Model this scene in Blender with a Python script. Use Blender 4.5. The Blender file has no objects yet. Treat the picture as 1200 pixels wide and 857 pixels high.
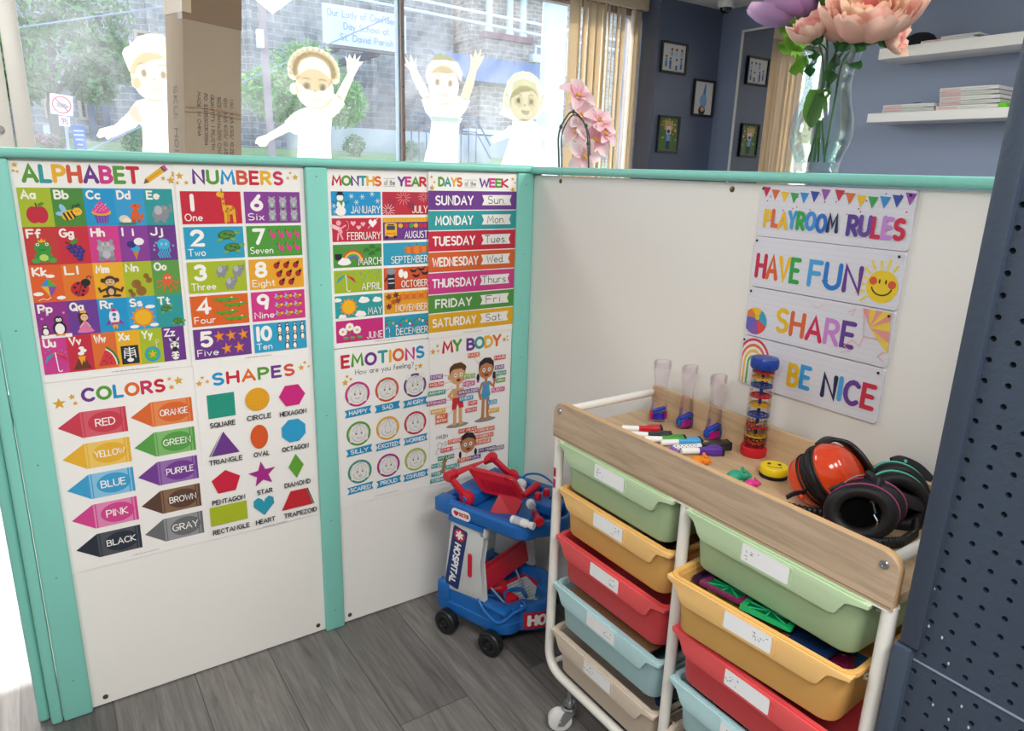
import bpy, bmesh, math, random
from mathutils import Vector, Matrix, Quaternion
C = bpy.context.scene
COL = C.collection
PI = math.pi
random.seed(7)
# ------------------------------------------------------------------ camera
def make_camera():
    yaw, pitch, roll, f = 0.602107, 0.270739, 0.030653, 823.08
    F = Vector((math.sin(yaw)*math.cos(pitch), math.cos(yaw)*math.cos(pitch), -math.sin(pitch)))
    R = Vector((math.cos(yaw), -math.sin(yaw), 0)); U = R.cross(F)
    c, s = math.cos(roll), math.sin(roll)
    R2 = c*R + s*U; U2 = -s*R + c*U
    cd = bpy.data.cameras.new('camera'); cd.sensor_fit = 'HORIZONTAL'; cd.sensor_width = 36; cd.lens = f/1200*36
    cd.clip_start = .05; cd.clip_end = 400
    o = bpy.data.objects.new('camera', cd); COL.objects.link(o)
    m = Matrix((R2, U2, -F)).transposed().to_4x4(); m.translation = Vector((-1.177187, -1.638982, 1.226180))
    o.matrix_world = m; C.camera = o
make_camera()
# ------------------------------------------------------------------ world, sun, exposure
SKY, SUN, CEIL, EXPO = 0.9, 7.0, 53.0, 0.0
w = bpy.data.worlds.new('world'); C.world = w; w.use_nodes = True
nt = w.node_tree; bg = nt.nodes['Background']
sk = nt.nodes.new('ShaderNodeTexSky'); sk.sky_type = 'NISHITA'; sk.sun_disc = False
sk.sun_elevation = math.radians(45); sk.sun_rotation = 0; sk.air_density = 1.0; sk.dust_density = 2.5
nt.links.new(sk.outputs[0], bg.inputs[0]); bg.inputs[1].default_value = SKY
sl = bpy.data.lights.new('sun', 'SUN'); sl.energy = SUN; sl.angle = .01; sl.color = (1, .96, .88)
so = bpy.data.objects.new('sun', sl); COL.objects.link(so)
so.rotation_euler = Vector((.1, -1, -1)).to_track_quat('-Z', 'Y').to_euler(); so.location = (0, 12, 14)
C.view_settings.view_transform = 'Standard'; C.view_settings.look = 'None'
C.view_settings.exposure = EXPO; C.view_settings.gamma = 1; C.view_settings.use_curve_mapping = False
try:
    C.cycles.max_bounces = 12; C.cycles.transparent_max_bounces = 16; C.cycles.transmission_bounces = 10
    C.cycles.sample_clamp_indirect = 6; C.cycles.use_denoising = True; C.cycles.caustics_refractive = False; C.cycles.caustics_reflective = False
except Exception: pass
# ------------------------------------------------------------------ colours and materials
def lin(c): return c/12.92 if c <= .04045 else ((c+.055)/1.055)**2.4
def hexc(h):
    h = h.lstrip('#'); h = h if len(h) == 6 else ''.join(a+a for a in h); return tuple(lin(int(h[i:i+2], 16)/255) for i in (0, 2, 4))
MATS = {}
def mat(name, col='#808080', rough=.5, metal=0., spec=.5, trans=0., ior=1.45, coat=0., bump=None, vary=None, alpha=1., emit=None, sub=0.):
    if name in MATS: return MATS[name]
    m = bpy.data.materials.new(name); m.use_nodes = True; n = m.node_tree; b = n.nodes['Principled BSDF']
    rgb = hexc(col) if isinstance(col, str) else col
    b.inputs['Base Color'].default_value = (*rgb, 1); b.inputs['Roughness'].default_value = rough
    b.inputs['Metallic'].default_value = metal; b.inputs['Specular IOR Level'].default_value = spec
    b.inputs['Transmission Weight'].default_value = trans; b.inputs['IOR'].default_value = ior
    b.inputs['Coat Weight'].default_value = coat; b.inputs['Alpha'].default_value = alpha
    if sub: b.inputs['Subsurface Weight'].default_value = sub; b.inputs['Subsurface Radius'].default_value = (.02, .02, .02)
    if emit: b.inputs['Emission Color'].default_value = (*hexc(emit[0]), 1); b.inputs['Emission Strength'].default_value = emit[1]
    tc = n.nodes.new('ShaderNodeTexCoord')
    if vary:   # (scale, amount)
        t = n.nodes.new('ShaderNodeTexNoise'); t.inputs['Scale'].default_value = vary[0]; t.inputs['Detail'].default_value = 4
        n.links.new(tc.outputs['Object'], t.inputs['Vector'])
        mx = n.nodes.new('ShaderNodeMix'); mx.data_type = 'RGBA'
        mx.inputs[6].default_value = (*[max(0, c*(1-vary[1])) for c in rgb], 1); mx.inputs[7].default_value = (*[min(1, c*(1+vary[1])) for c in rgb], 1)
        n.links.new(t.outputs['Fac'], mx.inputs[0]); n.links.new(mx.outputs[2], b.inputs['Base Color'])
    if bump:   # (scale, strength)
        t = n.nodes.new('ShaderNodeTexNoise'); t.inputs['Scale'].default_value = bump[0]; t.inputs['Detail'].default_value = 3
        n.links.new(tc.outputs['Object'], t.inputs['Vector'])
        bp = n.nodes.new('ShaderNodeBump'); bp.inputs['Strength'].default_value = bump[1]; bp.inputs['Distance'].default_value = .002
        n.links.new(t.outputs['Fac'], bp.inputs['Height']); n.links.new(bp.outputs[0], b.inputs['Normal'])
    MATS[name] = m; return m
def attr_mat(name, rough=.5, spec=.4, translucent=0., transp=0.):
    """surface whose printed / natural colours are stored per vertex"""
    m = bpy.data.materials.new(name); m.use_nodes = True; n = m.node_tree; b = n.nodes['Principled BSDF']
    a = n.nodes.new('ShaderNodeAttribute'); a.attribute_name = 'Col'
    n.links.new(a.outputs['Color'], b.inputs['Base Color']); b.inputs['Roughness'].default_value = rough; b.inputs['Specular IOR Level'].default_value = spec
    out = n.nodes['Material Output']; last = b.outputs[0]
    if translucent:
        t = n.nodes.new('ShaderNodeBsdfTranslucent'); n.links.new(a.outputs['Color'], t.inputs['Color'])
        x = n.nodes.new('ShaderNodeMixShader'); x.inputs[0].default_value = translucent
        n.links.new(last, x.inputs[1]); n.links.new(t.outputs[0], x.inputs[2]); last = x.outputs[0]
    if transp:
        t = n.nodes.new('ShaderNodeBsdfTransparent'); x = n.nodes.new('ShaderNodeMixShader'); x.inputs[0].default_value = transp
        n.links.new(last, x.inputs[1]); n.links.new(t.outputs[0], x.inputs[2]); last = x.outputs[0]
    n.links.new(last, out.inputs[0]); MATS[name] = m; return m
PRINT = attr_mat('printed_paper', .45)
DECAL = attr_mat('window_decal', .5, translucent=.55, transp=.12)
PETAL = attr_mat('petal', .6, translucent=.3)
LEAVES = attr_mat('leaf', .55, translucent=.45)
# ------------------------------------------------------------------ object helpers
WM = {}
def tag(o, label=None, cat=None, group=None, kind=None):
    if label: o['label'] = label
    if cat: o['category'] = cat
    if group: o['group'] = group
    if kind: o['kind'] = kind
    return o
def thing(name, label, cat, loc=(0, 0, 0), rot=None, group=None):
    o = bpy.data.objects.new(name, None); COL.objects.link(o); o.empty_display_size = .05
    m = (rot.to_4x4() if rot is not None else Matrix.Identity(4)); m = Matrix.Translation(Vector(loc)) @ m
    o.matrix_world = m; WM[o.name] = m
    return tag(o, label, cat, group)
def link_mesh(me, name, parent, local):
    o = bpy.data.objects.new(name, me); COL.objects.link(o)
    if parent:
        M = WM[parent.name]
        if not local: me.transform(M.inverted())
        o.parent = parent; WM[o.name] = M
    elif not local:
        xs = [v.co for v in me.vertices]
        c = Vector(((min(v.x for v in xs)+max(v.x for v in xs))/2, (min(v.y for v in xs)+max(v.y for v in xs))/2, min(v.z for v in xs)))
        me.transform(Matrix.Translation(-c)); o.location = c; WM[o.name] = Matrix.Translation(c)
    else: WM[o.name] = Matrix.Identity(4)
    return o
def dup(root, mw, label=None, group=None):
    r = root.copy(); COL.objects.link(r); r.matrix_world = mw; WM[r.name] = mw.copy()
    if label: r['label'] = label
    if group: r['group'] = group
    for ch in list(root.children):
        c = ch.copy(); COL.objects.link(c); c.parent = r; WM[c.name] = mw.copy()
        for g in list(ch.children):
            d = g.copy(); COL.objects.link(d); d.parent = c; WM[d.name] = mw.copy()
    return r
def T(x, y, z): return Matrix.Translation((x, y, z))
def RX(a): return Matrix.Rotation(a, 4, 'X')
def RY(a): return Matrix.Rotation(a, 4, 'Y')
def RZ(a): return Matrix.Rotation(a, 4, 'Z')
def frame(o, x, z):
    """matrix with origin o, X axis ~x, Z axis ~z"""
    z = Vector(z).normalized(); x = Vector(x); x = (x - z*x.dot(z)).normalized(); y = z.cross(x)
    m = Matrix((x, y, z)).transposed().to_4x4(); m.translation = Vector(o); return m
class MB:
    def __init__(s): s.bm = bmesh.new()
    def box(s, x0, x1, y0, y1, z0, z1, bev=0, seg=2, M=None):
        r = bmesh.ops.create_cube(s.bm, size=1); v = r['verts']
        for p in v: p.co = Vector((x0+(p.co.x+.5)*(x1-x0), y0+(p.co.y+.5)*(y1-y0), z0+(p.co.z+.5)*(z1-z0)))
        if bev:
            es = list({e for p in v for e in p.link_edges})
            r = bmesh.ops.bevel(s.bm, geom=es, offset=bev, segments=seg, profile=.5, affect='EDGES', clamp_overlap=True)
            v = list({p for f in r['faces'] for p in f.verts} | {p for p in v if p.is_valid})
        if M is not None:
            for p in v: p.co = M @ p.co
        return s
    def prism(s, pts, z0, z1, M=None, bev=0, seg=2):
        a = [s.bm.verts.new((x, y, z0)) for x, y in pts]; b = [s.bm.verts.new((x, y, z1)) for x, y in pts]
        n = len(pts); fs = [s.bm.faces.new(a[::-1]), s.bm.faces.new(b)]
        for i in range(n): fs.append(s.bm.faces.new((a[i], a[(i+1) % n], b[(i+1) % n], b[i])))
        v = a+b
        if bev:
            es = list(fs[0].edges)+list(fs[1].edges)
            r = bmesh.ops.bevel(s.bm, geom=es, offset=bev, segments=seg, profile=.5, affect='EDGES', clamp_overlap=True)
            v = list({p for f in r['faces'] for p in f.verts} | {p for p in v if p.is_valid})
        if M is not None:
            for p in v: p.co = M @ p.co
        return s
    def tube(s, pts, r, n=10, closed=False, caps=True):
        P = [Vector(p) for p in pts]; L = len(P); rings = []
        rr = r if isinstance(r, (list, tuple)) else [r]*L
        t0 = ((P[1]-P[0])).normalized(); nrm = t0.orthogonal().normalized()
        for i in range(L):
            if closed: t = (P[(i+1) % L]-P[i-1]).normalized()
            elif i == 0: t = (P[1]-P[0]).normalized()
            elif i == L-1: t = (P[-1]-P[-2]).normalized()
            else: t = ((P[i+1]-P[i]).normalized()+(P[i]-P[i-1]).normalized()).normalized()
            nrm = (nrm - t*nrm.dot(t)).normalized(); bn = t.cross(nrm)
            rings.append([s.bm.verts.new(P[i]+(nrm*math.cos(2*PI*k/n)+bn*math.sin(2*PI*k/n))*rr[i]) for k in range(n)])
        for i in range(L if closed else L-1):
            a, b = rings[i], rings[(i+1) % L]
            for k in range(n): s.bm.faces.new((a[k], a[(k+1) % n], b[(k+1) % n], b[k]))
        if caps and not closed: s.bm.faces.new(rings[0][::-1]); s.bm.faces.new(rings[-1])
        return s
    def lathe(s, prof, M=None, n=24, sx=1., sy=1., closed=False):
        M = M if M is not None else Matrix.Identity(4); rings = []
        for r, z in prof:
            if r < 1e-6: rings.append([s.bm.verts.new(M @ Vector((0, 0, z)))])
            else: rings.append([s.bm.verts.new(M @ Vector((r*sx*math.cos(2*PI*k/n), r*sy*math.sin(2*PI*k/n), z))) for k in range(n)])
        for i in range(len(rings) if closed else len(rings)-1):
            a, b = rings[i], rings[(i+1) % len(rings)]
            for k in range(n):
                q = [a[k % len(a)], a[(k+1) % len(a)], b[(k+1) % len(b)], b[k % len(b)]]
                u = []
                for p in q:
                    if p not in u: u.append(p)
                if len(u) > 2: s.bm.faces.new(u)
        return s
    def ell(s, c, r, M=None, n=16, m=10):
        pr = [(math.sin(PI*i/m), -math.cos(PI*i/m)) for i in range(m+1)]
        Q = (M if M is not None else Matrix.Identity(4)) @ T(*c) @ Matrix.Diagonal((r[0], r[1], r[2], 1))
        return s.lathe([(0 if i in (0, m) else a, b) for i, (a, b) in enumerate(pr)], Q, n)
    def loft(s, rings, cap0=True, cap1=True):
        R = [[s.bm.verts.new(p) for p in r] for r in rings]; n = len(R[0])
        for a, b in zip(R, R[1:]):
            for k in range(n): s.bm.faces.new((a[k], a[(k+1) % n], b[(k+1) % n], b[k]))
        if cap0: s.bm.faces.new(R[0][::-1])
        if cap1: s.bm.faces.new(R[-1])
        return s
    def quad(s, *p): s.bm.faces.new([s.bm.verts.new(q) for q in p]); return s
    def build(s, name, m, parent=None, smooth=35, local=False, tris=None):
        bmesh.ops.recalc_face_normals(s.bm, faces=s.bm.faces)
        me = bpy.data.meshes.new(name); s.bm.to_mesh(me); s.bm.free()
        me.materials.append(m)
        if smooth:
            me.polygons.foreach_set('use_smooth', [True]*len(me.polygons)); me.set_sharp_from_angle(angle=math.radians(smooth))
        return link_mesh(me, name, parent, local)
def rrect(x0, x1, y0, y1, r, n=4):
    o = []
    for cx, cy, a in ((x1-r, y1-r, 0), (x0+r, y1-r, 90), (x0+r, y0+r, 180), (x1-r, y0+r, 270)):
        for i in range(n+1):
            t = math.radians(a+90*i/n); o.append((cx+r*math.cos(t), cy+r*math.sin(t)))
    return o
def fillet(pts, r, n=6):
    P = [Vector(p) for p in pts]; o = [P[0]]
    for i in range(1, len(P)-1):
        a = (P[i-1]-P[i]).normalized(); b = (P[i+1]-P[i]).normalized()
        p, q = P[i]+a*r, P[i]+b*r
        for k in range(n+1):
            t = k/n; o.append(p*(1-t)**2+P[i]*2*t*(1-t)+q*t*t)
    return o+[P[-1]]
def bez(p0, p1, p2, p3, n=10):
    p0, p1, p2, p3 = map(Vector, (p0, p1, p2, p3))
    return [p0*(1-t)**3+p1*3*t*(1-t)**2+p2*3*t*t*(1-t)+p3*t**3 for t in [i/n for i in range(n+1)]]
# ------------------------------------------------------------------ lettering: every glyph is a set of pen strokes
def arc(cx, cy, rx, ry, a0, a1, n=7):
    return [(cx+rx*math.cos(math.radians(a0+(a1-a0)*i/n)), cy+ry*math.sin(math.radians(a0+(a1-a0)*i/n))) for i in range(n+1)]
G = {
'A': (.68, [[(0, 0), (.34, 1), (.68, 0)], [(.12, .33), (.56, .33)]]),
'B': (.56, [[(0, 0), (0, 1), (.25, 1)]+arc(.26, .77, .24, .23, 90, -90)+[(0, .54)], [(.25, .54)]+arc(.28, .27, .28, .27, 90, -90)+[(0, 0)]]),
'C': (.62, [arc(.36, .5, .36, .5, 48, 312, 11)]),
'D': (.62, [[(0, 0), (0, 1), (.2, 1)]+arc(.2, .5, .42, .5, 90, -90, 9)+[(0, 0)]]),
'E': (.48, [[(.48, 1), (0, 1), (0, 0), (.48, 0)], [(0, .52), (.42, .52)]]),
'F': (.46, [[(.46, 1), (0, 1), (0, 0)], [(0, .52), (.4, .52)]]),
'G': (.68, [arc(.36, .5, .36, .5, 50, 330, 11)+[(.68, .46), (.42, .46)]]),
'H': (.6, [[(0, 0), (0, 1)], [(.6, 0), (.6, 1)], [(0, .52), (.6, .52)]]),
'I': (.04, [[(.02, 0), (.02, 1)]]),
'J': (.42, [[(.42, 1), (.42, .25)]+arc(.21, .22, .21, .22, 0, -170, 6)]),
'K': (.58, [[(0, 0), (0, 1)], [(.55, 1), (.02, .48), (.58, 0)]]),
'L': (.44, [[(0, 1), (0, 0), (.44, 0)]]),
'M': (.76, [[(0, 0), (.08, 1), (.38, .3), (.68, 1), (.76, 0)]]),
'N': (.6, [[(0, 0), (0, 1), (.6, 0), (.6, 1)]]),
'O': (.74, [arc(.37, .5, .37, .5, 0, 360, 15)]),
'P': (.54, [[(0, 0), (0, 1), (.26, 1)]+arc(.27, .73, .27, .27, 90, -90)+[(0, .46)]]),
'Q': (.74, [arc(.37, .5, .37, .5, 0, 360, 15), [(.45, .25), (.74, -.05)]]),
'R': (.56, [[(0, 0), (0, 1), (.26, 1)]+arc(.27, .74, .26, .26, 90, -90)+[(0, .48)], [(.24, .48), (.56, 0)]]),
'S': (.54, [arc(.28, .755, .25, .245, 40, 250, 8)+arc(.27, .255, .27, .255, 75, -140, 8)]),
'T': (.6, [[(0, 1), (.6, 1)], [(.3, 1), (.3, 0)]]),
'U': (.6, [[(0, 1), (0, .3)]+arc(.3, .3, .3, .3, 180, 360, 8)+[(.6, 1)]]),
'V': (.64, [[(0, 1), (.32, 0), (.64, 1)]]),
'W': (.88, [[(0, 1), (.22, 0), (.44, .8), (.66, 0), (.88, 1)]]),
'X': (.58, [[(0, 0), (.58, 1)], [(0, 1), (.58, 0)]]),
'Y': (.6, [[(0, 1), (.3, .45), (.6, 1)], [(.3, .45), (.3, 0)]]),
'Z': (.56, [[(0, 1), (.56, 1), (0, 0), (.56, 0)]]),
'a': (.46, [arc(.23, .3, .23, .3, 0, 360, 12), [(.46, .6), (.46, 0)]]),
'b': (.46, [[(0, 1), (0, 0)], arc(.23, .3, .23, .3, 0, 360, 12)]),
'c': (.4, [arc(.25, .3, .25, .3, 50, 310, 9)]),
'd': (.46, [[(.46, 1), (.46, 0)], arc(.23, .3, .23, .3, 0, 360, 12)]),
'e': (.46, [[(0, .3), (.46, .3)]+arc(.23, .3, .23, .3, 0, 315, 10)]),
'f': (.34, [arc(.24, .8, .14, .2, 50, 180, 5)+[(.1, 0)], [(-.02, .56), (.28, .56)]]),
'g': (.46, [arc(.23, .3, .23, .3, 0, 360, 12), [(.46, .6), (.46, -.1)]+arc(.23, -.1, .23, .22, 0, -150, 6)]),
'h': (.42, [[(0, 1), (0, 0)], [(0, .38)]+arc(.21, .38, .21, .22, 180, 0, 6)+[(.42, 0)]]),
'i': (.04, [[(.02, 0), (.02, .58)], [(.02, .8), (.02, .83)]]),
'j': (.2, [[(.18, .58), (.18, -.12)]+arc(.02, -.12, .16, .18, 0, -110, 5), [(.18, .8), (.18, .83)]]),
'k': (.42, [[(0, 1), (0, 0)], [(.38, .6), (.02, .28), (.42, 0)]]),
'l': (.04, [[(.02, 1), (.02, 0)]]),
'm': (.7, [[(0, .6), (0, 0)], [(0, .4)]+arc(.175, .4, .175, .2, 180, 0, 6)+[(.35, 0)], [(.35, .4)]+arc(.525, .4, .175, .2, 180, 0, 6)+[(.7, 0)]]),
'n': (.42, [[(0, .6), (0, 0)], [(0, .38)]+arc(.21, .38, .21, .22, 180, 0, 6)+[(.42, 0)]]),
'o': (.46, [arc(.23, .3, .23, .3, 0, 360, 12)]),
'p': (.46, [[(0, .6), (0, -.32)], arc(.23, .3, .23, .3, 0, 360, 12)]),
'q': (.46, [[(.46, .6), (.46, -.32)], arc(.23, .3, .23, .3, 0, 360, 12)]),
'r': (.3, [[(0, .6), (0, 0)], [(0, .36)]+arc(.18, .38, .18, .22, 180, 60, 5)]),
's': (.38, [arc(.19, .45, .17, .15, 40, 250, 6)+arc(.19, .15, .19, .15, 75, -140, 6)]),
't': (.32, [[(.14, .9), (.14, .12), (.2, .02), (.32, .02)], [(0, .6), (.3, .6)]]),
'u': (.42, [[(0, .6), (0, .22)]+arc(.21, .22, .21, .22, 180, 360, 6)+[(.42, .6)], [(.42, .3), (.42, 0)]]),
'v': (.42, [[(0, .6), (.21, 0), (.42, .6)]]),
'w': (.62, [[(0, .6), (.16, 0), (.31, .5), (.46, 0), (.62, .6)]]),
'x': (.4, [[(0, 0), (.4, .6)], [(0, .6), (.4, 0)]]),
'y': (.42, [[(0, .6), (.22, .02)], [(.42, .6), (.1, -.32)]]),
'z': (.4, [[(0, .6), (.4, .6), (0, 0), (.4, 0)]]),
'0': (.6, [arc(.3, .5, .3, .5, 0, 360, 14)]),
'1': (.12, [[(.06, 1), (.06, 0)]]),
'2': (.54, [arc(.27, .72, .27, .28, 165, -30, 7)+[(0, 0), (.56, 0)]]),
'3': (.52, [arc(.25, .76, .24, .24, 150, -90, 7)+arc(.25, .26, .27, .26, 90, -150, 8)]),
'4': (.6, [[(.44, 0), (.44, 1), (0, .3), (.6, .3)]]),
'5': (.54, [[(.5, 1), (.08, 1), (.04, .56)]+arc(.26, .32, .28, .32, 115, -140, 9)]),
'6': (.54, [[(.42, 1), (.1, .5)]+arc(.27, .29, .27, .29, 150, 510, 13)]),
'7': (.54, [[(0, 1), (.54, 1), (.18, 0)]]),
'8': (.54, [arc(.27, .76, .23, .24, 0, 360, 12), arc(.27, .26, .27, .26, 0, 360, 12)]),
'9': (.54, [arc(.27, .7, .27, .3, 0, 360, 13), [(.54, .7), (.44, 0)]]),
'.': (.06, [[(.03, 0), (.03, .03)]]), ':': (.06, [[(.03, .1), (.03, .13)], [(.03, .5), (.03, .53)]]), '?': (.46, [arc(.23, .77, .22, .23, 170, -60, 7)+[(.22, .3)], [(.22, 0), (.22, .03)]]),
'/': (.4, [[(0, -.1), (.4, 1.05)]]), "'": (.06, [[(.03, .8), (.03, 1)]]), ' ': (.3, [])}
class Canvas:
    """flat artwork on a real surface: o origin, u right, v up, n out of the surface"""
    def __init__(s, o, u, v, n, step=.00007):
        s.o, s.u, s.v, s.n = Vector(o), Vector(u), Vector(v), Vector(n)
        s.V, s.F, s.K = [], [], []; s.lay = 0; s.step = step; s.X = (0, 0, 1, 1, 0); s.asp = 1
    def at(s, x, y, sx, sy=None, rot=0): s.X = (x, y, sx, sy if sy is not None else sx, math.radians(rot)); return s
    def home(s): s.X = (0, 0, 1, 1, 0); return s
    def tr(s, p):
        x, y, sx, sy, r = s.X; a, b = p[0]*sx, p[1]*sy
        if r: a, b = a*math.cos(r)-b*math.sin(r), a*math.sin(r)+b*math.cos(r)
        return (x+a, y+b)
    def poly(s, pts, col, up=1, raw=False):
        s.lay += up; i = len(s.V); q = pts if raw else [s.tr(p) for p in pts]
        a = sum(q[k][0]*q[(k+1) % len(q)][1]-q[(k+1) % len(q)][0]*q[k][1] for k in range(len(q)))
        if a < 0: q = q[::-1]
        for x, y in q: s.V.append(s.o+s.u*x+s.v*y+s.n*(s.lay*s.step)); s.K.append((*(hexc(col) if isinstance(col, str) else col), 1))
        s.F.append(list(range(i, i+len(q)))); return s
    def rect(s, x0, y0, x1, y1, col): return s.poly([(x0, y0), (x1, y0), (x1, y1), (x0, y1)], col)
    def ell(s, cx, cy, rx, ry, col, n=18, rot=0, a0=0, a1=360):
        r = math.radians(rot); p = arc(0, 0, rx, ry, a0, a1, n)
        if a1-a0 == 360: p = p[:-1]
        return s.poly([(cx+x*math.cos(r)-y*math.sin(r), cy+x*math.sin(r)+y*math.cos(r)) for x, y in p], col)
    def ring(s, cx, cy, r0, r1, col, a0=0, a1=360, n=20):
        A, B = arc(cx, cy, r0, r0*s.asp, a0, a1, n), arc(cx, cy, r1, r1*s.asp, a0, a1, n); s.lay += 1
        for i in range(n): s.poly([A[i], B[i], B[i+1], A[i+1]], col, 0)
        return s
    def star(s, cx, cy, r, col, rot=0, k=5, inner=.42):
        return s.poly([(cx+(r if i % 2 == 0 else r*inner)*math.cos(math.radians(90+rot+180*i/k)), cy+s.asp*(r if i % 2 == 0 else r*inner)*math.sin(math.radians(90+rot+180*i/k))) for i in range(2*k)], col)
    def line(s, pts, w, col, up=1, raw=False, caps=True):
        """one pen stroke of width w (in final units when raw)"""
        q = [Vector((*(p if raw else s.tr(p)), 0)) for p in pts]
        if not raw: w = w*abs(s.X[3])
        s.lay += up; h = w/2; n = len(q); L, R = [], []
        for i in range(n):
            a = (q[i]-q[i-1]).normalized() if i else (q[1]-q[0]).normalized()
            b = (q[i+1]-q[i]).normalized() if i < n-1 else a
            t = (a+b); t = t.normalized() if t.length > 1e-4 else a
            m = min(1.6, 1/max(.3, t.dot(a))); nn = Vector((-t.y, t.x, 0))*h*m
            L.append(q[i]+nn); R.append(q[i]-nn)
        k = len(s.V); cc = (*(hexc(col) if isinstance(col, str) else col), 1)
        for i in range(n):
            for p in (L[i], R[i]): s.V.append(s.o+s.u*p.x+s.v*p.y+s.n*(s.lay*s.step+i*2.5e-6)); s.K.append(cc)
        for i in range(n-1): s.F.append([k+2*i+1, k+2*i+3, k+2*i+2, k+2*i])
        if caps:
            for e, d in ((0, (q[0]-q[1])), (n-1, (q[-1]-q[-2]))):
                a = math.atan2(d.y, d.x); s.poly([(q[e].x+h*math.cos(a+t), q[e].y+h*math.sin(a+t)) for t in (-PI/2, -PI/4, 0, PI/4, PI/2)], cc[:3], .06 if e else -.06, True)
        return s
    def text(s, t, x0, y0, h, col, w=.16, x1=None, sp=.2, rot=0, cap=True, dy=None, center=False):
        """t written from x0 on the line y0, capital height h; x1 = fit the width; col may be a list cycled over the letters"""
        wid = sum(G[c][0] if c in G else .3 for c in t)+sp*(len(t)-1)
        kx = h if x1 is None else (x1-x0-w*h)/max(wid, .01)
        if center: x0 -= (wid*kx+w*h)/2
        keep = s.X; bx, by = s.tr((x0, y0)); sx, sy, rr = keep[2], keep[3], keep[4]+math.radians(rot)
        x = w*h/2; s.lay += 1; i = 0
        for c in t:
            gw, st = G.get(c, (.3, []))
            cl = col if isinstance(col, str) else col[i % len(col)]
            oy = (dy[i % len(dy)]*h if dy else 0)
            for pl in st:
                P = []
                for a, b in pl:
                    px, py = (x+a*kx)*sx, (w*h/2+b*(h-w*h)+oy)*sy
                    if rr: px, py = px*math.cos(rr)-py*math.sin(rr), px*math.sin(rr)+py*math.cos(rr)
                    P.append((bx+px, by+py))
                s.line(P, w*h*abs(sy), cl, .3, True, cap)
            x += (gw+sp)*kx
            if c != ' ': i += 1
        return s
    def fine_print(s, x0, z, x1):
        """the illegible line of tiny print at a poster's foot"""
        x, k = x0, 0
        while x < x1: w_ = .003+.002*(k*7 % 4); s.line([(x, z+.0012), (min(x+w_, x1), z+.0012)], .0013, '#a09d9a', .2, caps=False); x += w_+.0014; k += 1
        return s
    def build(s, name, m, parent=None, thick=0., outline=None, back='#e9e7e4'):
        if outline:   # the sheet or board that carries the print
            s2 = len(s.V); n = len(outline); a = sum(outline[k][0]*outline[(k+1) % n][1]-outline[(k+1) % n][0]*outline[k][1] for k in range(n))
            if a < 0: outline = outline[::-1]
            for d in (0, -thick):
                for x, y in outline: s.V.append(s.o+s.u*x+s.v*y+s.n*d); s.K.append((*hexc(back), 1))
            s.F.append(list(range(s2, s2+n))); s.F.append(list(range(s2+2*n-1, s2+n-1, -1)))
            for i in range(n): j = (i+1) % n; s.F.append([s2+j, s2+i, s2+n+i, s2+n+j])
        if s.u.cross(s.v).dot(s.n) < 0: s.F = [f[::-1] for f in s.F]
        me = bpy.data.meshes.new(name); me.from_pydata([tuple(v) for v in s.V], [], s.F); me.update()
        a = me.color_attributes.new('Col', 'FLOAT_COLOR', 'POINT'); a.data.foreach_set('color', [c for k in s.K for c in k])
        me.materials.append(m); return link_mesh(me, name, parent, False)
def colmesh(name, V, F, K, m, parent=None, smooth=False, local=False):
    me = bpy.data.meshes.new(name); me.from_pydata([tuple(v) for v in V], [], F); me.update()
    a = me.color_attributes.new('Col', 'FLOAT_COLOR', 'POINT'); a.data.foreach_set('color', [c for k in K for c in (*k, 1)])
    me.materials.append(m)
    if smooth: me.polygons.foreach_set('use_smooth', [True]*len(me.polygons))
    return link_mesh(me, name, parent, local)
# ------------------------------------------------------------------ large area lights of the ceiling panels
def ceiling_light(x, y, label, power=1.):
    t = thing('ceiling_light', label, 'light', (x, y, 2.39), group='ceiling panel lights')
    m = MB(); m.box(x-.6, x+.6, y-.31, y+.31, 2.375, 2.39, .003); m.build('frame', mat('lamp_frame', '#e8e8e8', .4), t)
    m = MB(); m.box(x-.57, x+.57, y-.28, y+.28, 2.368, 2.3745); m.build('diffuser', mat('lamp_diffuser', '#ffffff', .6, emit=('#fff8ee', 1.5)), t)
    l = bpy.data.lights.new('panel_light', 'AREA'); l.shape = 'RECTANGLE'; l.size = 1.14; l.size_y = .56; l.energy = CEIL*power; l.color = (1, .985, .955)
    o = bpy.data.objects.new('panel_light', l); COL.objects.link(o); o.location = (x, y, 2.36)
for x, y, lb, pw in ((-2.3, -2.0, 'white ceiling panel light over the left of the play corner', .62), (-.75, -2.3, 'white ceiling panel light over the play corner in front of the drawer cart', 1.), (1.25, -1.2, 'white ceiling panel light beyond the right partition', 1.), (-1.5, .95, 'added unseen panel light brightening the space between the left partition and the window', .45)): ceiling_light(x, y, lb, pw)  # the last panel is unseen, added to brighten the jamb, carton and blinds
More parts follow.
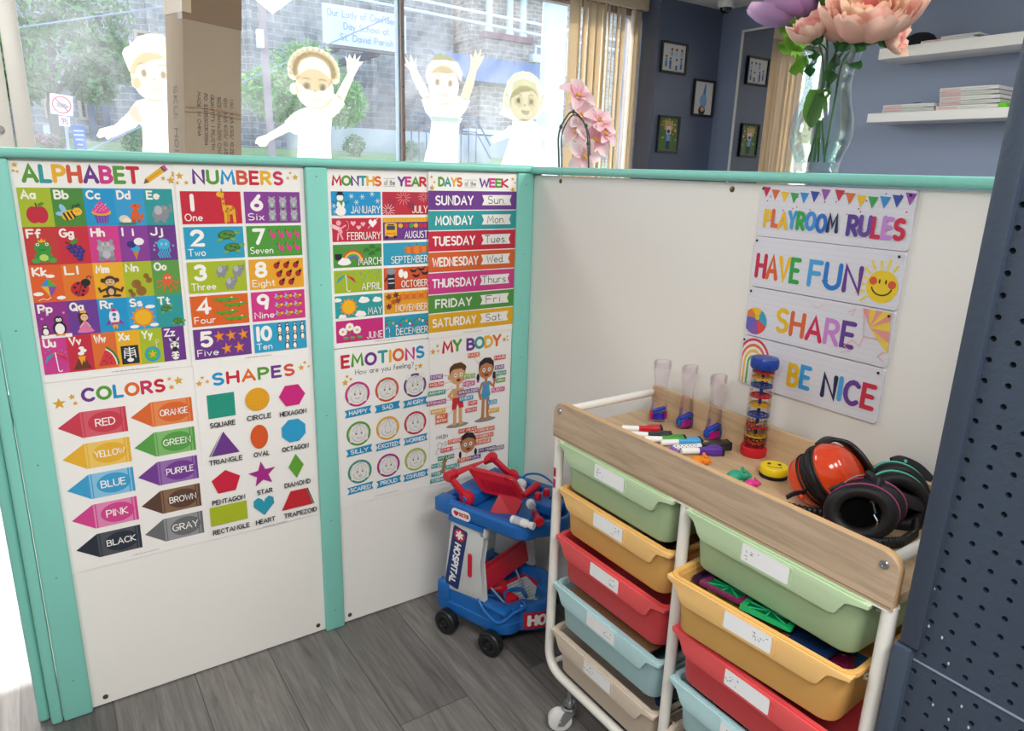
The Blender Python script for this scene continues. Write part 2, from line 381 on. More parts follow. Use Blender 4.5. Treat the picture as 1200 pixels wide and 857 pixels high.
# ------------------------------------------------------------------ room shell
def struct(name, m, material, smooth=30):
    return tag(m.build(name, material, None, smooth), kind='structure')
def floor_mat():
    m = bpy.data.materials.new('grey_vinyl_planks'); m.use_nodes = True; n = m.node_tree; b = n.nodes['Principled BSDF']; L = n.links.new
    g = n.nodes.new('ShaderNodeNewGeometry'); s = n.nodes.new('ShaderNodeSeparateXYZ'); c = n.nodes.new('ShaderNodeCombineXYZ'); L(g.outputs['Position'], s.inputs[0])
    L(s.outputs['Y'], c.inputs['X']); L(s.outputs['X'], c.inputs['Y'])
    mp = n.nodes.new('ShaderNodeMapping'); mp.inputs['Location'].default_value = (.42, .085, 0); L(c.outputs[0], mp.inputs[0])
    br = n.nodes.new('ShaderNodeTexBrick'); br.offset = .37; br.squash = 1; br.inputs['Scale'].default_value = 1
    br.inputs['Brick Width'].default_value = 1.22; br.inputs['Row Height'].default_value = .178; br.inputs['Mortar Size'].default_value = .0011; br.inputs['Bias'].default_value = -.1
    br.inputs['Color1'].default_value = (.0, .0, .0, 1); br.inputs['Color2'].default_value = (1, 1, 1, 1); br.inputs['Mortar'].default_value = (.5, .5, .5, 1); L(mp.outputs[0], br.inputs['Vector'])
    st = n.nodes.new('ShaderNodeMapping'); st.inputs['Scale'].default_value = (1.6, 26, 1); L(c.outputs[0], st.inputs[0])
    off = n.nodes.new('ShaderNodeVectorMath'); off.operation = 'ADD'; L(st.outputs[0], off.inputs[0]); sc = n.nodes.new('ShaderNodeVectorMath'); sc.operation = 'SCALE'; sc.inputs['Scale'].default_value = 37; L(br.outputs['Color'], sc.inputs[0]); L(sc.outputs[0], off.inputs[1])
    nz = n.nodes.new('ShaderNodeTexNoise'); nz.inputs['Scale'].default_value = 2.2; nz.inputs['Detail'].default_value = 8; nz.inputs['Roughness'].default_value = .68; nz.inputs['Distortion'].default_value = .9; L(off.outputs[0], nz.inputs['Vector'])
    rp = n.nodes.new('ShaderNodeValToRGB'); e = rp.color_ramp.elements; e[0].position = .28; e[0].color = (*hexc('#585553'), 1); e[1].position = .72; e[1].color = (*hexc('#918e8b'), 1); L(nz.outputs['Fac'], rp.inputs[0])
    mx = n.nodes.new('ShaderNodeMix'); mx.data_type = 'RGBA'; mx.blend_type = 'MULTIPLY'; mx.inputs[0].default_value = 1
    r2 = n.nodes.new('ShaderNodeValToRGB'); r2.color_ramp.elements[0].color = (.56, .56, .57, 1); r2.color_ramp.elements[1].color = (1.05, 1.04, 1.03, 1); L(br.outputs['Color'], r2.inputs[0])
    L(rp.outputs[0], mx.inputs[6]); L(r2.outputs[0], mx.inputs[7])
    m2 = n.nodes.new('ShaderNodeMix'); m2.data_type = 'RGBA'; m2.inputs[7].default_value = (.05, .048, .047, 1); L(br.outputs['Fac'], m2.inputs[0]); L(mx.outputs[2], m2.inputs[6]); L(m2.outputs[2], b.inputs['Base Color'])
    bp = n.nodes.new('ShaderNodeBump'); bp.inputs['Strength'].default_value = .25; bp.inputs['Distance'].default_value = .001; L(nz.outputs['Fac'], bp.inputs['Height']); L(bp.outputs[0], b.inputs['Normal'])
    b.inputs['Roughness'].default_value = .42; b.inputs['Specular IOR Level'].default_value = .45; return m
struct('floor', MB().box(-4.2, 3.2, -4.5, 2.55, -.05, 0), floor_mat())
NAVY = mat('navy_wall_paint', '#566178', .42, spec=.8, bump=(60, .12))
struct('ceiling', MB().box(-4.2, 3.3, -4.5, 2.55, 2.39, 2.45), mat('ceiling_white', '#f0efec', .8, vary=(3, .02)))
struct('wall_right', MB().box(3.2, 3.3, -4.5, 2.55, 0, 2.39), mat('navy_paint_window_sheen', '#7b88a2', .42, spec=.9, bump=(60, .12)))  # navy wall with its base colour lightened to stand for the window's sheen
struct('wall_back_right', MB().box(2.57, 3.2, 2.16, 2.55, 0, 2.39), NAVY)
struct('wall_back', MB().box(-1.29, 2.57, 2.36, 2.5, 0, .4).box(-1.29, 2.57, 2.36, 2.5, 2.34, 2.39).box(-4.2, -4.05, 2.36, 2.5, 0, 2.39).box(-4.05, -2.3, 2.36, 2.5, 0, .4).box(-4.05, -1.29, 2.36, 2.5, 2.34, 2.39), mat('back_wall_paint', '#d8d6d0', .7, vary=(3, .03)))
WH = mat('off_white_wall', '#dcd9d3', .75, vary=(2, .03))
struct('wall_left', MB().box(-4.3, -4.2, -4.5, 2.55, 0, 2.39), WH); struct('wall_front', MB().box(-4.2, 3.2, -4.6, -4.5, 0, 2.39), WH)
def glass_mat(name, haze, seed):
    m = bpy.data.materials.new(name); m.use_nodes = True; n = m.node_tree; L = n.links.new; n.nodes.remove(n.nodes['Principled BSDF'])
    tr = n.nodes.new('ShaderNodeBsdfTransparent'); tr.inputs[0].default_value = (.95, .97, .97, 1)
    tl = n.nodes.new('ShaderNodeBsdfTranslucent'); tl.inputs[0].default_value = (.95, .97, 1, 1)
    tc = n.nodes.new('ShaderNodeTexCoord'); mp = n.nodes.new('ShaderNodeMapping'); mp.inputs['Scale'].default_value = (1.3, 1, .8); mp.inputs['Location'].default_value = (seed, 0, 0); L(tc.outputs['Object'], mp.inputs[0])
    nz = n.nodes.new('ShaderNodeTexNoise'); nz.inputs['Scale'].default_value = 1.8; nz.inputs['Detail'].default_value = 9; nz.inputs['Roughness'].default_value = .68; nz.inputs['Distortion'].default_value = 1.2; L(mp.outputs[0], nz.inputs['Vector'])
    rp = n.nodes.new('ShaderNodeMapRange'); rp.inputs[1].default_value = .38; rp.inputs[2].default_value = .72; rp.inputs[3].default_value = haze*.45; rp.inputs[4].default_value = haze*1.9; L(nz.outputs['Fac'], rp.inputs[0])
    a = n.nodes.new('ShaderNodeMixShader'); L(rp.outputs[0], a.inputs[0]); L(tr.outputs[0], a.inputs[1]); L(tl.outputs[0], a.inputs[2])
    L(a.outputs[0], n.nodes['Material Output'].inputs[0]); return m
BRONZE = mat('bronze_frame', '#a39187', .45, metal=.3); ALU = mat('aluminium_frame', '#dcd9d1', .42, metal=.15, vary=(5, .05))
win = struct('window_1', MB().box(.733, .757, 2.37, 2.44, .4, 2.34, .003).box(2.53, 2.57, 2.38, 2.44, .4, 2.34, .003).box(-1.1, 2.57, 2.38, 2.44, .4, .45, .003).box(-1.1, 2.57, 2.38, 2.44, 2.29, 2.34, .003), BRONZE)
for z in (1.44, 1.68, 1.95): MB().lathe([(0, .003), (.004, .002), (.005, 0)], T(.745, 2.37, z) @ RX(PI/2), 8).build('screw', mat('frame_screw', '#4a403c', .5), win)
MB().box(-1.1, .735, 2.408, 2.412, .45, 2.29).build('glass_pane', glass_mat('hazy_glass_left', .05, 1.7), win, 0)
MB().box(.757, 2.53, 2.408, 2.412, .45, 2.29).build('glass_pane', glass_mat('hazy_glass_right', .052, 4.4), win, 0)
MB().box(.721, .735, 2.385, 2.43, .45, 2.29, .004).build('glass_edge', mat('glass_edge_seal', '#aabccb', .2, spec=.8), win)
dr = struct('door_1', MB().box(-1.172, -1.1, 2.33, 2.44, 0, 2.34, .006).box(-1.29, -1.178, 2.35, 2.42, 0, 2.34, .004).box(-2.3, -2.22, 2.35, 2.42, 0, 2.34, .004).box(-2.22, -1.29, 2.35, 2.42, 0, .12, .004).box(-2.22, -1.29, 2.35, 2.42, 2.24, 2.34, .004), ALU)
MB().lathe([(0, .016), (.011, .016), (.013, .012), (.015, .012), (.017, 0)], T(-1.225, 2.35, 1.335) @ RX(PI/2), 20).build('lock_cylinder', mat('lock_steel', '#b9b9b6', .25, metal=.9), dr)
MB().box(-2.22, -1.29, 2.383, 2.387, .12, 2.24).build('glass_pane', glass_mat('door_glass', .03, 9), dr, 0)
w2 = struct('added_light_window', MB().box(-4.05, -4.0, 2.38, 2.44, .4, 2.34, .003).box(-2.34, -2.3, 2.38, 2.44, .4, 2.34, .003).box(-4.0, -2.34, 2.38, 2.44, .4, .45, .003).box(-4.0, -2.34, 2.38, 2.44, 2.29, 2.34, .003), BRONZE)  # unseen window, added to bring sky light on to the carton's narrow side
MB().box(-4.0, -2.34, 2.408, 2.412, .45, 2.29).build('glass_pane', glass_mat('far_glass', .04, 12), w2, 0)
# ------------------------------------------------------------------ low partition of white boards in mint trim
BOARD = mat('white_partition_board', '#f0eeea', .42, spec=.4, vary=(4, .015)); MINT = mat('mint_trim_paint', '#86d0c3', .38, spec=.45, bump=(90, .05), vary=(6, .04))
pa = struct('partition_left', MB().box(-1.25, .03, 0, .03, .004, 1.222), BOARD); pb = struct('partition_right', MB().box(0, .03, -1.62, -.0005, .004, 1.216), BOARD)
SCREW = mat('brass_screw', '#6d5c45', .35, metal=.7)
for x, z in ((-1.166, .022), (-.662, .022), (-.572, .022), (-.69, .022)):
    if x != -.69: MB().lathe([(0, .0025), (.0025, .0022), (.0055, .0012), (.006, 0)], T(x, 0, z) @ RX(PI/2), 14).build('screw', SCREW, pa)
for y in (-.126, -.685): MB().lathe([(0, .0025), (.0025, .0022), (.0055, .0012), (.006, 0)], T(0, y, 1.203) @ RY(-PI/2), 14).build('screw', SCREW, pb)
def trim(i, m): return struct('trim_%d' % i, m, MINT)
trim(1, MB().box(-1.25, -1.193, -.013, -.0005, 0, 1.221, .006, 3)); trim(2, MB().box(-.643, -.59, -.011, -.0005, 0, 1.221, .005, 3)); trim(3, MB().box(-.057, -.0008, -.011, -.0005, 0, 1.221, .005, 3))
trim(4, MB().box(-1.2735, -1.2515, -.012, .018, 0, 1.221, .006, 3)); trim(5, MB().box(-1.297, -1.2745, .012, .045, 0, 1.221, .007, 3))
trim(6, MB().box(-1.3, -.003, -.016, .05, 1.2215, 1.2405, .007, 3)); trim(7, MB().box(-.018, .095, -1.62, .05, 1.2185, 1.238, .008, 3))
NAIL = mat('nail_dark', '#3f6f69', .6)
for i, (x, zz) in ((1, (-1.222, (.1, .36, .62, .9))), (2, (-.617, (.06, .33, .62, .95, 1.2))), (3, (-.03, (.35, .7, 1.0, 1.19)))):
    for z in zz: MB().lathe([(0, .0004), (.0016, 0)], T(x, -.0133 if i == 1 else -.0113, z) @ RX(PI/2), 8).build('nail_head', NAIL, bpy.data.objects['trim_%d' % i])
# ------------------------------------------------------------------ pegboard beside the drawer cart
def pegboard():
    t = thing('pegboard_panel', 'tall dark navy pegboard with rows of small holes right of the drawer cart', 'pegboard', (-.30, -1.6, 0))
    P = mat('navy_gloss_paint', '#3d4859', .36, spec=.55, bump=(150, .3), vary=(8, .06))
    def holes(name, z0, z1, x, ny, y0, p=.0243, r=.0036):
        V, F, K = [], [], []; nz = int((z1-z0)/p); gz = (z1-z0)/nz
        def v(y, z, d=0): V.append((x+d, y, z)); return len(V)-1
        for i in range(ny):
            for j in range(nz):
                y, z = y0-(i+.5)*p, z0+(j+.5)*gz; hy, hz = p/2, gz/2
                o = [v(y+a*hy, z+b*hz) for a, b in ((1, 0), (1, 1), (0, 1), (-1, 1), (-1, 0), (-1, -1), (0, -1), (1, -1))]
                h = [v(y+r*math.cos(k*PI/4), z+r*math.sin(k*PI/4)) for k in range(8)]; d = [v(y+r*math.cos(k*PI/4), z+r*math.sin(k*PI/4), .006) for k in range(8)]
                for k in range(8): l = (k+1) % 8; F.append((o[k], h[k], h[l], o[l])); F.append((h[k], d[k], d[l], h[l]))
        me = bpy.data.meshes.new(name); me.from_pydata(V, [], F); me.update(); me.materials.append(P); o = link_mesh(me, name, t, False); return o
    # upper and lower perforated boards, each with a frame strip, and the carcass behind
    holes('upper_board', .6362, 1.9, -.303, 30, -1.2985); holes('lower_board', .03, .635, -.307, 30, -1.2926)
    MB().box(-.297, -.285, -2.03, -1.29, .02, 1.9).build('backing_board', mat('dark_backing', '#14181f', .8), t)
    MB().box(-.312, -.27, -1.3065, -1.281, .653, 1.92, .004).build('upper_stile', P, t)
    MB().box(-.317, -.27, -1.3, -1.2768, 0, .652, .004).build('lower_stile', P, t)
    MB().box(-.306, -.285, -2.05, -1.3, .6345, .637, .001).build('seam_bead', mat('seam_grey', '#76808f', .5), t)
    MB().box(-.312, -.285, -2.07, -1.3, 1.9, 1.94, .004).build('top_rail', P, t); MB().box(-.312, -.285, -2.07, -2.03, 0, 1.9, .004).build('far_stile', P, t)
    MB().box(-.27, -.264, -2.05, -1.2655, 1.0, 1.92).build('white_back_panel', mat('white_laminate', '#e8e8e6', .5), t)
    W = mat('paint_chip', '#b9bfc8', .6)
    for y, z in ((-1.305, .69), (-1.322, .684), (-1.33, .592), (-1.35, .585), (-1.36, .612), (-1.372, .59), (-1.302, .742), (-1.335, .655)):
        m = MB(); m.lathe([(0, .0004), (.0012, .0003), (.0019, 0)], T(-.3032 if z > .636 else -.3072, y-.004, z) @ RY(-PI/2), 7, 1.3, .7); m.build('paint_chip', W, t)
pegboard()
# ------------------------------------------------------------------ printed posters
def cva(d=.001): return Canvas((0, -d, 0), (1, 0, 0), (0, 0, 1), (0, -1, 0))
def cvb(d=.001): return Canvas((-d, 0, 0), (0, -1, 0), (0, 0, 1), (-1, 0, 0))
RED, ORG, YEL, GRN, BLU, TEAL, PUR, PNK, LIM = '#c8283c', '#e06a2c', '#eab02c', '#5a9a3a', '#2396cc', '#2f9a9c', '#6d3a8c', '#cf3a8a', '#a9bb2e'
WHT, BLK, GOLD = '#f4f2ee', '#23252e', '#dca72a'
RB = [GRN, TEAL, YEL, '#d4543c', PUR, PNK, GRN, RED]
def fin(c, name, label, x0, x1, z0, z1, group, back='#f3f1ee'):
    o = c.home().build(name, PRINT, None, .0005, [(x0, z0), (x1, z0), (x1, z1), (x0, z1)], back); return tag(o, label, 'poster', group)
def stars(c, L):
    for x, z, r, a in L: c.star(x, z, r, GOLD, a)
# little pictures, each in a unit square
def apple(c): c.ell(.36, .42, .24, .34, '#c2293f').ell(.62, .42, .24, .34, '#c2293f').line([(.5, .68), (.47, .88)], .05, '#6b3a2a').ell(.64, .84, .13, .06, '#4f8f35', rot=25)
def bee(c):
    c.ell(.26, .66, .1, .2, '#8fc6e8', rot=25).ell(.16, .46, .17, .09, '#8fc6e8').ell(.46, .4, .28, .2, '#e9b32d', rot=25)
    for x in (.32, .46, .6): c.line([(x-.05, .52-(.5-x)*.3), (x+.06, .24+(x-.4)*.4)], .07, BLK)
    c.ell(.76, .54, .17, .16, '#f0bb35').ell(.72, .56, .02, .02, BLK).ell(.82, .57, .02, .02, BLK).line(arc(.66, .74, .06, .06, 0, 250), .03, BLK).line(arc(.82, .78, .06, .06, -20, 240), .03, BLK)
def cupcake(c):
    c.poly([(.22, .42), (.78, .42), (.7, .05), (.3, .05)], '#6a4ca0')
    for x in (.34, .46, .58, .7): c.line([(x, .4), (.5+(x-.5)*.75, .06)], .03, '#8d72bd')
    c.ell(.5, .5, .36, .14, '#e9a23c').ell(.5, .6, .32, .16, '#d94b92').ell(.5, .74, .22, .13, '#d94b92').ell(.5, .87, .1, .1, '#d94b92')
    for i in range(14): c.ell(.28+(i*37 % 44)/100, .56+(i*23 % 30)/100, .018, .018, WHT, 6)
def dino(c): c.ell(.2, .22, .2, .16, '#dcd2bd').ell(.3, .14, .16, .12, '#efe7d6').ell(.62, .36, .16, .24, '#d9622c', rot=-15).ell(.68, .74, .2, .12, '#d9622c').poly([(.56, .5), (.74, .5), (.74, .76), (.58, .76)], '#d9622c').poly([(.5, .3), (.92, .2), (.98, .5), (.8, .34)], '#d9622c').rect(.5, .06, .62, .2, '#c14f22').rect(.7, .06, .82, .2, '#c14f22').ell(.66, .78, .025, .03, BLK).ell(.3, .02, .36, .05, '#4a7d38')
def elephant(c, k='#8d9097'): c.ell(.5, .4, .34, .28, k).ell(.66, .6, .2, .2, k).ell(.42, .58, .16, .2, '#b5b7bc').line([(.8, .56), (.92, .5), (.95, .7), (.9, .82)], .08, k).rect(.25, .04, .4, .3, k).rect(.56, .04, .7, .3, k).ell(.7, .66, .03, .035, WHT).ell(.7, .66, .016, .02, BLK)
def frog(c): c.ell(.5, .28, .32, .24, '#3f9440').ell(.5, .62, .3, .2, '#3f9440').ell(.34, .78, .1, .1, '#3f9440').ell(.66, .78, .1, .1, '#3f9440').ell(.34, .78, .06, .06, WHT).ell(.66, .78, .06, .06, WHT).ell(.34, .78, .03, .03, BLK).ell(.66, .78, .03, .03, BLK).ell(.5, .24, .16, .14, '#b9d86a').ell(.22, .12, .16, .1, '#4aa54a').ell(.78, .12, .16, .1, '#4aa54a').poly([(.38, .86), (.36, 1), (.44, .92), (.5, 1.04), (.56, .92), (.64, 1), (.62, .86)], '#e9b32d').line(arc(.5, .62, .14, .07, 200, 340), .02, '#23552a')
def grapes(c):
    for x, y in ((.3, .62), (.48, .68), (.66, .6), (.4, .48), (.58, .46), (.75, .46), (.52, .32), (.68, .3), (.64, .16)): c.ell(x, y, .11, .11, '#3d2f78', 12).ell(x-.03, y+.03, .05, .05, '#54459a', 8)
    c.ell(.5, .86, .18, .08, '#4f8f35', rot=40).line([(.4, .74), (.2, .86)], .06, '#51402c')
def hippo(c, k='#9a9ca4'): c.ell(.5, .32, .3, .28, k).ell(.5, .64, .32, .2, k).ell(.5, .54, .34, .16, '#aeb0b7').ell(.28, .84, .08, .08, k).ell(.72, .84, .08, .08, k).ell(.4, .74, .05, .05, WHT).ell(.6, .74, .05, .05, WHT).ell(.4, .74, .025, .025, BLK).ell(.6, .74, .025, .025, BLK).ell(.3, .1, .14, .1, '#85878f').ell(.7, .1, .14, .1, '#85878f').ell(.42, .56, .03, .02, '#6d6f77').ell(.58, .56, .03, .02, '#6d6f77').ell(.5, .28, .16, .16, '#bfc0c6')
def icecream(c): c.poly([(.36, .46), (.64, .46), (.5, .02)], '#d9963a').ell(.5, .5, .18, .14, '#35a7d6').ell(.36, .68, .18, .15, '#3a2f7d').ell(.66, .8, .2, .16, '#f5edf0').line([(.42, .4), (.54, .12)], .02, '#a86a20').line([(.58, .4), (.46, .14)], .02, '#a86a20')
def jelly(c):
    c.ell(.5, .66, .26, .24, '#3fb3dc').rect(.26, .5, .74, .64, '#3fb3dc')
    for i, x in enumerate((.3, .4, .5, .6, .7)): c.line([(x, .52), (x+.05, .36), (x-.05, .22), (x+.03, .06)], .05, '#3fb3dc')
    c.ell(.42, .66, .04, .05, WHT).ell(.6, .66, .04, .05, WHT).ell(.42, .66, .02, .025, BLK).ell(.6, .66, .02, .025, BLK)
    for x, y in ((.12, .6), (.2, .72), (.88, .58), (.1, .42)): c.ring(x, y, .03, .045, '#cfe6f2', n=10)
def kite(c): c.poly([(.5, .95), (.5, .6), (.24, .62)], '#3a8fd0').poly([(.5, .95), (.8, .58), (.5, .6)], '#4fae47').poly([(.24, .62), (.5, .6), (.54, .14)], '#e9b32d').poly([(.5, .6), (.8, .58), (.54, .14)], '#8a4ba8').line([(.54, .14), (.4, .04), (.25, .1), (.1, .02)], .025, '#f2e9d8').ell(.62, 1.02, .16, .07, WHT).ell(.12, .3, .18, .08, WHT).ell(.9, .1, .16, .08, WHT)
def ladybug(c):
    c.ell(.48, .42, .34, .32, '#c52a34', rot=15).ell(.72, .68, .18, .16, BLK).line([(.38, .1), (.6, .72)], .03, BLK)
    for x, y in ((.3, .5), (.44, .66), (.34, .28), (.6, .34), (.68, .5), (.56, .16)): c.ell(x, y, .06, .06, BLK, 10)
    c.line(arc(.86, .88, .08, .08, 200, -20), .03, BLK)
def monkey(c): c.ell(.5, .26, .2, .24, '#4a352b').ell(.5, .22, .11, .15, '#d9b48c').ell(.24, .72, .1, .1, '#4a352b').ell(.76, .72, .1, .1, '#4a352b').ell(.5, .7, .24, .22, '#4a352b').ell(.5, .64, .18, .15, '#d9b48c').ell(.43, .7, .025, .03, BLK).ell(.57, .7, .025, .03, BLK).line(arc(.5, .62, .08, .05, 200, 340), .02, BLK).line([(.34, .36), (.1, .26), (.06, .4)], .09, '#4a352b').line([(.66, .36), (.9, .24), (.96, .38)], .09, '#4a352b').line([(.4, .06), (.2, .04)], .1, '#4a352b').line([(.6, .06), (.82, .04)], .1, '#4a352b')
def peanut(c):
    for x, y, s in ((.46, .34, 1), (.84, .74, .6), (.16, .12, .5)): c.ell(x-.08*s, y+.16*s, .19*s, .2*s, '#96672f').ell(x+.08*s, y-.16*s, .21*s, .22*s, '#96672f').line([(x-.12*s, y+.24*s), (x+.1*s, y-.26*s)], .02, '#75501f').line([(x-.02*s, y+.26*s), (x+.18*s, y-.14*s)], .02, '#75501f')
def octopus(c):
    c.ell(.52, .68, .2, .22, '#df6230')
    for a, b in ((.1, .52), (.08, .26), (.3, .12), (.58, .1), (.82, .2), (.95, .46)): c.line([(.5, .5), ((.5+a)/2, (.5+b)/2+.06), (a, b), (a+.05, b+.06)], .07, '#df6230')
    c.ell(.46, .7, .04, .05, WHT).ell(.6, .7, .04, .05, WHT).ell(.46, .7, .02, .02, BLK).ell(.6, .7, .02, .02, BLK)
def penguin(c): c.ell(.5, .36, .3, .36, BLK).ell(.5, .8, .2, .2, BLK).ell(.5, .32, .21, .29, WHT).ell(.44, .8, .07, .09, WHT).ell(.56, .8, .07, .09, WHT).ell(.44, .8, .025, .03, BLK, 8).ell(.56, .8, .025, .03, BLK, 8).poly([(.45, .73), (.55, .73), (.5, .67)], '#e79a2a').ell(.38, .02, .1, .05, '#e79a2a').ell(.62, .02, .1, .05, '#e79a2a')
def penguins(c):
    X = c.X
    c.rect(.0, -.12, 1.1, .04, WHT)
    for x, y, s in ((-.06, .02, .48), (.28, .0, .82)): c.X = (*c_sub(X, x, y), X[2]*s, X[3]*s, X[4]); penguin(c)
    c.X = X
    for x, y in ((.1, .75), (.3, .9), (.2, 1.1), (.9, .95)): c.star(x, y, .08, '#d7a6d6', 0, 6, .3)
def c_sub(X, x, y): return (X[0]+x*X[2], X[1]+y*X[3])
def princess(c): c.poly([(.5, .5), (.82, .06), (.18, .06)], '#e27aae').ell(.5, .06, .32, .06, '#e27aae').ell(.46, .74, .2, .2, '#4a2b22').poly([(.28, .74), (.62, .74), (.6, .42), (.3, .42)], '#4a2b22').ell(.5, .68, .14, .15, '#e9bd96').ell(.45, .7, .02, .025, BLK).ell(.56, .7, .02, .025, BLK).poly([(.36, .88), (.36, 1), (.43, .93), (.48, 1.02), (.53, .93), (.6, .98), (.58, .86)], '#e9b32d').line([(.5, .46), (.5, .3)], .16, '#e27aae').line([(.44, .44), (.3, .26)], .05, '#e9bd96').line([(.58, .44), (.68, .26)], .05, '#e9bd96')
def rocket(c): c.ell(.5, .6, .2, .36, '#eceaf0').poly([(.36, .84), (.5, 1.02), (.64, .84)], '#c8375f').poly([(.3, .5), (.12, .22), (.34, .3)], '#8a3f98').poly([(.7, .5), (.88, .22), (.66, .3)], '#8a3f98').rect(.36, .26, .64, .36, '#c8375f').ell(.5, .7, .08, .08, '#3a7fb8').ell(.5, .5, .06, .06, '#3a7fb8').poly([(.38, .24), (.44, .02), (.5, .16), (.56, .02), (.62, .24)], '#eaa32c')
def sunny(c): c.star(.5, .48, .5, '#e98a2a', 0, 12, .74).ell(.5, .48, .34, .34, '#f0b427', 24).ell(.82, .94, .2, .08, WHT).ell(.12, .08, .18, .08, WHT).ell(.92, .1, .18, .08, WHT)
def turtle(c): c.ell(.46, .52, .34, .24, '#3a6b34', rot=10).ell(.46, .54, .26, .17, '#5c8f3f', rot=10).ell(.86, .64, .13, .09, '#78ad4e', rot=20).ell(.2, .26, .12, .07, '#78ad4e', rot=40).ell(.7, .28, .14, .07, '#78ad4e', rot=-40).ell(.4, .58, .08, .07, '#3a6b34').ell(.58, .52, .08, .07, '#3a6b34').ell(.9, .68, .02, .02, BLK)
def turtles(c):
    X = c.X
    for x, y, s, r in ((.1, .45, .62, 10), (.42, -.02, .6, -18)): c.X = (*c_sub(X, x, y), X[2]*s, X[3]*s, math.radians(r)); turtle(c)
    c.X = X
def umbrella(c):
    for i, k in enumerate(('#2b9ac4', '#4aa545', '#e9b32d', '#e0702c', '#c62f45')): c.poly([(.5, .86)]+arc(.5, .44, .46, .42, 180-36*i, 144-36*i, 5), k)
    c.line([(.5, .86), (.54, .1)]+arc(.62, .1, .08, .08, 180, 340, 6), .04, WHT)
    for x, y in ((.1, .9), (.25, 1), (.8, .95), (.92, .85)): c.ell(x, y, .025, .035, '#53a6da', 8)
def volcano(c): c.poly([(.1, .02), (.9, .02), (.64, .56), (.38, .56)], '#6a3b2a').poly([(.34, .6), (.68, .6), (.62, .3), (.56, .42), (.48, .2), (.42, .4)], '#f0a32c').ell(.5, .72, .14, .08, WHT).ell(.62, .84, .14, .08, WHT).ell(.54, .96, .12, .07, WHT)
def melon(c): c.poly([(.1, .06)]+arc(.1, .06, .98, .98, 0, 62, 10), '#2f7d3b').poly([(.1, .06)]+arc(.1, .06, .88, .88, 0, 62, 10), '#f0eed6').poly([(.1, .06)]+arc(.1, .06, .82, .82, 0, 62, 10), '#d43a45'); [c.ell(.1+.6*math.cos(a)*k, .06+.6*math.sin(a)*k, .03, .03, BLK, 8) for a, k in ((.2, 1), (.5, 1.1), (.8, 1), (.35, .7), (.7, .6))]
def xray(c):
    c.rect(.1, .02, .92, .86, '#1d2630').rect(.16, .08, .86, .8, '#26323f').line([(.5, .14), (.5, .78)], .05, WHT)
    for y in (.42, .52, .62, .72): c.line([(.28, y+.02), (.5, y-.02), (.74, y+.02)], .035, WHT)
    c.ell(.5, .2, .16, .09, WHT).line([(.24, .3), (.26, .66)], .04, WHT).line([(.76, .3), (.74, .66)], .04, WHT)
def yoyo(c): c.ell(.48, .36, .38, .36, '#2f9fd0').ell(.48, .36, .28, .26, '#58b548').star(.48, .36, .2, '#f0b427').line([(.72, .66), (.7, .86)]+arc(.76, .95, .07, .07, 200, -120, 8), .025, '#e8e8d0')
def zebra(c):
    c.ell(.5, .2, .2, .22, WHT).ell(.5, .66, .22, .26, WHT).ell(.5, .48, .15, .12, BLK).poly([(.28, .88), (.24, 1.06), (.4, .92)], WHT).poly([(.72, .88), (.76, 1.06), (.6, .92)], WHT).poly([(.4, .86), (.5, 1.08), (.6, .86)], BLK)
    for y in (.12, .24, .7, .8): c.line([(.32, y), (.42, y+.03)], .04, BLK).line([(.68, y), (.58, y+.03)], .04, BLK)
    c.ell(.42, .66, .03, .04, BLK).ell(.58, .66, .03, .04, BLK)
def giraffe(c): c.ell(.56, .4, .26, .15, '#e9b02c').poly([(.3, .38), (.44, .46), (.36, .9), (.26, .9)], '#e9b02c').ell(.24, .88, .16, .09, '#e9b02c').line([(.4, .36), (.4, .03)], .09, '#e9b02c').line([(.74, .36), (.76, .03)], .09, '#e9b02c').line([(.52, .34), (.52, .05)], .07, '#d99a20').line([(.3, .94), (.3, 1.04)], .04, '#a86a20').line([(.8, .44), (.88, .26)], .03, '#a86a20'); [c.ell(x, y, .05, .045, '#b5732a', 8) for x, y in ((.5, .44), (.62, .4), (.72, .46), (.36, .6), (.33, .74), (.44, .36))]
def croc(c): c.ell(.45, .5, .42, .2, '#5a9e32').poly([(.6, .5), (1.02, .46), (1.02, .6), (.7, .72)], '#5a9e32').poly([(.1, .5), (-.06, .8), (.2, .62)], '#5a9e32').rect(.24, .22, .32, .4, '#4a8a28').rect(.6, .22, .68, .4, '#4a8a28').ell(.74, .7, .05, .06, WHT)
def flamingo(c): c.ell(.55, .46, .28, .18, '#e2408c').line([(.36, .52), (.22, .62), (.3, .78), (.2, .86)], .08, '#e2408c').line([(.18, .86), (.1, .78)], .06, BLK).line([(.52, .3), (.52, .02)], .035, '#e2408c').line([(.62, .3), (.66, .16), (.54, .14)], .035, '#e2408c')
def starfish(c): c.star(.5, .5, .52, '#e0822a', 8, 5, .4).star(.5, .5, .3, '#e99a3c', 8, 5, .4)
def blank(c): pass
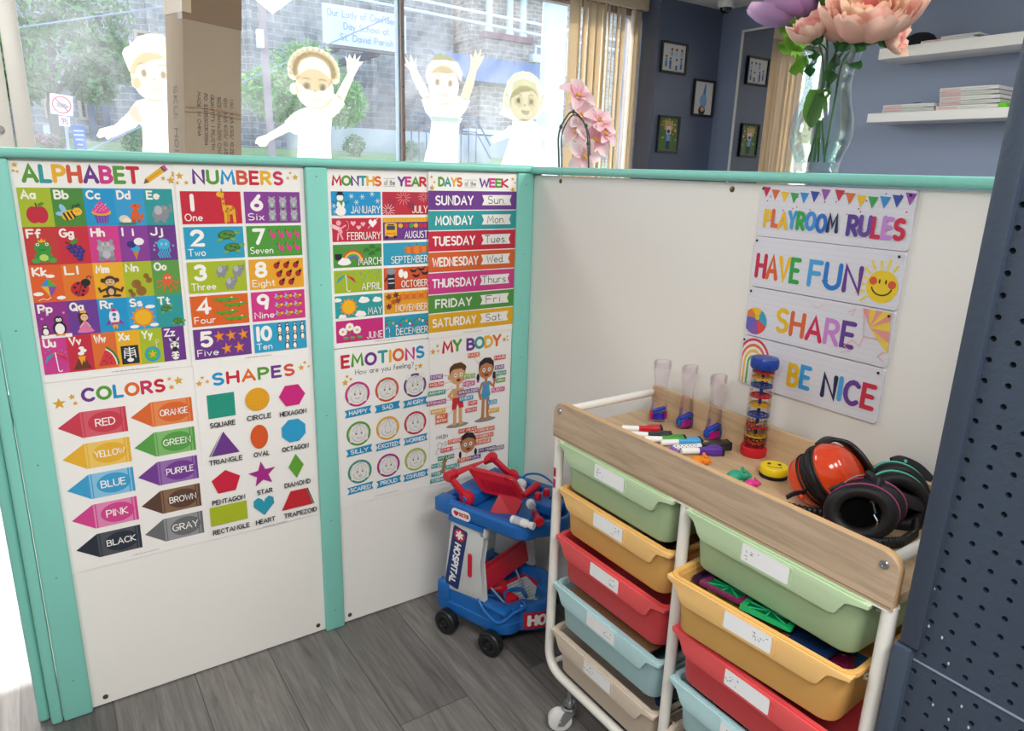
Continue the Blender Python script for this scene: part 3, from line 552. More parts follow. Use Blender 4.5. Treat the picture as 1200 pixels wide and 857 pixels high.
# ---- alphabet
c = cva(.0012)
c.text('ALPHABET', -1.1765, 1.177, .035, RB, .21, -.977, .26)
c.at(-.972, 1.178, .05, .042, 0).poly([(.0, .0), (.22, .08), (.08, .26)], '#8a5a34').poly([(.22, .08), (.86, .62), (.72, .84), (.08, .26)], '#e9b02c').line([(.16, .18), (.78, .72)], .03, '#c98f1c').poly([(.86, .62), (.95, .7), (.82, .92), (.72, .84)], '#d04a86').poly([(.8, .57), (.86, .62), (.72, .84), (.66, .79)], '#555a66').home()
stars(c, [(-1.184, 1.2095, .006, 0), (-1.187, 1.199, .0035, 10), (-1.181, 1.1975, .0035, 0), (-.921, 1.186, .0085, 5), (-.9165, 1.196, .004, 0), (-.935, 1.19, .005, 0), (-.912, 1.2, .008, 0)])
rowz = [1.1685, 1.0955, 1.0225, .9495, .8795, .8035]
cells = [[('Aa', LIM, apple), ('Bb', '#4b8a3c', bee), ('Cc', BLU, cupcake), ('Dd', '#3a9cd0', dino), ('Ee', TEAL, elephant)],
 [('Ff', '#c43c3a', frog), ('Gg', '#c9303f', grapes), ('Hh', '#d23f8c', hippo), ('Ii', '#8a3f98', icecream), ('Jj', PUR, jelly)],
 [('Kk', '#e0602e', kite), ('Ll', '#e07a2e', ladybug), ('Mm', YEL, monkey), ('Nn', LIM, peanut), ('Oo', '#5f9a4a', octopus)],
 [('Pp', '#93348c', penguins), ('Qq', '#6d3f96', princess), ('Rr', BLU, rocket), ('Ss', '#35a0d2', sunny), ('Tt', TEAL, turtles)],
 [('Uu', '#cc3f90', umbrella), ('Vv', '#c62f45', volcano), ('Ww', '#df6f36', melon), ('Xx', YEL, xray), ('Yy', LIM, yoyo), ('Zz', PUR, zebra)]]
for i, row in enumerate(cells):
    n = len(row); x0 = -1.1867; wd = (.2655 if i < 4 else .2625)/n; z1, z0 = rowz[i], rowz[i+1]; base = c.lay
    for j, (t, k, f) in enumerate(row):
        c.lay = 12; X = x0+j*wd; c.home().rect(X, z0, X+wd, z1, k)
        c.text(t, X+.004, z1-.0215, .018, '#f3efe6', .2, X+(.029 if n == 5 else .026), .22)
        s = .047 if n == 5 else .04
        c.at(X+wd*.5-s*.48, z0+.003, s, .047); f(c)
c.lay = 12; c.home().fine_print(-1.07, .793, -.98)
fin(c, 'alphabet_poster', 'colourful alphabet poster with a picture square for every letter, top left', -1.1932, -.908, .786, 1.2205, 'learning posters on the left partition')
# ---- numbers
c = cva(.0026)
c.text('NUMBERS', -.88, 1.1785, .031, [PUR, GRN, BLU, '#d4543c', RED, YEL, '#c9355f'], .21, -.69, .27)
stars(c, [(-.904, 1.195, .0085, 0), (-.909, 1.181, .0045, 0), (-.892, 1.1815, .0055, 20), (-.663, 1.197, .0075, 0), (-.68, 1.195, .0045, 0), (-.674, 1.206, .004, 0)])
NM = [('1', 'One', RED, giraffe, [(.55, -.0, .42, 1.)]), ('2', 'Two', '#2f9fc8', turtle, [(.5, .42, .46, .6), (.6, .02, .42, .56)]), ('3', 'Three', LIM, elephant, [(.44, .44, .26, .5), (.72, .44, .26, .5), (.58, .02, .26, .5)]),
 ('4', 'Four', '#dd6428', croc, [(.4, .7, .42, .3), (.56, .5, .42, .3), (.4, .24, .42, .3), (.56, .02, .42, .3)]), ('5', 'Five', PUR, starfish, [(.34, .5, .2, .42), (.55, .5, .2, .42), (.77, .5, .2, .42), (.46, .04, .2, .42), (.68, .04, .2, .42)]),
 ('6', 'Six', '#8a3f98', hippo, [(.38+.2*(i % 3), .46-.44*(i//3), .2, .44) for i in range(6)]), ('7', 'Seven', '#4f9a3c', flamingo, [(.38+.15*i, .5, .17, .42) for i in range(4)]+[(.52+.15*i, .04, .17, .42) for i in range(3)]),
 ('8', 'Eight', '#e9a52a', ladybug, [(.42+.18*i, .64, .16, .32) for i in range(3)]+[(.46+.18*i, .33, .16, .32) for i in range(3)]+[(.5+.18*i, .03, .16, .32) for i in range(2)]),
 ('9', 'Nine', '#d03a88', bee, [(.42+.18*(i % 3), .66-.31*(i//3), .17, .3) for i in range(9)]), ('10', 'Ten', '#2f9fc8', penguin, [(.41+.145*i, .66, .155, .32) for i in range(4)]+[(.41+.145*i, .34, .155, .32) for i in range(4)]+[(.54+.145*i, .02, .155, .32) for i in range(2)])]
for i, (n, t, k, f, L) in enumerate(NM):
    x0, x1 = ((-.9065, -.785), (-.778, -.6555))[i//5]; z1 = 1.1645-.0742*(i % 5); z0 = z1-.068; W, H = x1-x0, z1-z0
    c.lay = 12; c.home().rect(x0, z0, x1, z1, k)
    c.text(n, x0+(.012 if n not in '10' else (.018 if n == '1' else .004)), z1-.042, .037, '#f6f4f0', .22, (x0+.042 if n == '10' else x0+.026 if n == '1' else None), .25)
    c.text(t, x0+.005, z0+.006, .016, '#f6f4f0', .12, min(x0+.013+.0092*len(t), x0+.056), .22)
    for a, b, sw, sh in L: c.lay = 20; c.at(x0+a*W, z0+(b*.94+.03)*H, sw*W, sh*H); f(c)
c.lay = 12; c.home().fine_print(-.80, .7905, -.74)
fin(c, 'numbers_poster', 'numbers poster counting animals from one to ten, right of the alphabet poster', -.914, -.6445, .784, 1.2205, 'learning posters on the left partition')
# ---- colours
c = cva(.0012)
c.text('COLORS', -1.131, .7355, .031, [PUR, GRN, BLU, ORG, '#c9355f', RED], .21, -.972, .27)
stars(c, [(-1.1705, .74, .0125, 0), (-1.147, .751, .007, 10), (-1.1425, .7365, .0055, 0), (-.945, .757, .0105, 5), (-.963, .7635, .0055, 0), (-.96, .744, .007, 15)])
CR = [('RED', '#cb3f52', '#d8606f', 0, 0), ('YELLOW', '#e8b235', '#efc96b', 0, 1), ('BLUE', '#3f9fd0', '#8cc6e6', 0, 2), ('PINK', '#d3478f', '#e38ab7', 0, 3), ('BLACK', '#2d3340', '#50545c', 0, 4), ('ORANGE', '#dd6a34', '#e88e55', 1, 0), ('GREEN', '#58a04a', '#86bd72', 1, 1), ('PURPLE', '#763f96', '#9a70b4', 1, 2), ('BROWN', '#5d4238', '#8a6a52', 1, 3), ('GRAY', '#6c6d70', '#97989a', 1, 4)]
for t, k, k2, col, row in CR:
    x0, x1 = ((-1.1795, -1.0535), (-1.046, -.9225))[col]; z = .6875-.0703*row; W = x1-x0; h = .0285; m = x0+.33*W; c.lay = 4
    c.poly([(x0, z), (m, z+h), (m, z-h)], k).rect(m, z-h, x1, z+h, k2).rect(m, z-h, m+.004, z+h, k2).rect(m+.0035, z-h, m+.0055, z+h, k)
    c.ell(m+.045, z, .0325, .023, k, 24).rect(x1-.011, z-h, x1-.0085, z+h, k).rect(x1-.005, z-h, x1, z+h, k).text(t, m+.044, z-.0085, .0175, '#f7f5f1', .13, None, .18, center=True) if len(t) < 5 else c.ell(m+.045, z, .0325, .023, k, 24).rect(x1-.011, z-h, x1-.0085, z+h, k).rect(x1-.005, z-h, x1, z+h, k).text(t, m+.016, z-.0075, .0155, '#f7f5f1', .13, m+.0735, .18)
c.lay = 4; c.fine_print(-1.075, .362, -1.02)
fin(c, 'colors_poster', 'colors poster with ten labelled crayons in two columns, at the bottom left of the partition', -1.1932, -.909, .3535, .7865, 'learning posters on the left partition')
# ---- shapes
c = cva(.0022)
c.text('SHAPES', -.8765, .7335, .031, [BLU, RED, ORG, GRN, PUR, '#d4543c'], .21, -.688, .28)
stars(c, [(-.9035, .744, .008, 0), (-.896, .757, .005, 0), (-.886, .7465, .0055, 0), (-.672, .751, .0085, 0), (-.663, .763, .005, 0), (-.654, .752, .004, 0)])
tx = '#2b2b30'
c.rect(-.8905, .657, -.831, .714, '#2a9a84')
for i in range(9): c.line([(-.889, .661+i*.006), (-.8325, .661+i*.006)], .0006, '#227f6d', caps=False)
c.ell(-.78, .6875, .028, .0285, '#e5a323', 28); c.poly([(-.698+.032*math.cos(PI/3*i), .685+.03*math.sin(PI/3*i)) for i in range(6)], '#cf2a80')
c.poly([(-.8635, .624), (-.8965, .566), (-.894, .565)], '#555'); c.poly([(-.862, .622), (-.892, .565), (-.829, .565)], PUR); c.ell(-.7815, .5935, .0205, .0305, '#dc5a2a', 26); c.poly([(-.699+.0315*math.cos(PI/8+PI/4*i), .594+.0315*math.sin(PI/8+PI/4*i)) for i in range(8)], '#2f9fd0')
c.poly([(-.8645+.034*math.cos(PI/2+2*PI/5*i), .495+.031*math.sin(PI/2+2*PI/5*i)) for i in range(5)], '#cf2540'); c.star(-.7805, .496, .034, '#a72c88', 4); c.poly([(-.698, .5325), (-.679, .5), (-.698, .467), (-.717, .5)], '#62a238')
c.rect(-.9065, .389, -.8225, .4375, '#aab928'); c.poly([(-.782, .387), (-.8065, .414), (-.8055, .43), (-.795, .4365), (-.7855, .43), (-.782, .422), (-.7785, .43), (-.769, .4365), (-.7585, .43), (-.7575, .414)], '#2d9ab5'); c.poly([(-.6565, .387), (-.672, .4345), (-.676, .4345), (-.66, .3885)], '#555'); c.poly([(-.74, .387), (-.661, .387), (-.6765, .4345), (-.716, .4345)], '#c42a35')
for t, x, z in (('SQUARE', -.8615, .6345), ('CIRCLE', -.779, .6375), ('HEXAGON', -.698, .6345), ('TRIANGLE', -.8615, .544), ('OVAL', -.7795, .5435), ('OCTAGON', -.6975, .543), ('PENTAGON', -.8625, .4425), ('STAR', -.7785, .4445), ('DIAMOND', -.6975, .447), ('RECTANGLE', -.8625, .3665), ('HEART', -.7815, .3665), ('TRAPEZOID', -.694, .3655)):
    hw = .0047*len(t); c.text(t, x-hw, z, .0128, tx, .17, x+hw, .22)
for i in range(24): c.ell(-.8+.008*(i % 6), .67+.009*(i//6), .0008, .0008, '#efc55a', 6)
c.fine_print(-.79, .358, -.73)
fin(c, 'shapes_poster', 'shapes poster with twelve coloured shapes above their names, below the numbers poster', -.9125, -.6445, .353, .785, 'learning posters on the left partition')
# ---- months
c = cva(.0012)
c.text('MONTHS', -.578, 1.1795, .0245, [RED, GRN, PUR, TEAL, YEL, ORG], .22, -.4525, .16); c.text('of the', -.446, 1.183, .0125, '#3a3a40', .09, -.417, .16)
c.line([(-.447, 1.1985), (-.416, 1.1985)], .0006, '#55555c').line([(-.447, 1.1805), (-.416, 1.1805)], .0006, '#55555c')
c.text('YEAR', -.4105, 1.18, .0245, [PUR, PNK, GRN, RED], .22, -.3305, .16)
def flake(c, x, y, r, k='#d9ecf7'):
    for a in range(3): c.line([(x+r*math.cos(a*PI/3), y+r*c.asp*math.sin(a*PI/3)), (x-r*math.cos(a*PI/3), y-r*c.asp*math.sin(a*PI/3))], r*.45, k)
def heart(c, x, y, r, k): q = r*c.asp; c.poly([(x, y-q), (x-r, y+.1*q), (x-r*.8, y+.7*q), (x-.4*r, y+.8*q), (x, y+.35*q), (x+.4*r, y+.8*q), (x+r*.8, y+.7*q), (x+r, y+.1*q)], k)
def cloud(c, x, y, r, k=WHT): q = r*min(c.asp, 1.7); c.ell(x, y, r*.85, q*.45, k).ell(x-.2*r, y+.3*q, r*.45, q*.5, k).ell(x+.3*r, y+.25*q, r*.4, q*.4, k)
def pumpkin(c, x, y, r): q = r*c.asp*.85; c.ell(x-.5*r, y, .5*r, .8*q, '#d9682a').ell(x+.5*r, y, .5*r, .8*q, '#d9682a').ell(x, y, .5*r, .85*q, '#e57e35').line([(x, y+.75*q), (x+.15*r, y+1.15*q)], .3*r, '#5a6b2c')
def m_jan(c):
    for x, y in ((.4, .8), (.5, .55), (.62, .78), (.82, .9), (.93, .6), (.05, .4), (.08, .15)): flake(c, x, y, .05)
    c.ell(.18, .18, .1, .2, WHT).ell(.18, .46, .08, .17, WHT).ell(.17, .74, .065, .14, WHT).rect(.1, .84, .25, .88, BLK).rect(.125, .86, .225, .99, BLK).poly([(.1, .62), (.25, .62), (.22, .54), (.2, .38), (.16, .54)], '#4f9a3c').line([(.1, .48), (.02, .58)], .02, BLK).line([(.26, .48), (.34, .6)], .02, BLK)
def m_feb(c):
    c.ell(.15, .5, .045, .16, '#f0a9b8', rot=10).ell(.13, .8, .05, .11, '#f0a9b8').line([(.16, .55), (.27, .7)], .06, '#f0a9b8').line([(.15, .38), (.2, .12)], .07, '#f0a9b8').line([(.12, .36), (.1, .08)], .07, '#f0a9b8').ell(.06, .62, .06, .14, '#f4c3cc', rot=30).line(arc(.27, .68, .06, .22, -80, 80, 6), .02, '#f0a9b8')
    heart(c, .42, .78, .055, '#f4b9c4'); heart(c, .53, .6, .05, '#f4b9c4'); heart(c, .62, .74, .05, '#f4b9c4'); heart(c, .82, .78, .09, WHT); c.line([(.72, .56), (.93, .98)], .02, WHT)
def m_mar(c):
    for i, k in enumerate(('#d43a45', '#ee8a2a', '#f0d03a', '#57b04a', '#3a8fd0', '#8a4ba8')): c.ring(.4, .26, .2-.024*i, .224-.024*i, k, 0, 170, 14)
    cloud(c, .22, .22, .16); c.ell(.1, .46, .07, .13, BLK).rect(.03, .52, .17, .6, BLK)
    for x, y in ((.68, .72), (.8, .86), (.92, .72), (.8, .58)): c.ell(x-.03, y, .035, .06, '#2f7a35').ell(x+.03, y, .035, .06, '#2f7a35').ell(x, y+.06, .035, .06, '#2f7a35')
def m_apr(c):
    X = c.X; c.X = (*c_sub(X, .03, .05), X[2]*.42, X[3]*.85, X[4]); umbrella(c); c.X = X
    for x, y in ((.55, .85), (.66, .7), (.74, .9), (.84, .75), (.93, .88), (.9, .6), (.6, .56)): c.ell(x, y, .012, .05, '#5fa8d8', 8)
def m_may(c): c.star(.28, .48, .19, '#e98a2a', 0, 12, .74).ell(.28, .48, .13, .3, '#f0b427'); cloud(c, .6, .72, .14); cloud(c, .88, .7, .12); cloud(c, .06, .8, .09); cloud(c, .52, .1, .14); cloud(c, .14, .04, .1)
def m_jun(c):
    for x, y in ((.14, .5), (.28, .7), (.43, .54)):
        c.line([(x, y-.1), (x+.02, .1)], .015, '#3f8a3a').ell(x+.06, .2, .05, .06, '#57b04a', rot=30)
        for k in range(8): c.ell(x+.055*math.cos(k*PI/4), y+.12*math.sin(k*PI/4), .035, .07, WHT, 8)
        c.ell(x, y, .03, .06, '#f0b427', 10)
def m_jul(c):
    for x, y, r, k in ((.45, .75, .16, '#e7a1ab'), (.2, .6, .12, '#7a3a5c'), (.7, .7, .14, '#8a4a66'), (.12, .2, .14, '#f4dfe2'), (.9, .8, .12, '#e7a1ab'), (.62, .4, .1, '#7a3a5c')):
        for a in range(12): c.line([(x+.3*r*math.cos(a*PI/6), y+.6*r*math.sin(a*PI/6)), (x+r*math.cos(a*PI/6), y+2*r*math.sin(a*PI/6))], .022, k, .2)
def m_aug(c):
    c.rect(0, .8, 1, 1, '#e9b32d')
    for i in range(24): c.line([(.02+i*.04, .98), (.02+i*.04, .9 if i % 2 else .86)], .012, '#8a6a20', 0)
    c.poly(rrect(.04, .3, .16, .76, .05), '#f0b427').rect(.08, .46, .26, .64, '#3d4a58').rect(.06, .26, .28, .34, '#e0902a').ell(.08, .14, .04, .07, BLK).ell(.26, .14, .04, .07, BLK).rect(.1, .66, .24, .71, BLK)
    for x, k in ((.38, '#e9b32d'), (.5, '#c62f45'), (.62, '#5a9a3a'), (.72, '#e9b32d'), (.83, '#c62f45'), (.93, '#c62f45')): c.ell(x, .64, .05, .1, k, 12)
def m_sep(c): pumpkin(c, .56, .66, .1); pumpkin(c, .9, .68, .1); pumpkin(c, .73, .66, .13)
def m_oct(c): c.rect(.08, .02, .24, .72, '#2c2c38').ell(.16, .84, .1, .16, '#8c9099').line([(.08, .6), (.02, .4)], .08, '#2c2c38').line([(.1, .5), (.22, .5)], .05, '#c8ccd2').line([(.1, .3), (.22, .3)], .05, '#c8ccd2').ell(.38, .72, .06, .2, WHT).ell(.48, .64, .05, .18, WHT); [c.poly([(x-.1, y+.08), (x, y), (x+.1, y+.08), (x+.04, y-.1), (x-.04, y-.1)], BLK) for x, y in ((.66, .84), (.84, .9), (.72, .6), (.92, .7))]
def m_nov(c):
    for x in (.42, .58, .74, .92): pumpkin(c, x, .74, .09)
    for x, y, k in ((.1, .8, '#8a4a2a'), (.26, .86, '#7a2f35'), (.2, .55, '#c25a2a'), (.1, .35, '#7a2f35'), (.3, .6, '#8a4a2a')): c.star(x, y, .08, k, 15, 6, .5)
def m_dec(c):
    c.line([(0, .7)]+[(i/14, .72+.12*math.sin(i*1.3)) for i in range(1, 15)], .02, '#2c5c3a')
    for i in range(13): c.ell(.04+i*.075, .62+.12*math.sin(i*1.4), .025, .07, (RED, '#57b04a', YEL, WHT)[i % 4], 8)
    c.line([(.1, .05), (.1, .36)]+arc(.06, .38, .04, .1, 0, 160, 6), .035, '#e8d5d8'); c.line([(.1, .12), (.1, .2)], .035, RED)
MN = [('JANUARY', BLU, m_jan), ('FEBRUARY', '#c42f45', m_feb), ('MARCH', '#4f9240', m_mar), ('APRIL', '#9fb52c', m_apr), ('MAY', TEAL, m_may), ('JUNE', '#c62f7c', m_jun), ('JULY', '#c22f42', m_jul), ('AUGUST', '#6d3a8c', m_aug), ('SEPTEMBER', '#2f9cba', m_sep), ('OCTOBER', '#d2552c', m_oct), ('NOVEMBER', '#e3a126', m_nov), ('DECEMBER', '#2f98b4', m_dec)]
for i, (t, k, f) in enumerate(MN):
    x0, x1 = ((-.581, -.456), (-.4515, -.3265))[i//6]; z1 = 1.167-.0622*(i % 6); z0 = z1-.0555
    c.lay = 6; c.home().rect(x0, z0, x1, z1, k); c.at(x0, z0, x1-x0, z1-z0); c.asp = 2.2; f(c); c.asp = 1; c.lay = 45
    w = .0108*len(t)+(.006 if 'M' in t or 'W' in t else 0); c.home().text(t, x1-.003-w, z0+.004, .0185, '#f6f4f0', .11, x1-.003, .22)
c.lay = 6; c.fine_print(-.48, .794, -.42)
fin(c, 'months_poster', 'months of the year poster with twelve small pictures, right of the middle mint post', -.5895, -.322, .7855, 1.218, 'learning posters on the right half of the left partition')
# ---- days
c = cva(.0046)
c.text('DAYS', -.2995, 1.181, .0245, [GRN, TEAL, YEL, ORG], .22, -.228, .16); c.text('of the', -.221, 1.184, .0125, '#3a3a40', .09, -.187, .16)
c.line([(-.222, 1.199), (-.186, 1.199)], .0006, '#55555c').line([(-.222, 1.1815), (-.186, 1.1815)], .0006, '#55555c'); c.text('WEEK', -.177, 1.1805, .0245, [PUR, PNK, GRN, RED], .22, -.0845, .14)
stars(c, [(-.3185, 1.205, .005, 0), (-.31, 1.192, .0045, 0), (-.317, 1.178, .0085, 0), (-.071, 1.204, .006, 0), (-.063, 1.194, .004, 0), (-.07, 1.176, .0085, 10)])
for i, (t, a, k) in enumerate((('SUNDAY', 'Sun.', PUR), ('MONDAY', 'Mon.', '#2f9a9c'), ('TUESDAY', 'Tues.', '#c4263f'), ('WEDNESDAY', 'Wed.', '#d5602c'), ('THURSDAY', 'Thurs.', '#cd3a86'), ('FRIDAY', 'Fri.', '#4f9240'), ('SATURDAY', 'Sat.', '#e2a91f'))):
    z1 = (1.171, 1.1205, 1.069, 1.0147, .9605, .9022, .851, .7985)[i]; z0 = (1.171, 1.1205, 1.069, 1.0147, .9605, .9022, .851, .7985)[i+1]+.0028
    c.lay = 6; c.rect(-.3275, z0, -.057, z1, k); w = .0147*len(t)+.026; x0 = -.251-w/2; zc = (z0+z1)/2
    c.text(t, max(x0, -.317), zc-.0125, .025, '#f4f2ef', .175, min(-.251+w/2, -.176), .24)
    b0 = -.1675 if t != 'THURSDAY' else -.17
    c.poly([(b0, zc+.014), (-.073, zc+.0145), (-.079, zc+.001), (-.073, zc-.0125), (b0, zc-.0125), (b0+.0065, zc)], '#efedea')
    hw = .0072*len(a); c.text(a, -.121-hw, zc-.009, .021, '#33333a', .09, -.121+hw, .2)
c.lay = 6; c.fine_print(-.22, .791, -.16)
fin(c, 'days_poster', 'days of the week poster with seven coloured bars and white ribbons, beside the corner post', -.3275, -.0572, .7845, 1.218, 'learning posters on the right half of the left partition')
# ---- emotions
c = cva(.0012)
c.text('EMOTIONS', -.572, .733, .0355, [RED, GRN, PUR, TEAL, YEL, ORG, PNK, BLU], .21, -.338, .26, dy=[0, .02, -.02, .02]); c.text('How are you feeling?', -.535, .7125, .0145, '#33333a', .09, -.3705, .2)
stars(c, [(-.5625, .6965, .0095, 0), (-.557, .712, .0055, 0), (-.5475, .704, .005, 0), (-.3515, .7135, .0085, 0), (-.364, .7165, .0035, 0), (-.364, .7065, .005, 0)])
EM = [('HAPPY', '#c92f7d'), ('SAD', '#d2502c'), ('ANGRY', '#6d3a7c'), ('SILLY', '#5a9a3a'), ('EXCITED', '#e5a52a'), ('WORRIED', '#c4263f'), ('SCARED', '#2f8f80'), ('PROUD', '#a32a80'), ('CONFUSED', '#a9b52c')]
gr = '#8d8c90'
for i, (t, k) in enumerate(EM):
    x, z = (-.5305, -.4485, -.367)[i % 3], (.661, .553, .4455)[i//3]; c.lay = 5
    c.ell(x, z, .0335, .0335, k, 30).ell(x, z, .0278, .0278, '#eceae7', 30)
    if i == 2: c.ell(x-.02, z+.025, .009, .009, '#eceae7').ell(x+.02, z+.025, .009, .009, '#eceae7')
    c.at(x, z, .0272)
    c.poly([(-.9, -.75), (-.98, .1), (-.7, .8), (0, 1.05), (.7, .8), (.98, .1), (.9, -.75), (.5, -.8), (-.5, -.8)], '#e6e4e1')
    c.line([(-.9, -.75), (-.98, .1), (-.7, .8), (0, 1.05), (.7, .8), (.98, .1), (.9, -.75)], .035, gr, caps=False).line(arc(0, -.1, .68, .72, 180, 360, 12), .035, gr, caps=False)
    for a in (-.5, -.15, .2, .55): c.line([(0.05, .98), (a*.8, .65), (a*1.25, .3)], .03, gr, caps=False)
    for s in (-1, 1):
        c.ell(.27*s, .02, .09 if i != 4 else .05, .12 if i not in (4,) else .03, '#7c7b80', 10)
        if i in (2, 5): c.line([(.15*s, .2 if i == 2 else .3), (.42*s, .32 if i == 2 else .2)], .04, gr)
        else: c.line(arc(.28*s, .16, .14, .1, 30, 150, 4), .03, gr)
    mo = {0: arc(0, -.28, .25, .16, 200, 340, 6), 1: arc(0, -.52, .2, .14, 20, 160, 6), 2: arc(0, -.55, .24, .16, 20, 160, 6), 3: arc(.04, -.3, .24, .18, 190, 340, 6), 4: arc(0, -.25, .28, .28, 180, 360, 8), 5: [(-.2, -.4), (-.07, -.36), (.07, -.42), (.2, -.38)], 6: arc(0, -.42, .12, .12, 0, 360, 8), 7: arc(0, -.3, .22, .14, 200, 340, 6), 8: [(-.18, -.42), (.2, -.34)]}[i]
    c.line(mo, .045, '#77767b'); c.home(); zz = z-.0475; w = .0365 if i < 8 else .039
    c.poly([(x-w, zz+.008), (x+w, zz+.012), (x+w-.005, zz+.001), (x+w, zz-.009), (x-w, zz-.0125), (x-w+.006, zz-.002)], '#2590c0'); hw = min(.0046*len(t)+.002, .0292); c.text(t, x-hw, zz-.0068, .0125, '#eef2f5', .17, x+hw, .18)
c.lay = 6; c.fine_print(-.49, .3625, -.42)
fin(c, 'emotions_poster', 'emotions poster with nine line drawn faces in coloured rings, below the months poster', -.5895, -.323, .3545, .787, 'learning posters on the right half of the left partition')
# ---- my body
c = cva(.0032)
c.text('MY BODY', -.286, .738, .0365, [RED, GRN, PUR, TEAL, YEL, ORG], .22, -.0935, .15, dy=[0, .03, -.02, .02]); stars(c, [(-.3135, .7475, .0095, 0), (-.3, .7625, .006, 0), (-.298, .7485, .005, 0), (-.083, .757, .0085, 0), (-.073, .7655, .0045, 0), (-.0715, .755, .0045, 0)])
SK, SK2 = '#d6a273', '#b87f55'
def lab(t, x, z, k, w=None):
    hw = w or .0037*len(t)+.0045; c.lay = 45; c.rect(x-hw, z-.0065, x+hw, z+.0065, k); c.text(t, x-hw+.0025, z-.0042, .0085, '#f4efe8', .16, x+hw-.0025, .2)
for x0, z0, x1, z1, k in ((-.283, .676, -.245, .671, '#8f4aa0'), (-.278, .652, -.24, .66, '#d9643c'), (-.275, .631, -.251, .64, '#4aa08a'), (-.28, .604, -.235, .6, '#b04a90'), (-.285, .578, -.236, .59, YEL), (-.275, .552, -.236, .582, '#d9643c'), (-.186, .72, -.165, .69, '#d9643c'), (-.19, .668, -.225, .673, '#7ab04a'), (-.19, .648, -.228, .655, '#c92f7d'), (-.19, .624, -.215, .64, '#6d3a8c'), (-.105, .705, -.135, .695, '#d9643c'), (-.105, .676, -.128, .675, '#6d3a8c'), (-.1, .65, -.115, .63, '#2f9a9c'), (-.11, .613, -.118, .625, '#c92f7d'), (-.125, .572, -.143, .56, BLU), (-.118, .547, -.14, .53, YEL)): c.line([(x0, z0), (x1, z1)], .0009, k)
# boy in red shorts
c.lay = 8
c.ell(-.236, .523, .036, .0065, '#8d8a88', 24); L = lambda p, w, k=SK: c.line(p, w, k)
L([(-.244, .585), (-.245, .528)], .011); L([(-.227, .585), (-.226, .528)], .011); c.ell(-.249, .5275, .008, .004, SK).ell(-.222, .5275, .008, .004, SK)
c.poly([(-.253, .633), (-.222, .633), (-.219, .6), (-.251, .6)], SK); L([(-.25, .63), (-.263, .615), (-.25, .6)], .0085); L([(-.222, .63), (-.212, .612), (-.22, .598)], .0085)
c.poly([(-.252, .606), (-.2195, .606), (-.216, .574), (-.231, .574), (-.236, .588), (-.241, .572), (-.2545, .572)], '#c4303a'); L([(-.236, .645), (-.236, .63)], .01)
c.ell(-.236, .672, .0255, .0275, SK, 24).ell(-.262, .668, .006, .007, SK).ell(-.236, .69, .027, .017, '#5e3a20', 20, 0, 0, 180).poly([(-.263, .688), (-.262, .672), (-.256, .686), (-.245, .691), (-.225, .69), (-.213, .68), (-.21, .69), (-.225, .708), (-.25, .706)], '#5e3a20')
for s in (-.2435, -.2255): c.ell(s, .672, .005, .006, WHT, 12).ell(s, .672, .0025, .003, '#2f8a6a', 8)
c.ell(-.234, .6575, .007, .0045, '#8a2f2a')
# girl in blue swimsuit
c.lay = 8
c.ell(-.143, .5235, .036, .0065, '#8d8a88', 24); L([(-.15, .595), (-.152, .53)], .0105, SK2); L([(-.135, .595), (-.135, .53)], .0105, SK2); c.ell(-.155, .529, .008, .004, SK2).ell(-.13, .529, .008, .004, SK2)
L([(-.156, .635), (-.165, .61), (-.16, .59)], .008, SK2); L([(-.13, .635), (-.117, .622), (-.113, .643)], .008, SK2); c.ell(-.112, .649, .0055, .006, SK2)
c.poly([(-.155, .64), (-.13, .64), (-.131, .62), (-.127, .597), (-.142, .584), (-.159, .598), (-.154, .62)], '#3a9cc8'); [c.ell(x, z, .0022, .0022, '#d0408a', 8) for x, z in ((-.148, .632), (-.139, .626), (-.147, .612), (-.136, .608), (-.145, .6), (-.15, .622))]; L([(-.143, .65), (-.143, .636)], .009, SK2)
c.ell(-.143, .675, .0245, .026, SK2, 24).poly([(-.169, .676), (-.166, .7), (-.15, .711), (-.13, .71), (-.118, .697), (-.117, .676), (-.124, .688), (-.143, .696), (-.16, .69)], '#33232a')
for s in (-1, 1): c.ell(-.143+s*.027, .655, .005, .012, '#33232a').ell(-.143+s*.027, .643, .004, .003, '#d0408a')
for s in (-.151, -.133): c.ell(s, .675, .005, .006, WHT, 12).ell(s, .675, .0025, .003, '#2f6a9a', 8)
c.ell(-.142, .66, .008, .004, '#8a2f2a').ell(-.154, .664, .004, .003, '#c9504a').ell(-.13, .664, .004, .003, '#c9504a')
# head, leg and hand details
c.lay = 8
for x0, z0, x1, z1 in ((-.25, .487, -.215, .465), (-.258, .452, -.215, .452), (-.165, .5, -.192, .478), (-.15, .49, -.19, .47), (-.205, .42, -.202, .438)): c.line([(x0, z0), (x1, z1)], .0009, '#d9643c')
c.ell(-.2, .458, .025, .0265, SK2, 24).poly([(-.227, .458), (-.224, .485), (-.206, .495), (-.185, .492), (-.175, .478), (-.173, .458), (-.18, .472), (-.2, .479), (-.216, .474)], '#33232a')
for s in (-.209, -.191): c.ell(s, .458, .0052, .0062, WHT, 12).ell(s, .458, .0027, .0032, '#2f6a9a', 8)
c.ell(-.199, .443, .008, .004, '#8a2f2a').ell(-.226, .43, .0045, .011, '#33232a').ell(-.174, .43, .0045, .011, '#33232a')
L([(-.277, .425), (-.281, .398)], .011, '#a8794f'); c.ell(-.287, .391, .013, .006, '#a8794f'); L([(-.272, .432), (-.277, .42)], .013, '#a8794f')
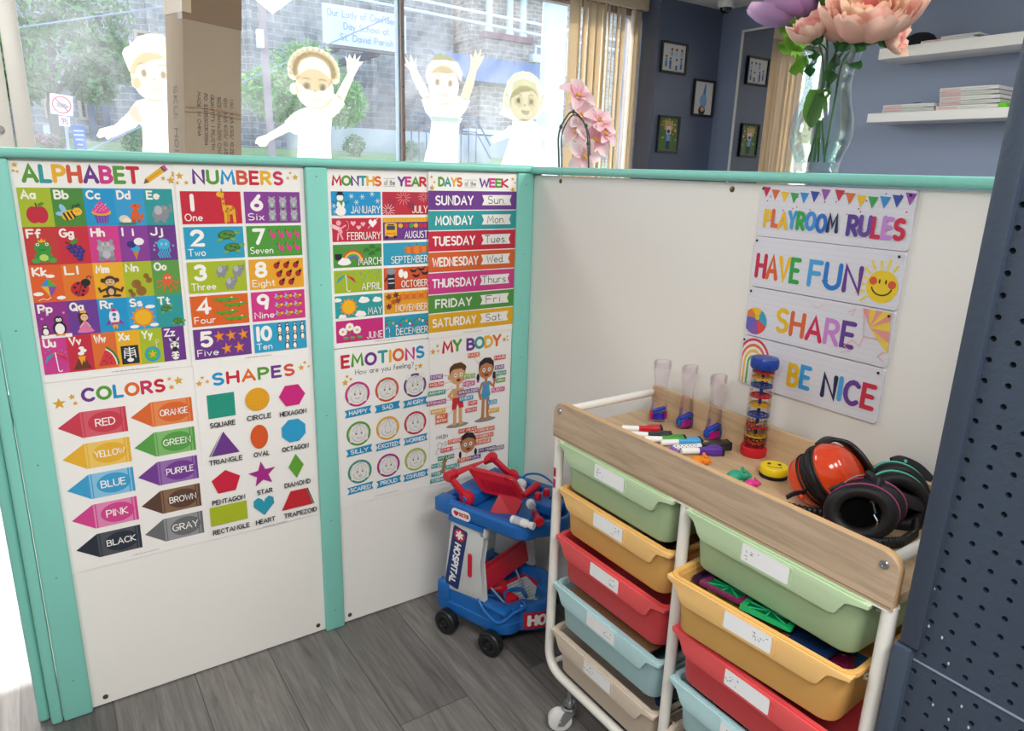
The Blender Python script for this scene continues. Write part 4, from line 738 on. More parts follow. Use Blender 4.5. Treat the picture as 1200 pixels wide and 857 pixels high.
c.text('MYLEH', -.304, .492, .011, '#2c2c32', .1, -.268, .1); c.line([(-.303, .47), (-.296, .482), (-.285, .476), (-.29, .462), (-.3, .466)], .0009, '#2c2c32').line([(-.282, .474), (-.275, .482), (-.272, .47), (-.281, .468)], .0009, '#2c2c32').line([(-.3, .462), (-.306, .45), (-.298, .446)], .0009, '#2c2c32')
for t, x, z, k in (('FACE', -.1865, .7245, '#d9643c'), ('HAIR', -.0975, .7065, '#d9505a'), ('NOSE', -.304, .6765, '#8a55a5'), ('EYES', -.2005, .6645, '#7ab04a'), ('MOUTH', -.304, .655, '#d9505a'), ('EAR', -.0985, .6775, '#8a55a5'), ('PALM', -.094, .659, '#4aa08a'), ('ARMPIT', -.303, .631, '#3a9c8a'), ('NECK', -.2005, .6425, '#c94a9a'), ('ARM', -.0935, .6375, '#6aa040'), ('SHOULDER', -.203, .62, '#7a4a98'), ('ELBOW', -.1015, .61, '#cf4a92'), ('STOMACH', -.304, .603, '#a84a90'), ('CHEST', -.209, .6005, '#3f9fd0'), ('WAIST', -.299, .577, '#e3a92a'), ('HIP', -.1875, .583, '#d9505a'), ('LEG', -.121, .575, '#3f9fd0'), ('SKIN', -.192, .563, '#d9505a'), ('FOOT', -.1155, .5485, '#e3a92a'), ('MY HEAD', -.2025, .5035, '#d0503c'), ('FOREHEAD', -.145, .494, '#d9643c'), ('CHEEK', -.245, .4775, '#d9643c'), ('EYEBROW', -.1445, .4745, '#d9643c'), ('CHIN', -.2715, .4565, '#d9505a'), ('TONGUE', -.1495, .457, '#d9643c'), ('MY LEG', -.2735, .433, '#3f8a70'), ('MY HAND', -.135, .4305, '#6d4a80'), ('TEETH', -.2125, .4135, '#d9643c'), ('FINGER', -.102, .4265, '#8a6a98'), ('NAIL', -.176, .414, '#7a5a98'), ('KNEE', -.301, .4145, '#3a9c9c'), ('ANKLE', -.252, .4015, '#3a9c9c'), ('TOE', -.305, .389, '#3a9c9c'), ('HEEL', -.254, .383, '#3a9c9c'), ('TOENAIL', -.2935, .3695, '#3a9c9c')): lab(t, x, z, k)
c.lay = 45; c.rect(-.307, .5385, -.269, .567, '#d9643c'); c.text('BELLY', -.303, .555, .0085, '#f4efe8', .16, -.278, .2); c.text('BUTTON', -.304, .5425, .0085, '#f4efe8', .16, -.272, .2)
fin(c, 'body_poster', 'my body poster with a boy, a girl and many small word labels', -.3235, -.0574, .352, .7855, 'learning posters on the right half of the left partition')
# ------------------------------------------------------------------ the four playroom boards on the right partition
def board(name, label, u0, u1, z0, z1, draw):
    c = cvb(.0062)
    for i in range(9): c.lay = 1; c.rect(u0+.001, z0+.004+i*.0104, u1-.001, z0+.0052+i*.0104, '#dadbe6')
    draw(c); c.lay = 60
    for u, z in ((u0+.006, z1-.008), (u1-.008, z1-.008)): c.home().ell(u, z, .0026, .0026, '#26262c', 12)
    o = c.home().build(name, PRINT, None, .0055, rrect(u0, u1, z0, z1, .005, 3), '#e2e2ec'); return tag(o, label, 'sign', 'playroom rule boards')
def b1(c):
    for i, k in enumerate(('#c8324a', '#e0703c', '#eec23a', '#3fa55a', '#3a8fd0', '#3f4fa5', '#9a55b0', '#c8324a', '#e0703c', '#eec23a', '#3fa55a', '#3a8fd0', '#3f4fa5', '#a055b5')):
        u = .762+.0204*i+(.006 if i > 6 else 0); z = 1.2135-.011*math.sin(PI*((i % 7)+.5)/7); c.poly([(u, z), (u+.0185, z-.001), (u+.0095, z-.02)], k)
    random.seed(3)
    for i in range(26): u, z = random.uniform(.77, 1.04), random.uniform(1.168, 1.208); a = random.random()*6; c.lay = 2; c.poly([(u+.0022*math.cos(a+t), z+.0022*math.sin(a+t)) for t in (0, 2.1, 4.2)], random.choice(('#c8324a', '#3a8fd0', '#7a4ab0', '#e0703c')))
    c.lay = 20; c.text('PLAYROOM', .7725, 1.1355, .0345, ['#eebf2a', '#e0683a', '#eebf2a', '#3a9fd8', '#35a552', '#3f8fd8', '#2c6fc8', '#232f55'], .2, .928, .24, dy=[0, .05, -.03, .03]); c.text('RULES', .9425, 1.134, .037, ['#5a3f98', '#6a4aa0', '#c82f55', '#c98ad8', '#cf2f50'], .2, 1.0445, .24, dy=[0, .03, 0, .02])
def b2(c):
    c.text('HAVE', .7665, 1.0375, .049, ['#c82f4a', '#e0683a', '#eebf2a', '#35a552'], .17, .866, .22); c.text('FUN', .8815, 1.037, .05, ['#4aa5e0', '#2c7fd0', '#6a3f98'], .17, .9855, .24)
    x, y = 1.0205, 1.057
    for i in range(18): a = i*PI/9; c.line([(x+.0315*math.cos(a), y+.0315*math.sin(a)), (x+(.042 if i % 2 else .046)*math.cos(a), y+(.042 if i % 2 else .046)*math.sin(a))], .0042, '#f2d64a', 0) if x+.046*math.cos(a) < 1.052 and y+.046*math.sin(a) > 1.021 else None
    c.ell(x, y, .027, .0275, '#f0cf2e', 30).ell(x-.016, y+.008, .0068, .0068, '#dc5a3a').ell(x+.0165, y+.005, .0068, .0068, '#dc5a3a').line(arc(x, y+.001, .0175, .0155, 195, 345, 10), .0024, '#3a2a1a').ell(x-.005, y+.0085, .0015, .004, '#3a2a1a').ell(x+.006, y+.0085, .0015, .004, '#3a2a1a')
def b3(c):
    c.text('SHARE', .827, .938, .049, ['#eebf2a', '#e0683a', '#d22f5c', '#d08ad8', '#6a3f98'], .17, .9895, .24, dy=[.05, .02, 0, .02])
    x, y, r = .782, .953, .0265
    for a0, a1, k in ((60, 115, '#eebf2a'), (115, 165, '#e0813a'), (165, 235, '#6a68c0'), (235, 290, '#8a5ab0'), (290, 345, '#e0504a'), (345, 420, '#3aa5c8')): c.poly([(x+.004, y+.006)]+[(max(.7615, p), q) for p, q in arc(x, y, r, r, a0, a1, 6)], k)
    c.ell(x+.004, y+.008, .005, .005, '#d8c83a')
    P = (1.0105, .9515); Q = [(.9945, 1.0165), (1.006, 1.0165), (1.018, 1.0165), (1.03, 1.0165), (1.045, 1.0165), (1.045, 1.002), (1.047, .985), (1.0485, .966), (1.0495, .948)]
    for i in range(8): c.poly([(1.012, .985), Q[i], Q[i+1]], ('#e89a98', '#f2d24a')[i % 2])
    c.line([(.9975, 1.015), (1.004, .968), (1.04, .969)], .0015, '#e8a5a0').line([(1.004, .968), (1.0, .95), (.985, .958), (.972, .945), (.985, .938), (.968, .932)], .0014, '#eeb0a8').line([(1.043, .95), (1.034, .94), (1.046, .932)], .0014, '#eeb0a8').line([(.97, 1.005), (.982, 1.012), (.978, 1.0)], .0012, '#eeb0a8').line([(.9, 1.008), (.91, 1.002), (.92, 1.01)], .0012, '#eed0c8')
def b4(c):
    x, y = .7885, .866
    for i, k in enumerate(('#d2445a', '#efe9ea', '#e0704a', '#efe9ea', '#eebf3a', '#efe9ea', '#4fae5a', '#e2e2ec')):
        r = .0395-.0043*i; A = [(p, q) for p, q in arc(x, y, r, r*1.35, 180, 0, 16)]; c.poly([(A[0][0], .8235)]+A+[(A[-1][0], .8235)] if x-r > .7605 else [(max(.7605, p), q) for p, q in [(A[0][0], .8235)]+A+[(A[-1][0], .8235)]], k)
    c.text('BE', .8685, .8425, .047, ['#eebf2a', '#3a9fe0'], .18, .9185, .26, dy=[0, .05]); c.text('NICE', .9405, .841, .0475, ['#232f55', '#4aa5e0', '#6a3f98', '#cf2f4a'], .18, 1.043, .26, dy=[0, .03])
board('rules_board', 'wide white board reading playroom rules under coloured bunting, topmost of the four boards', .76, 1.0515, 1.1188, 1.2152, b1)
board('fun_board', 'wide white board reading have fun beside a smiling yellow sun', .76, 1.0505, 1.0212, 1.1176, b2)
board('share_board', 'wide white board reading share with a beach ball and a kite', .7605, 1.0505, .9232, 1.0192, b3)
board('nice_board', 'wide white board reading be nice beside a painted rainbow, lowest of the four boards', .7585, 1.0495, .822, .9205, b4)
# ------------------------------------------------------------------ drawer cart
TUBE = mat('white_tube_paint', '#eceae4', .32, spec=.5, coat=.3)
def wood_mat(name, axis, a='#a98865', b='#d3b28b', sc=9):
    m = bpy.data.materials.new(name); m.use_nodes = True; n = m.node_tree; bs = n.nodes['Principled BSDF']; L = n.links.new
    g = n.nodes.new('ShaderNodeNewGeometry'); mp = n.nodes.new('ShaderNodeMapping'); mp.inputs['Scale'].default_value = axis; L(g.outputs['Position'], mp.inputs[0])
    z = n.nodes.new('ShaderNodeTexNoise'); z.inputs['Scale'].default_value = sc; z.inputs['Detail'].default_value = 9; z.inputs['Roughness'].default_value = .62; z.inputs['Distortion'].default_value = 1.4; L(mp.outputs[0], z.inputs['Vector'])
    r = n.nodes.new('ShaderNodeValToRGB'); e = r.color_ramp.elements; e[0].position = .3; e[0].color = (*hexc(a), 1); e[1].position = .68; e[1].color = (*hexc(b), 1); k = e.new(.5); k.color = (*[(p+q)/2*1.02 for p, q in zip(hexc(a), hexc(b))], 1)
    L(z.outputs['Fac'], r.inputs[0]); L(r.outputs[0], bs.inputs['Base Color']); bs.inputs['Roughness'].default_value = .42; bs.inputs['Specular IOR Level'].default_value = .35
    MATS[name] = m; return m
WOOD = wood_mat('oak_veneer', (1.5, .35, 4.5), '#a18a73', '#c8b097'); WOODT = wood_mat('oak_shelf_top', (2.6, .3, 3), '#b89a76', '#d6ba97'); EDGE = mat('oak_edge_band', '#cda678', .45, vary=(30, .08))
CXF, CXB = -.31, -.03
ct = thing('drawer_cart', 'white tube rolling cart with an oak tray top and two columns of coloured bins', 'cart', (-.17, -.9, 0))
for y0, y1 in ((-.549, None), (-.905, None), (-1.25, None)): pass
def leg(y, bottom):  # mid legs run straight down on to the base tubes
    for x in (CXF+.011, CXB-.011): MB().tube([(x, y, .69), (x, y, bottom)], .0105, 14).build('leg', TUBE, ct)
leg(-.905, .118)
for x in (CXF+.011, CXB-.011):   # the outer frame of one side: down, round and along the floor
    MB().tube(fillet([(x, -.549, .69), (x, -.549, .115), (x, -1.2595, .115), (x, -1.2595, .69)], .055, 8), .0105, 14).build('side_frame', TUBE, ct)
for y in (-.56, -.905, -1.24):   # cross bars under the bins
    MB().tube([(CXF+.011, y, .13), (CXB-.011, y, .13)], .006, 8).build('cross_bar', TUBE, ct)
WIRE = mat('white_wire', '#e4e2dd', .35)
for col, (ya, yb) in enumerate(((-.549, -.905), (-.905, -1.25))):   # wire runners each bin hangs on
    for row in range(5):
        z = .668-.112*row
        for y, s in ((ya-.006, -1), (yb+.006, 1)):
            MB().tube(fillet([(CXF+.034, y-s*.004, z), (CXF+.034, y+s*.016, z-.012), (CXB-.012, y+s*.016, z-.012), (CXB-.012, y-s*.004, z)], .01, 3), .0022, 6).build('runner', WIRE, ct)
MB().box(CXF+.014, CXB-.004, -1.262, -.54, .686, .702, .001).build('shelf_board', WOODT, ct)
def rail_board(x, y0, y1, z0, z1, r, th):   # rounded upper corners
    pts = [(y0, z0), (y1, z0)]+[(y1-r+r*math.cos(t*PI/12), z1-r+r*math.sin(t*PI/12)) for t in range(7)]+[(y0+r-r*math.sin(t*PI/12), z1-r+r*math.cos(t*PI/12)) for t in range(7)]
    M = Matrix(((0, 0, 1, x), (1, 0, 0, 0), (0, 1, 0, 0), (0, 0, 0, 1)))
    return MB().prism(pts, 0, th, M, .0008, 1)
fb = rail_board(CXF, -1.266, -.538, .686, .7645, .024, .0035).build('front_rail', WOOD, ct); rail_board(CXF+.0036, -1.266, -.538, .686, .7645, .024, .011).build('front_rail_core', EDGE, ct)
MB().box(CXF-.0006, CXF+.001, -1.264, -.54, .6905, .692).build('front_groove', mat('groove_line', '#8d7358', .6), ct)
rail_board(CXB-.012, -1.262, -.556, .702, .764, .006, .013).build('back_rail', WOODT, ct)
for y in (-.556, -1.246):
    MB().tube([(CXF+.012, y, .7465), (CXB-.004, y, .7465)], .0085, 14).build('side_rail', TUBE, ct)
ST = mat('zinc_steel', '#a9adb0', .28, metal=.9)
for y in (-.556, -1.246):
    MB().lathe([(.0022, .0006), (.003, .0022), (.0055, .002), (.0065, 0)], T(CXF-.0003, y, .7465) @ RY(-PI/2), 16).lathe([(0, .0004), (.0026, .0006)], T(CXF-.0003, y, .7465) @ RY(-PI/2), 6).build('bolt', ST, ct)
MB().box(CXF+.0, CXF+.03, -.94, -.87, .6835, .686).build('leg_plate', TUBE, ct); MB().box(CXF+.0, CXF+.03, -1.262, -1.215, .6835, .686).build('leg_plate', TUBE, ct); MB().box(CXF+.0, CXF+.03, -.585, -.54, .6835, .686).build('leg_plate', TUBE, ct)
def caster(x, y, a):
    d = Vector((math.cos(a), math.sin(a), 0)); s = Vector((-d.y, d.x, 0)); o = Vector((x, y, 0)); wc = o+d*.02+Vector((0, 0, .0275))
    k = MB().lathe([(0, .0115), (.018, .0115), (.0265, .009), (.0275, .005), (.0275, -.005), (.0265, -.009), (.018, -.0115), (0, -.0115)], frame(wc, d, s), 28).build('caster', mat('caster_wheel_white', '#dedfdc', .4), ct)
    MB().tube([(x, y, .058), (x, y, .106)], .006, 10).lathe([(0, .064), (.016, .064), (.018, .06), (.016, .055), (0, .055)], T(x, y, 0), 18).lathe([(0, .073), (.0125, .073), (.0125, .067), (0, .067)], T(x, y, 0), 18).build('swivel', ST, k)
    for e in (-1, 1):
        P = [(o-d*.012)+s*.0145*e+Vector((0, 0, .055)), (o+d*.014)+s*.0145*e+Vector((0, 0, .055)), wc+s*.0145*e+Vector((0, 0, -.008))+d*.006, wc+s*.0145*e+Vector((0, 0, -.008))-d*.008]
        m = MB(); m.loft([[p-s*.0008 for p in P], [p+s*.0008 for p in P]]); m.build('fork', ST, k)
    MB().tube([wc+s*.017, wc-s*.017], .004, 8).build('axle', ST, k); MB().box(-.012, .012, -.002, .002, 0, .004, .001, M=frame(wc-s*.02-d*.014+Vector((0, 0, -.006)), d, (0, 0, 1))).build('brake_tab', ST, k)
caster(CXF+.011, -.632, 2.6); caster(CXF+.011, -1.18, 2.4); caster(CXB-.011, -.632, 2.9); caster(CXB-.011, -1.18, 2.9)
c = Canvas((CXF-.0006, 0, 0), (0, -1, 0), (0, 0, 1), (-1, 0, 0))   # two pink warning stickers on the left leg
for z, t in ((.597, 'EL'), (.571, 'G')):
    c.lay = 0; c.rect(.5475, z, .5555, z+.021, '#c22c60'); c.text(t, .549, z+.006, .008, '#4a1530', .2, .5545, .2)
o = c.build('warning_sticker', PRINT, ct)
# ---- bins: local frame x = into the cart, y = along the front, z = up; origin at the middle of the front rim
BW, BD, BH = .326, .262, .1
def bin_meshes(color, name):
    M_ = mat('bin_plastic_'+name, color, .42, spec=.4, sub=.0)
    def ring(w, d, z, off=0, r=.022): return [Vector((x, y, z)) for x, y in rrect(off, off+d, -w/2, w/2, r, 4)]
    m = MB()
    out = [(BW-.046, BD-.034, -BH, .014), (BW-.041, BD-.03, -BH+.004, .012), (BW-.026, BD-.02, -.012, .007), (BW-.025, BD-.019, -.008, .0065), (BW-.002, BD-.001, -.008, .0005), (BW, BD, -.005, 0), (BW-.001, BD-.001, 0, .0005), (BW-.01, BD-.01, .0012, .005), (BW-.018, BD-.015, -.001, .007), (BW-.023, BD-.019, -.008, .0085), (BW-.048, BD-.036, -BH+.0045, .016)]
    m.loft([ring(w, d, z, o_) for w, d, z, o_ in out])
    return m, M_
def apron(color, name):   # the grip flap that hangs from the front rim, coloured paler than the down-facing tub as if lit, its foot curving up at both ends
    h = BW/2   # x runs from the left end (-h) to the right end (+h) as seen from the front
    pts = [(-h+.002, 0), (h-.002, 0), (h-.004, -.0075), (h-.03, -.0105), (h-.036, -.0135), (h-.04, -.02), (h-.0435, -.031), (h-.048, -.037), (h-.056, -.04)]
    pts += [(-h+.046, -.04), (-h+.036, -.0375), (-h+.03, -.032), (-h+.026, -.022), (-h+.022, -.0135), (-h+.016, -.0095), (-h+.004, -.0075)]
    return pts
LABEL = mat('label_card', '#eef0f2', .5)
def make_bin(name_c, color, pale, label, mw, card, spots):
    t = thing('storage_bin', label, 'bin', (0, 0, 0), group='coloured bins in the drawer cart'); t.matrix_world = mw; WM[t.name] = mw
    m, mt = bin_meshes(color, name_c); m.build('tub', mt, t, 40, True)
    pa_ = mat('bin_flap_'+name_c, pale, .42, spec=.4)
    F_ = Matrix(((0, 0, -1, 0), (-1, 0, 0, 0), (0, 1, 0, 0), (0, 0, 0, 1)))   # prism x -> -y, prism y -> z, depth -> -x
    m = MB(); P = [(-p[0], p[1]) for p in apron(color, name_c)]
    P = [(p[0], p[1]) for p in apron(color, name_c)]
    m.prism(P, -.012, .0022, T(0, 0, -.002) @ F_, .0012, 2); fl = m.build('grip_flap', pa_, t, 40, True)
    a0, a1 = (-.042, .042)
    m = MB(); m.prism(rrect(a0-.004, a1+.004, -.037, -.004, .004, 3), .0022, .0034, T(0, 0, -.001) @ F_); m.build('label_holder', pa_, fl, 40, True)
    if card:
        V = Canvas(mw @ Vector((-.0039, 0, 0)), mw.to_3x3() @ Vector((0, -1, 0)), mw.to_3x3() @ Vector((0, 0, 1)), mw.to_3x3() @ Vector((-1, 0, 0)))
        V.poly(rrect(a0, a1, -.0345, -.0055, .003, 3), '#eff1f4'); random.seed(card)
        cx = spots
        for i in range(9): x, z = cx+random.uniform(-.012, .012), -.02+random.uniform(-.008, .008); V.lay = 2; V.line([(x, z), (x+random.uniform(-.004, .004), z+random.uniform(-.003, .003))], .0013, '#8b8f98')
        o = V.build('label_card', PRINT, t); 
    return t
def bin_at(x, y, z, yaw=0, pitch=0): return T(x, y, z) @ RZ(yaw) @ RY(pitch)
YL, YR = -.726, -1.08; ZR = (.685, .583, .4715, .354, .238)
BC = {'green': ('#a8c39b', '#bbd3ad'), 'yellow': ('#e0ad62', '#edc07c'), 'red': ('#d5454a', '#e35a5c'), 'blue': ('#a8cdd4', '#badde2'), 'beige': ('#cdbcab', '#d9c9b9')}  # tub tone, then flap tone; shade on the down-facing tub is in the colour
BL = []
for row, (nm, side) in enumerate((('green', 'top left'), ('yellow', 'second left'), ('red', 'third left'), ('blue', 'fourth left'), ('beige', 'bottom left'))):
    lb = {'green': 'pale green plastic bin in the left column, under the oak tray', 'yellow': 'yellow plastic bin in the left column, below the left green bin', 'red': 'red plastic bin in the left column, above the bin with the brown lid', 'blue': 'pale blue plastic bin in the left column holding a brown board', 'beige': 'beige plastic bin in the left column, lowest above the white caster'}[nm]
    BL.append(make_bin(nm, *BC[nm], lb, bin_at(-.313, YL-(0 if nm == 'green' else .006), ZR[row]), row+1, -.025 if nm in ('green', 'beige') else .022))
make_bin('green', *BC['green'], 'pale green plastic bin at the top of the right column, under the ear muffs', bin_at(-.315, YR, ZR[0]), 11, -.024)
make_bin('yellow', *BC['yellow'], 'yellow plastic bin pulled out of the right column, full of magnetic tiles', bin_at(-.347, YR-.0075, ZR[1]-.001, .075, .012) @ Matrix.Diagonal((1, .98, 1, 1)), 12, .024)
make_bin('red', *BC['red'], 'red plastic bin in the right column, below the pulled out yellow bin', bin_at(-.334, YR-.012, ZR[2]), 13, -.026)
make_bin('blue', *BC['blue'], 'pale blue plastic bin in the right column with red bristle toys', bin_at(-.322, YR-.008, ZR[3]+.006), 14, -.02)
make_bin('beige', *BC['beige'], 'beige plastic bin in the right column, cut off at the lower edge', bin_at(-.322, YR-.006, ZR[4]), 15, -.02)
# ---- what lies in the bins
def tile_mat(n, k): return mat(n, k, .15, trans=.2, ior=1.4, spec=.6)
def mag_tile(label, loc, rot, frame_k, fill_k, s=.037, rib=None):
    rib = rib or fill_k
    t = thing('magnetic_tile', label, 'toy tile', loc, rot, 'magnetic tiles in the pulled out yellow bin')
    o = rrect(-s, s, -s, s, .005, 3); i = rrect(-s+.009, s-.009, -s+.009, s-.009, .003, 3); m = MB(); n = len(o); R = []
    for p, z in ((o, .003), (o, -.003), (i, -.003), (i, .003)): R.append([Vector((x, y, z)) for x, y in p])
    V = [[m.bm.verts.new(v) for v in r] for r in R]
    for a in range(4):
        for k in range(n): m.bm.faces.new((V[a][k], V[a][(k+1) % n], V[(a+1) % 4][(k+1) % n], V[(a+1) % 4][k]))
    m.build('border', tile_mat('tile_'+frame_k, frame_k), t, 35, True)
    MB().box(-s+.009, s-.009, -s+.009, s-.009, -.0015, .0015).build('window_sheet', tile_mat('tile_'+fill_k, fill_k), t, 35, True); m = MB()
    for a in (0, PI/4, PI/2, 3*PI/4): m.box(-s*1.0 if a in (0, PI/2) else -s*1.25, s*1.0 if a in (0, PI/2) else s*1.25, -.0012, .0012, .0012, .0026, M=RZ(a))
    m.build('rib_star', tile_mat('tile_'+rib, rib), t, 35, True)
    MB().lathe([(0, .0034), (.003, .003), (.0045, .0012)], None, 8).build('centre_stud', tile_mat('tile_'+rib, rib), t, 35, True)
Q = lambda ax, a: Matrix.Rotation(a, 3, ax)
zb = .5
mag_tile('green magnetic tile lying tilted on top of the pile in the yellow bin', (-.292, -1.085, .573), Q('Y', .28) @ Q('Z', .35), '#17a862', '#0b6b40', .04, '#2ccf8a')
mag_tile('purple bordered magnetic tile with green window, left of the tilted green tile', (-.292, -1.006, .572), Q('Y', .22) @ Q('Z', .2), '#7d2a5c', '#0f7a4a', .038, '#2ab87a')
mag_tile('dark purple magnetic tile at the left end of the yellow bin', (-.27, -.975, .56), Q('Y', .1) @ Q('Z', .15), '#3a1a48', '#4a2a60', .038)
for k, (x, y, z, a, f, g, lb) in enumerate(((-.272, -1.008, .55, .1, '#c9b030', '#7a9a30', 'yellow green magnetic tile under the purple bordered tile'), (-.28, -1.078, .548, .3, '#d98a2a', '#b8702a', 'orange magnetic tile under the tilted green tile'), (-.25, -1.14, .545, .1, '#2a4a8a', '#22406a', 'dark blue magnetic tile right of the tilted green tile'), (-.262, -1.17, .53, .5, '#8a2a4a', '#a02a5a', 'crimson magnetic tile in the dark right end of the yellow bin'), (-.235, -1.18, .525, .2, '#2a6a8a', '#2a5a7a', 'teal blue magnetic tile deep at the right end of the yellow bin'), (-.27, -1.006, .54, .05, '#b8402a', '#a0402a', 'rust red magnetic tile low in the left pile'), (-.275, -1.08, .54, .2, '#2a8a5a', '#2a7a50', 'green magnetic tile low in the middle pile'))):
    mag_tile(lb, (x, y, z), Q('Y', .12) @ Q('Z', a), f, g)
tag(MB().box(-.3, -.085, -.845, -.6, .338, .344, .002, M=None).build('brown_board', mat('brown_board', '#8a6448', .6, vary=(12, .15))), 'flat brown board lying in the left pale blue bin', 'board')
RD = mat('crimson_toy', '#8a1c30', .4)
def bristle(x, y, z, lb, k):
    m = MB().ell((x, y, z), (.03, .03, .022), None, 18, 10); random.seed(int(-y*1000))
    for i in range(70):
        a, b = random.uniform(0, 2*PI), random.uniform(.1, 1.3); d = Vector((math.cos(a)*math.cos(b), math.sin(a)*math.cos(b), math.sin(b)))
        p = Vector((x+d.x*.029, y+d.y*.029, z+d.z*.021)); m.tube([p, p+d*.009], [.002, .001], 5)
    tag(m.build('bristle_ball', k), lb, 'toy')
bristle(-.255, -1.02, .32, 'crimson bristle toy at the left of the right blue bin', RD); bristle(-.235, -1.1, .32, 'crimson bristle toy in the middle of the right blue bin', RD); bristle(-.2, -.985, .325, 'dark green bristle toy behind the crimson ones in the blue bin', mat('dark_green_toy', '#1d4a35', .4))
tag(MB().tube([(-.2+.045*math.cos(t*PI/10), -.85+.03*math.sin(t*PI/10), .205+.008*math.sin(t*PI/5)) for t in range(20)], .008, 10, True).build('blue_ring', mat('navy_plastic', '#1d3566', .35)), 'dark blue plastic ring in the left beige bin', 'toy')
tag(MB().box(-.02, .02, -.014, .014, -.012, .012, .004, M=T(-.2, -.725, .2) @ RZ(.4)).build('plum_block', mat('plum_plastic', '#7a2f45', .4)), 'plum coloured block in the left beige bin', 'toy')
tag(MB().tube([(-.24, -.79, .19), (-.17, -.8, .2), (-.12, -.84, .195)], .006, 8).build('grey_rod', mat('grey_plastic', '#9a928a', .4)), 'grey plastic rod in the left beige bin', 'toy')
tag(MB().ell((-.22, -.78, .535), (.03, .035, .02)).ell((-.2, -.79, .545), (.014, .014, .012)).build('brown_toy_animal', mat('brown_plastic', '#5d3d30', .5)), 'dark brown toy in the left yellow bin', 'toy')
# ------------------------------------------------------------------ things on the oak tray (surface at z = .702)
def clear_mat(name, tint='#f6f4f6', edge=.5, gain=.4):
    m = bpy.data.materials.new(name); m.use_nodes = True; n = m.node_tree; L = n.links.new; n.nodes.remove(n.nodes['Principled BSDF'])
    t = n.nodes.new('ShaderNodeBsdfTransparent'); t.inputs[0].default_value = (*hexc(tint), 1)
    g = n.nodes.new('ShaderNodeBsdfGlossy'); g.inputs['Roughness'].default_value = .04; g.inputs[0].default_value = (.95, .95, .97, 1)
    lw = n.nodes.new('ShaderNodeLayerWeight'); lw.inputs['Blend'].default_value = edge*.5; mu = n.nodes.new('ShaderNodeMath'); mu.operation = 'MULTIPLY'; mu.inputs[1].default_value = gain; L(lw.outputs['Fresnel'], mu.inputs[0])
    x = n.nodes.new('ShaderNodeMixShader'); L(mu.outputs[0], x.inputs[0]); L(t.outputs[0], x.inputs[1]); L(g.outputs[0], x.inputs[2]); L(x.outputs[0], n.nodes['Material Output'].inputs[0]); MATS[name] = m; return m
ACR = clear_mat('clear_acrylic', '#fefdfe', .6, .55)
SOLID = clear_mat('solid_acrylic', '#fdfafd', .62, .6)
def gel(n, k): return mat(n, k, .12, spec=.6)
ZT = .7022
def timer(x, y, label, front, back, yaw):
    t = thing('liquid_timer', label, 'toy', (x, y, ZT), RZ(yaw).to_3x3(), 'clear liquid timers on the oak tray')
    P = [(.0, 0), (.0195, 0), (.021, .002), (.021, .005), (.0198, .018), (.016, .04), (.0136, .07), (.0146, .095), (.0185, .115), (.0197, .13), (.019, .136), (.017, .138), (0, .138)]
    MB().lathe(P, None, 28, 1., .62).build('acrylic_body', SOLID, t, 50, True)
    MB().lathe([(.0172, .118), (.0165, .133), (.0155, .1345), (0, .1345), (0, .131), (.0145, .13), (.0155, .118)], T(0, 0, 0), 24, 1., .55).build('top_chamber', ACR, t, 50, True)
    MB().lathe([(0, .004), (.0172, .004), (.0174, .007), (.017, .014), (.0163, .019), (0, .0175)], T(0, -.0005, 0), 22, 1., .52).build('front_liquid', gel('liquid_'+front, front), t, 40, True)
    for s, k, z in ((-1, back, .0), (1, back, .001)): MB().box(-.0035, .0035, -.007, .007, .005, .02+z, .002, M=T(s*.0155 if s < 0 else s*.0145, 0, 0)).build('side_liquid', gel('liquid_'+k, k), t, 40, True)
    for k, z in (('#2a3ec8', .0225), ('#1a8ac8', .0185)): MB().box(-.015, .015, -.0075, .0075, -.001, .001, .0005, M=T(0, 0, z+.004) @ RY(-.35)).build('ramp', gel('liquid_'+k, k), t, 40, True)
timer(-.075, -.612, 'clear liquid timer with dark blue liquid, leftmost of the three on the tray', '#2a22b8', '#d01a5a', .95-1.57)
timer(-.055, -.672, 'clear liquid timer with magenta liquid, middle of the three on the tray', '#b0188a', '#1f6ac0', .8-1.57+.5)
timer(-.057, -.75, 'clear liquid timer with magenta liquid, nearest the rain stick', '#c8148c', '#1f5ac8', .8-1.57+.5)
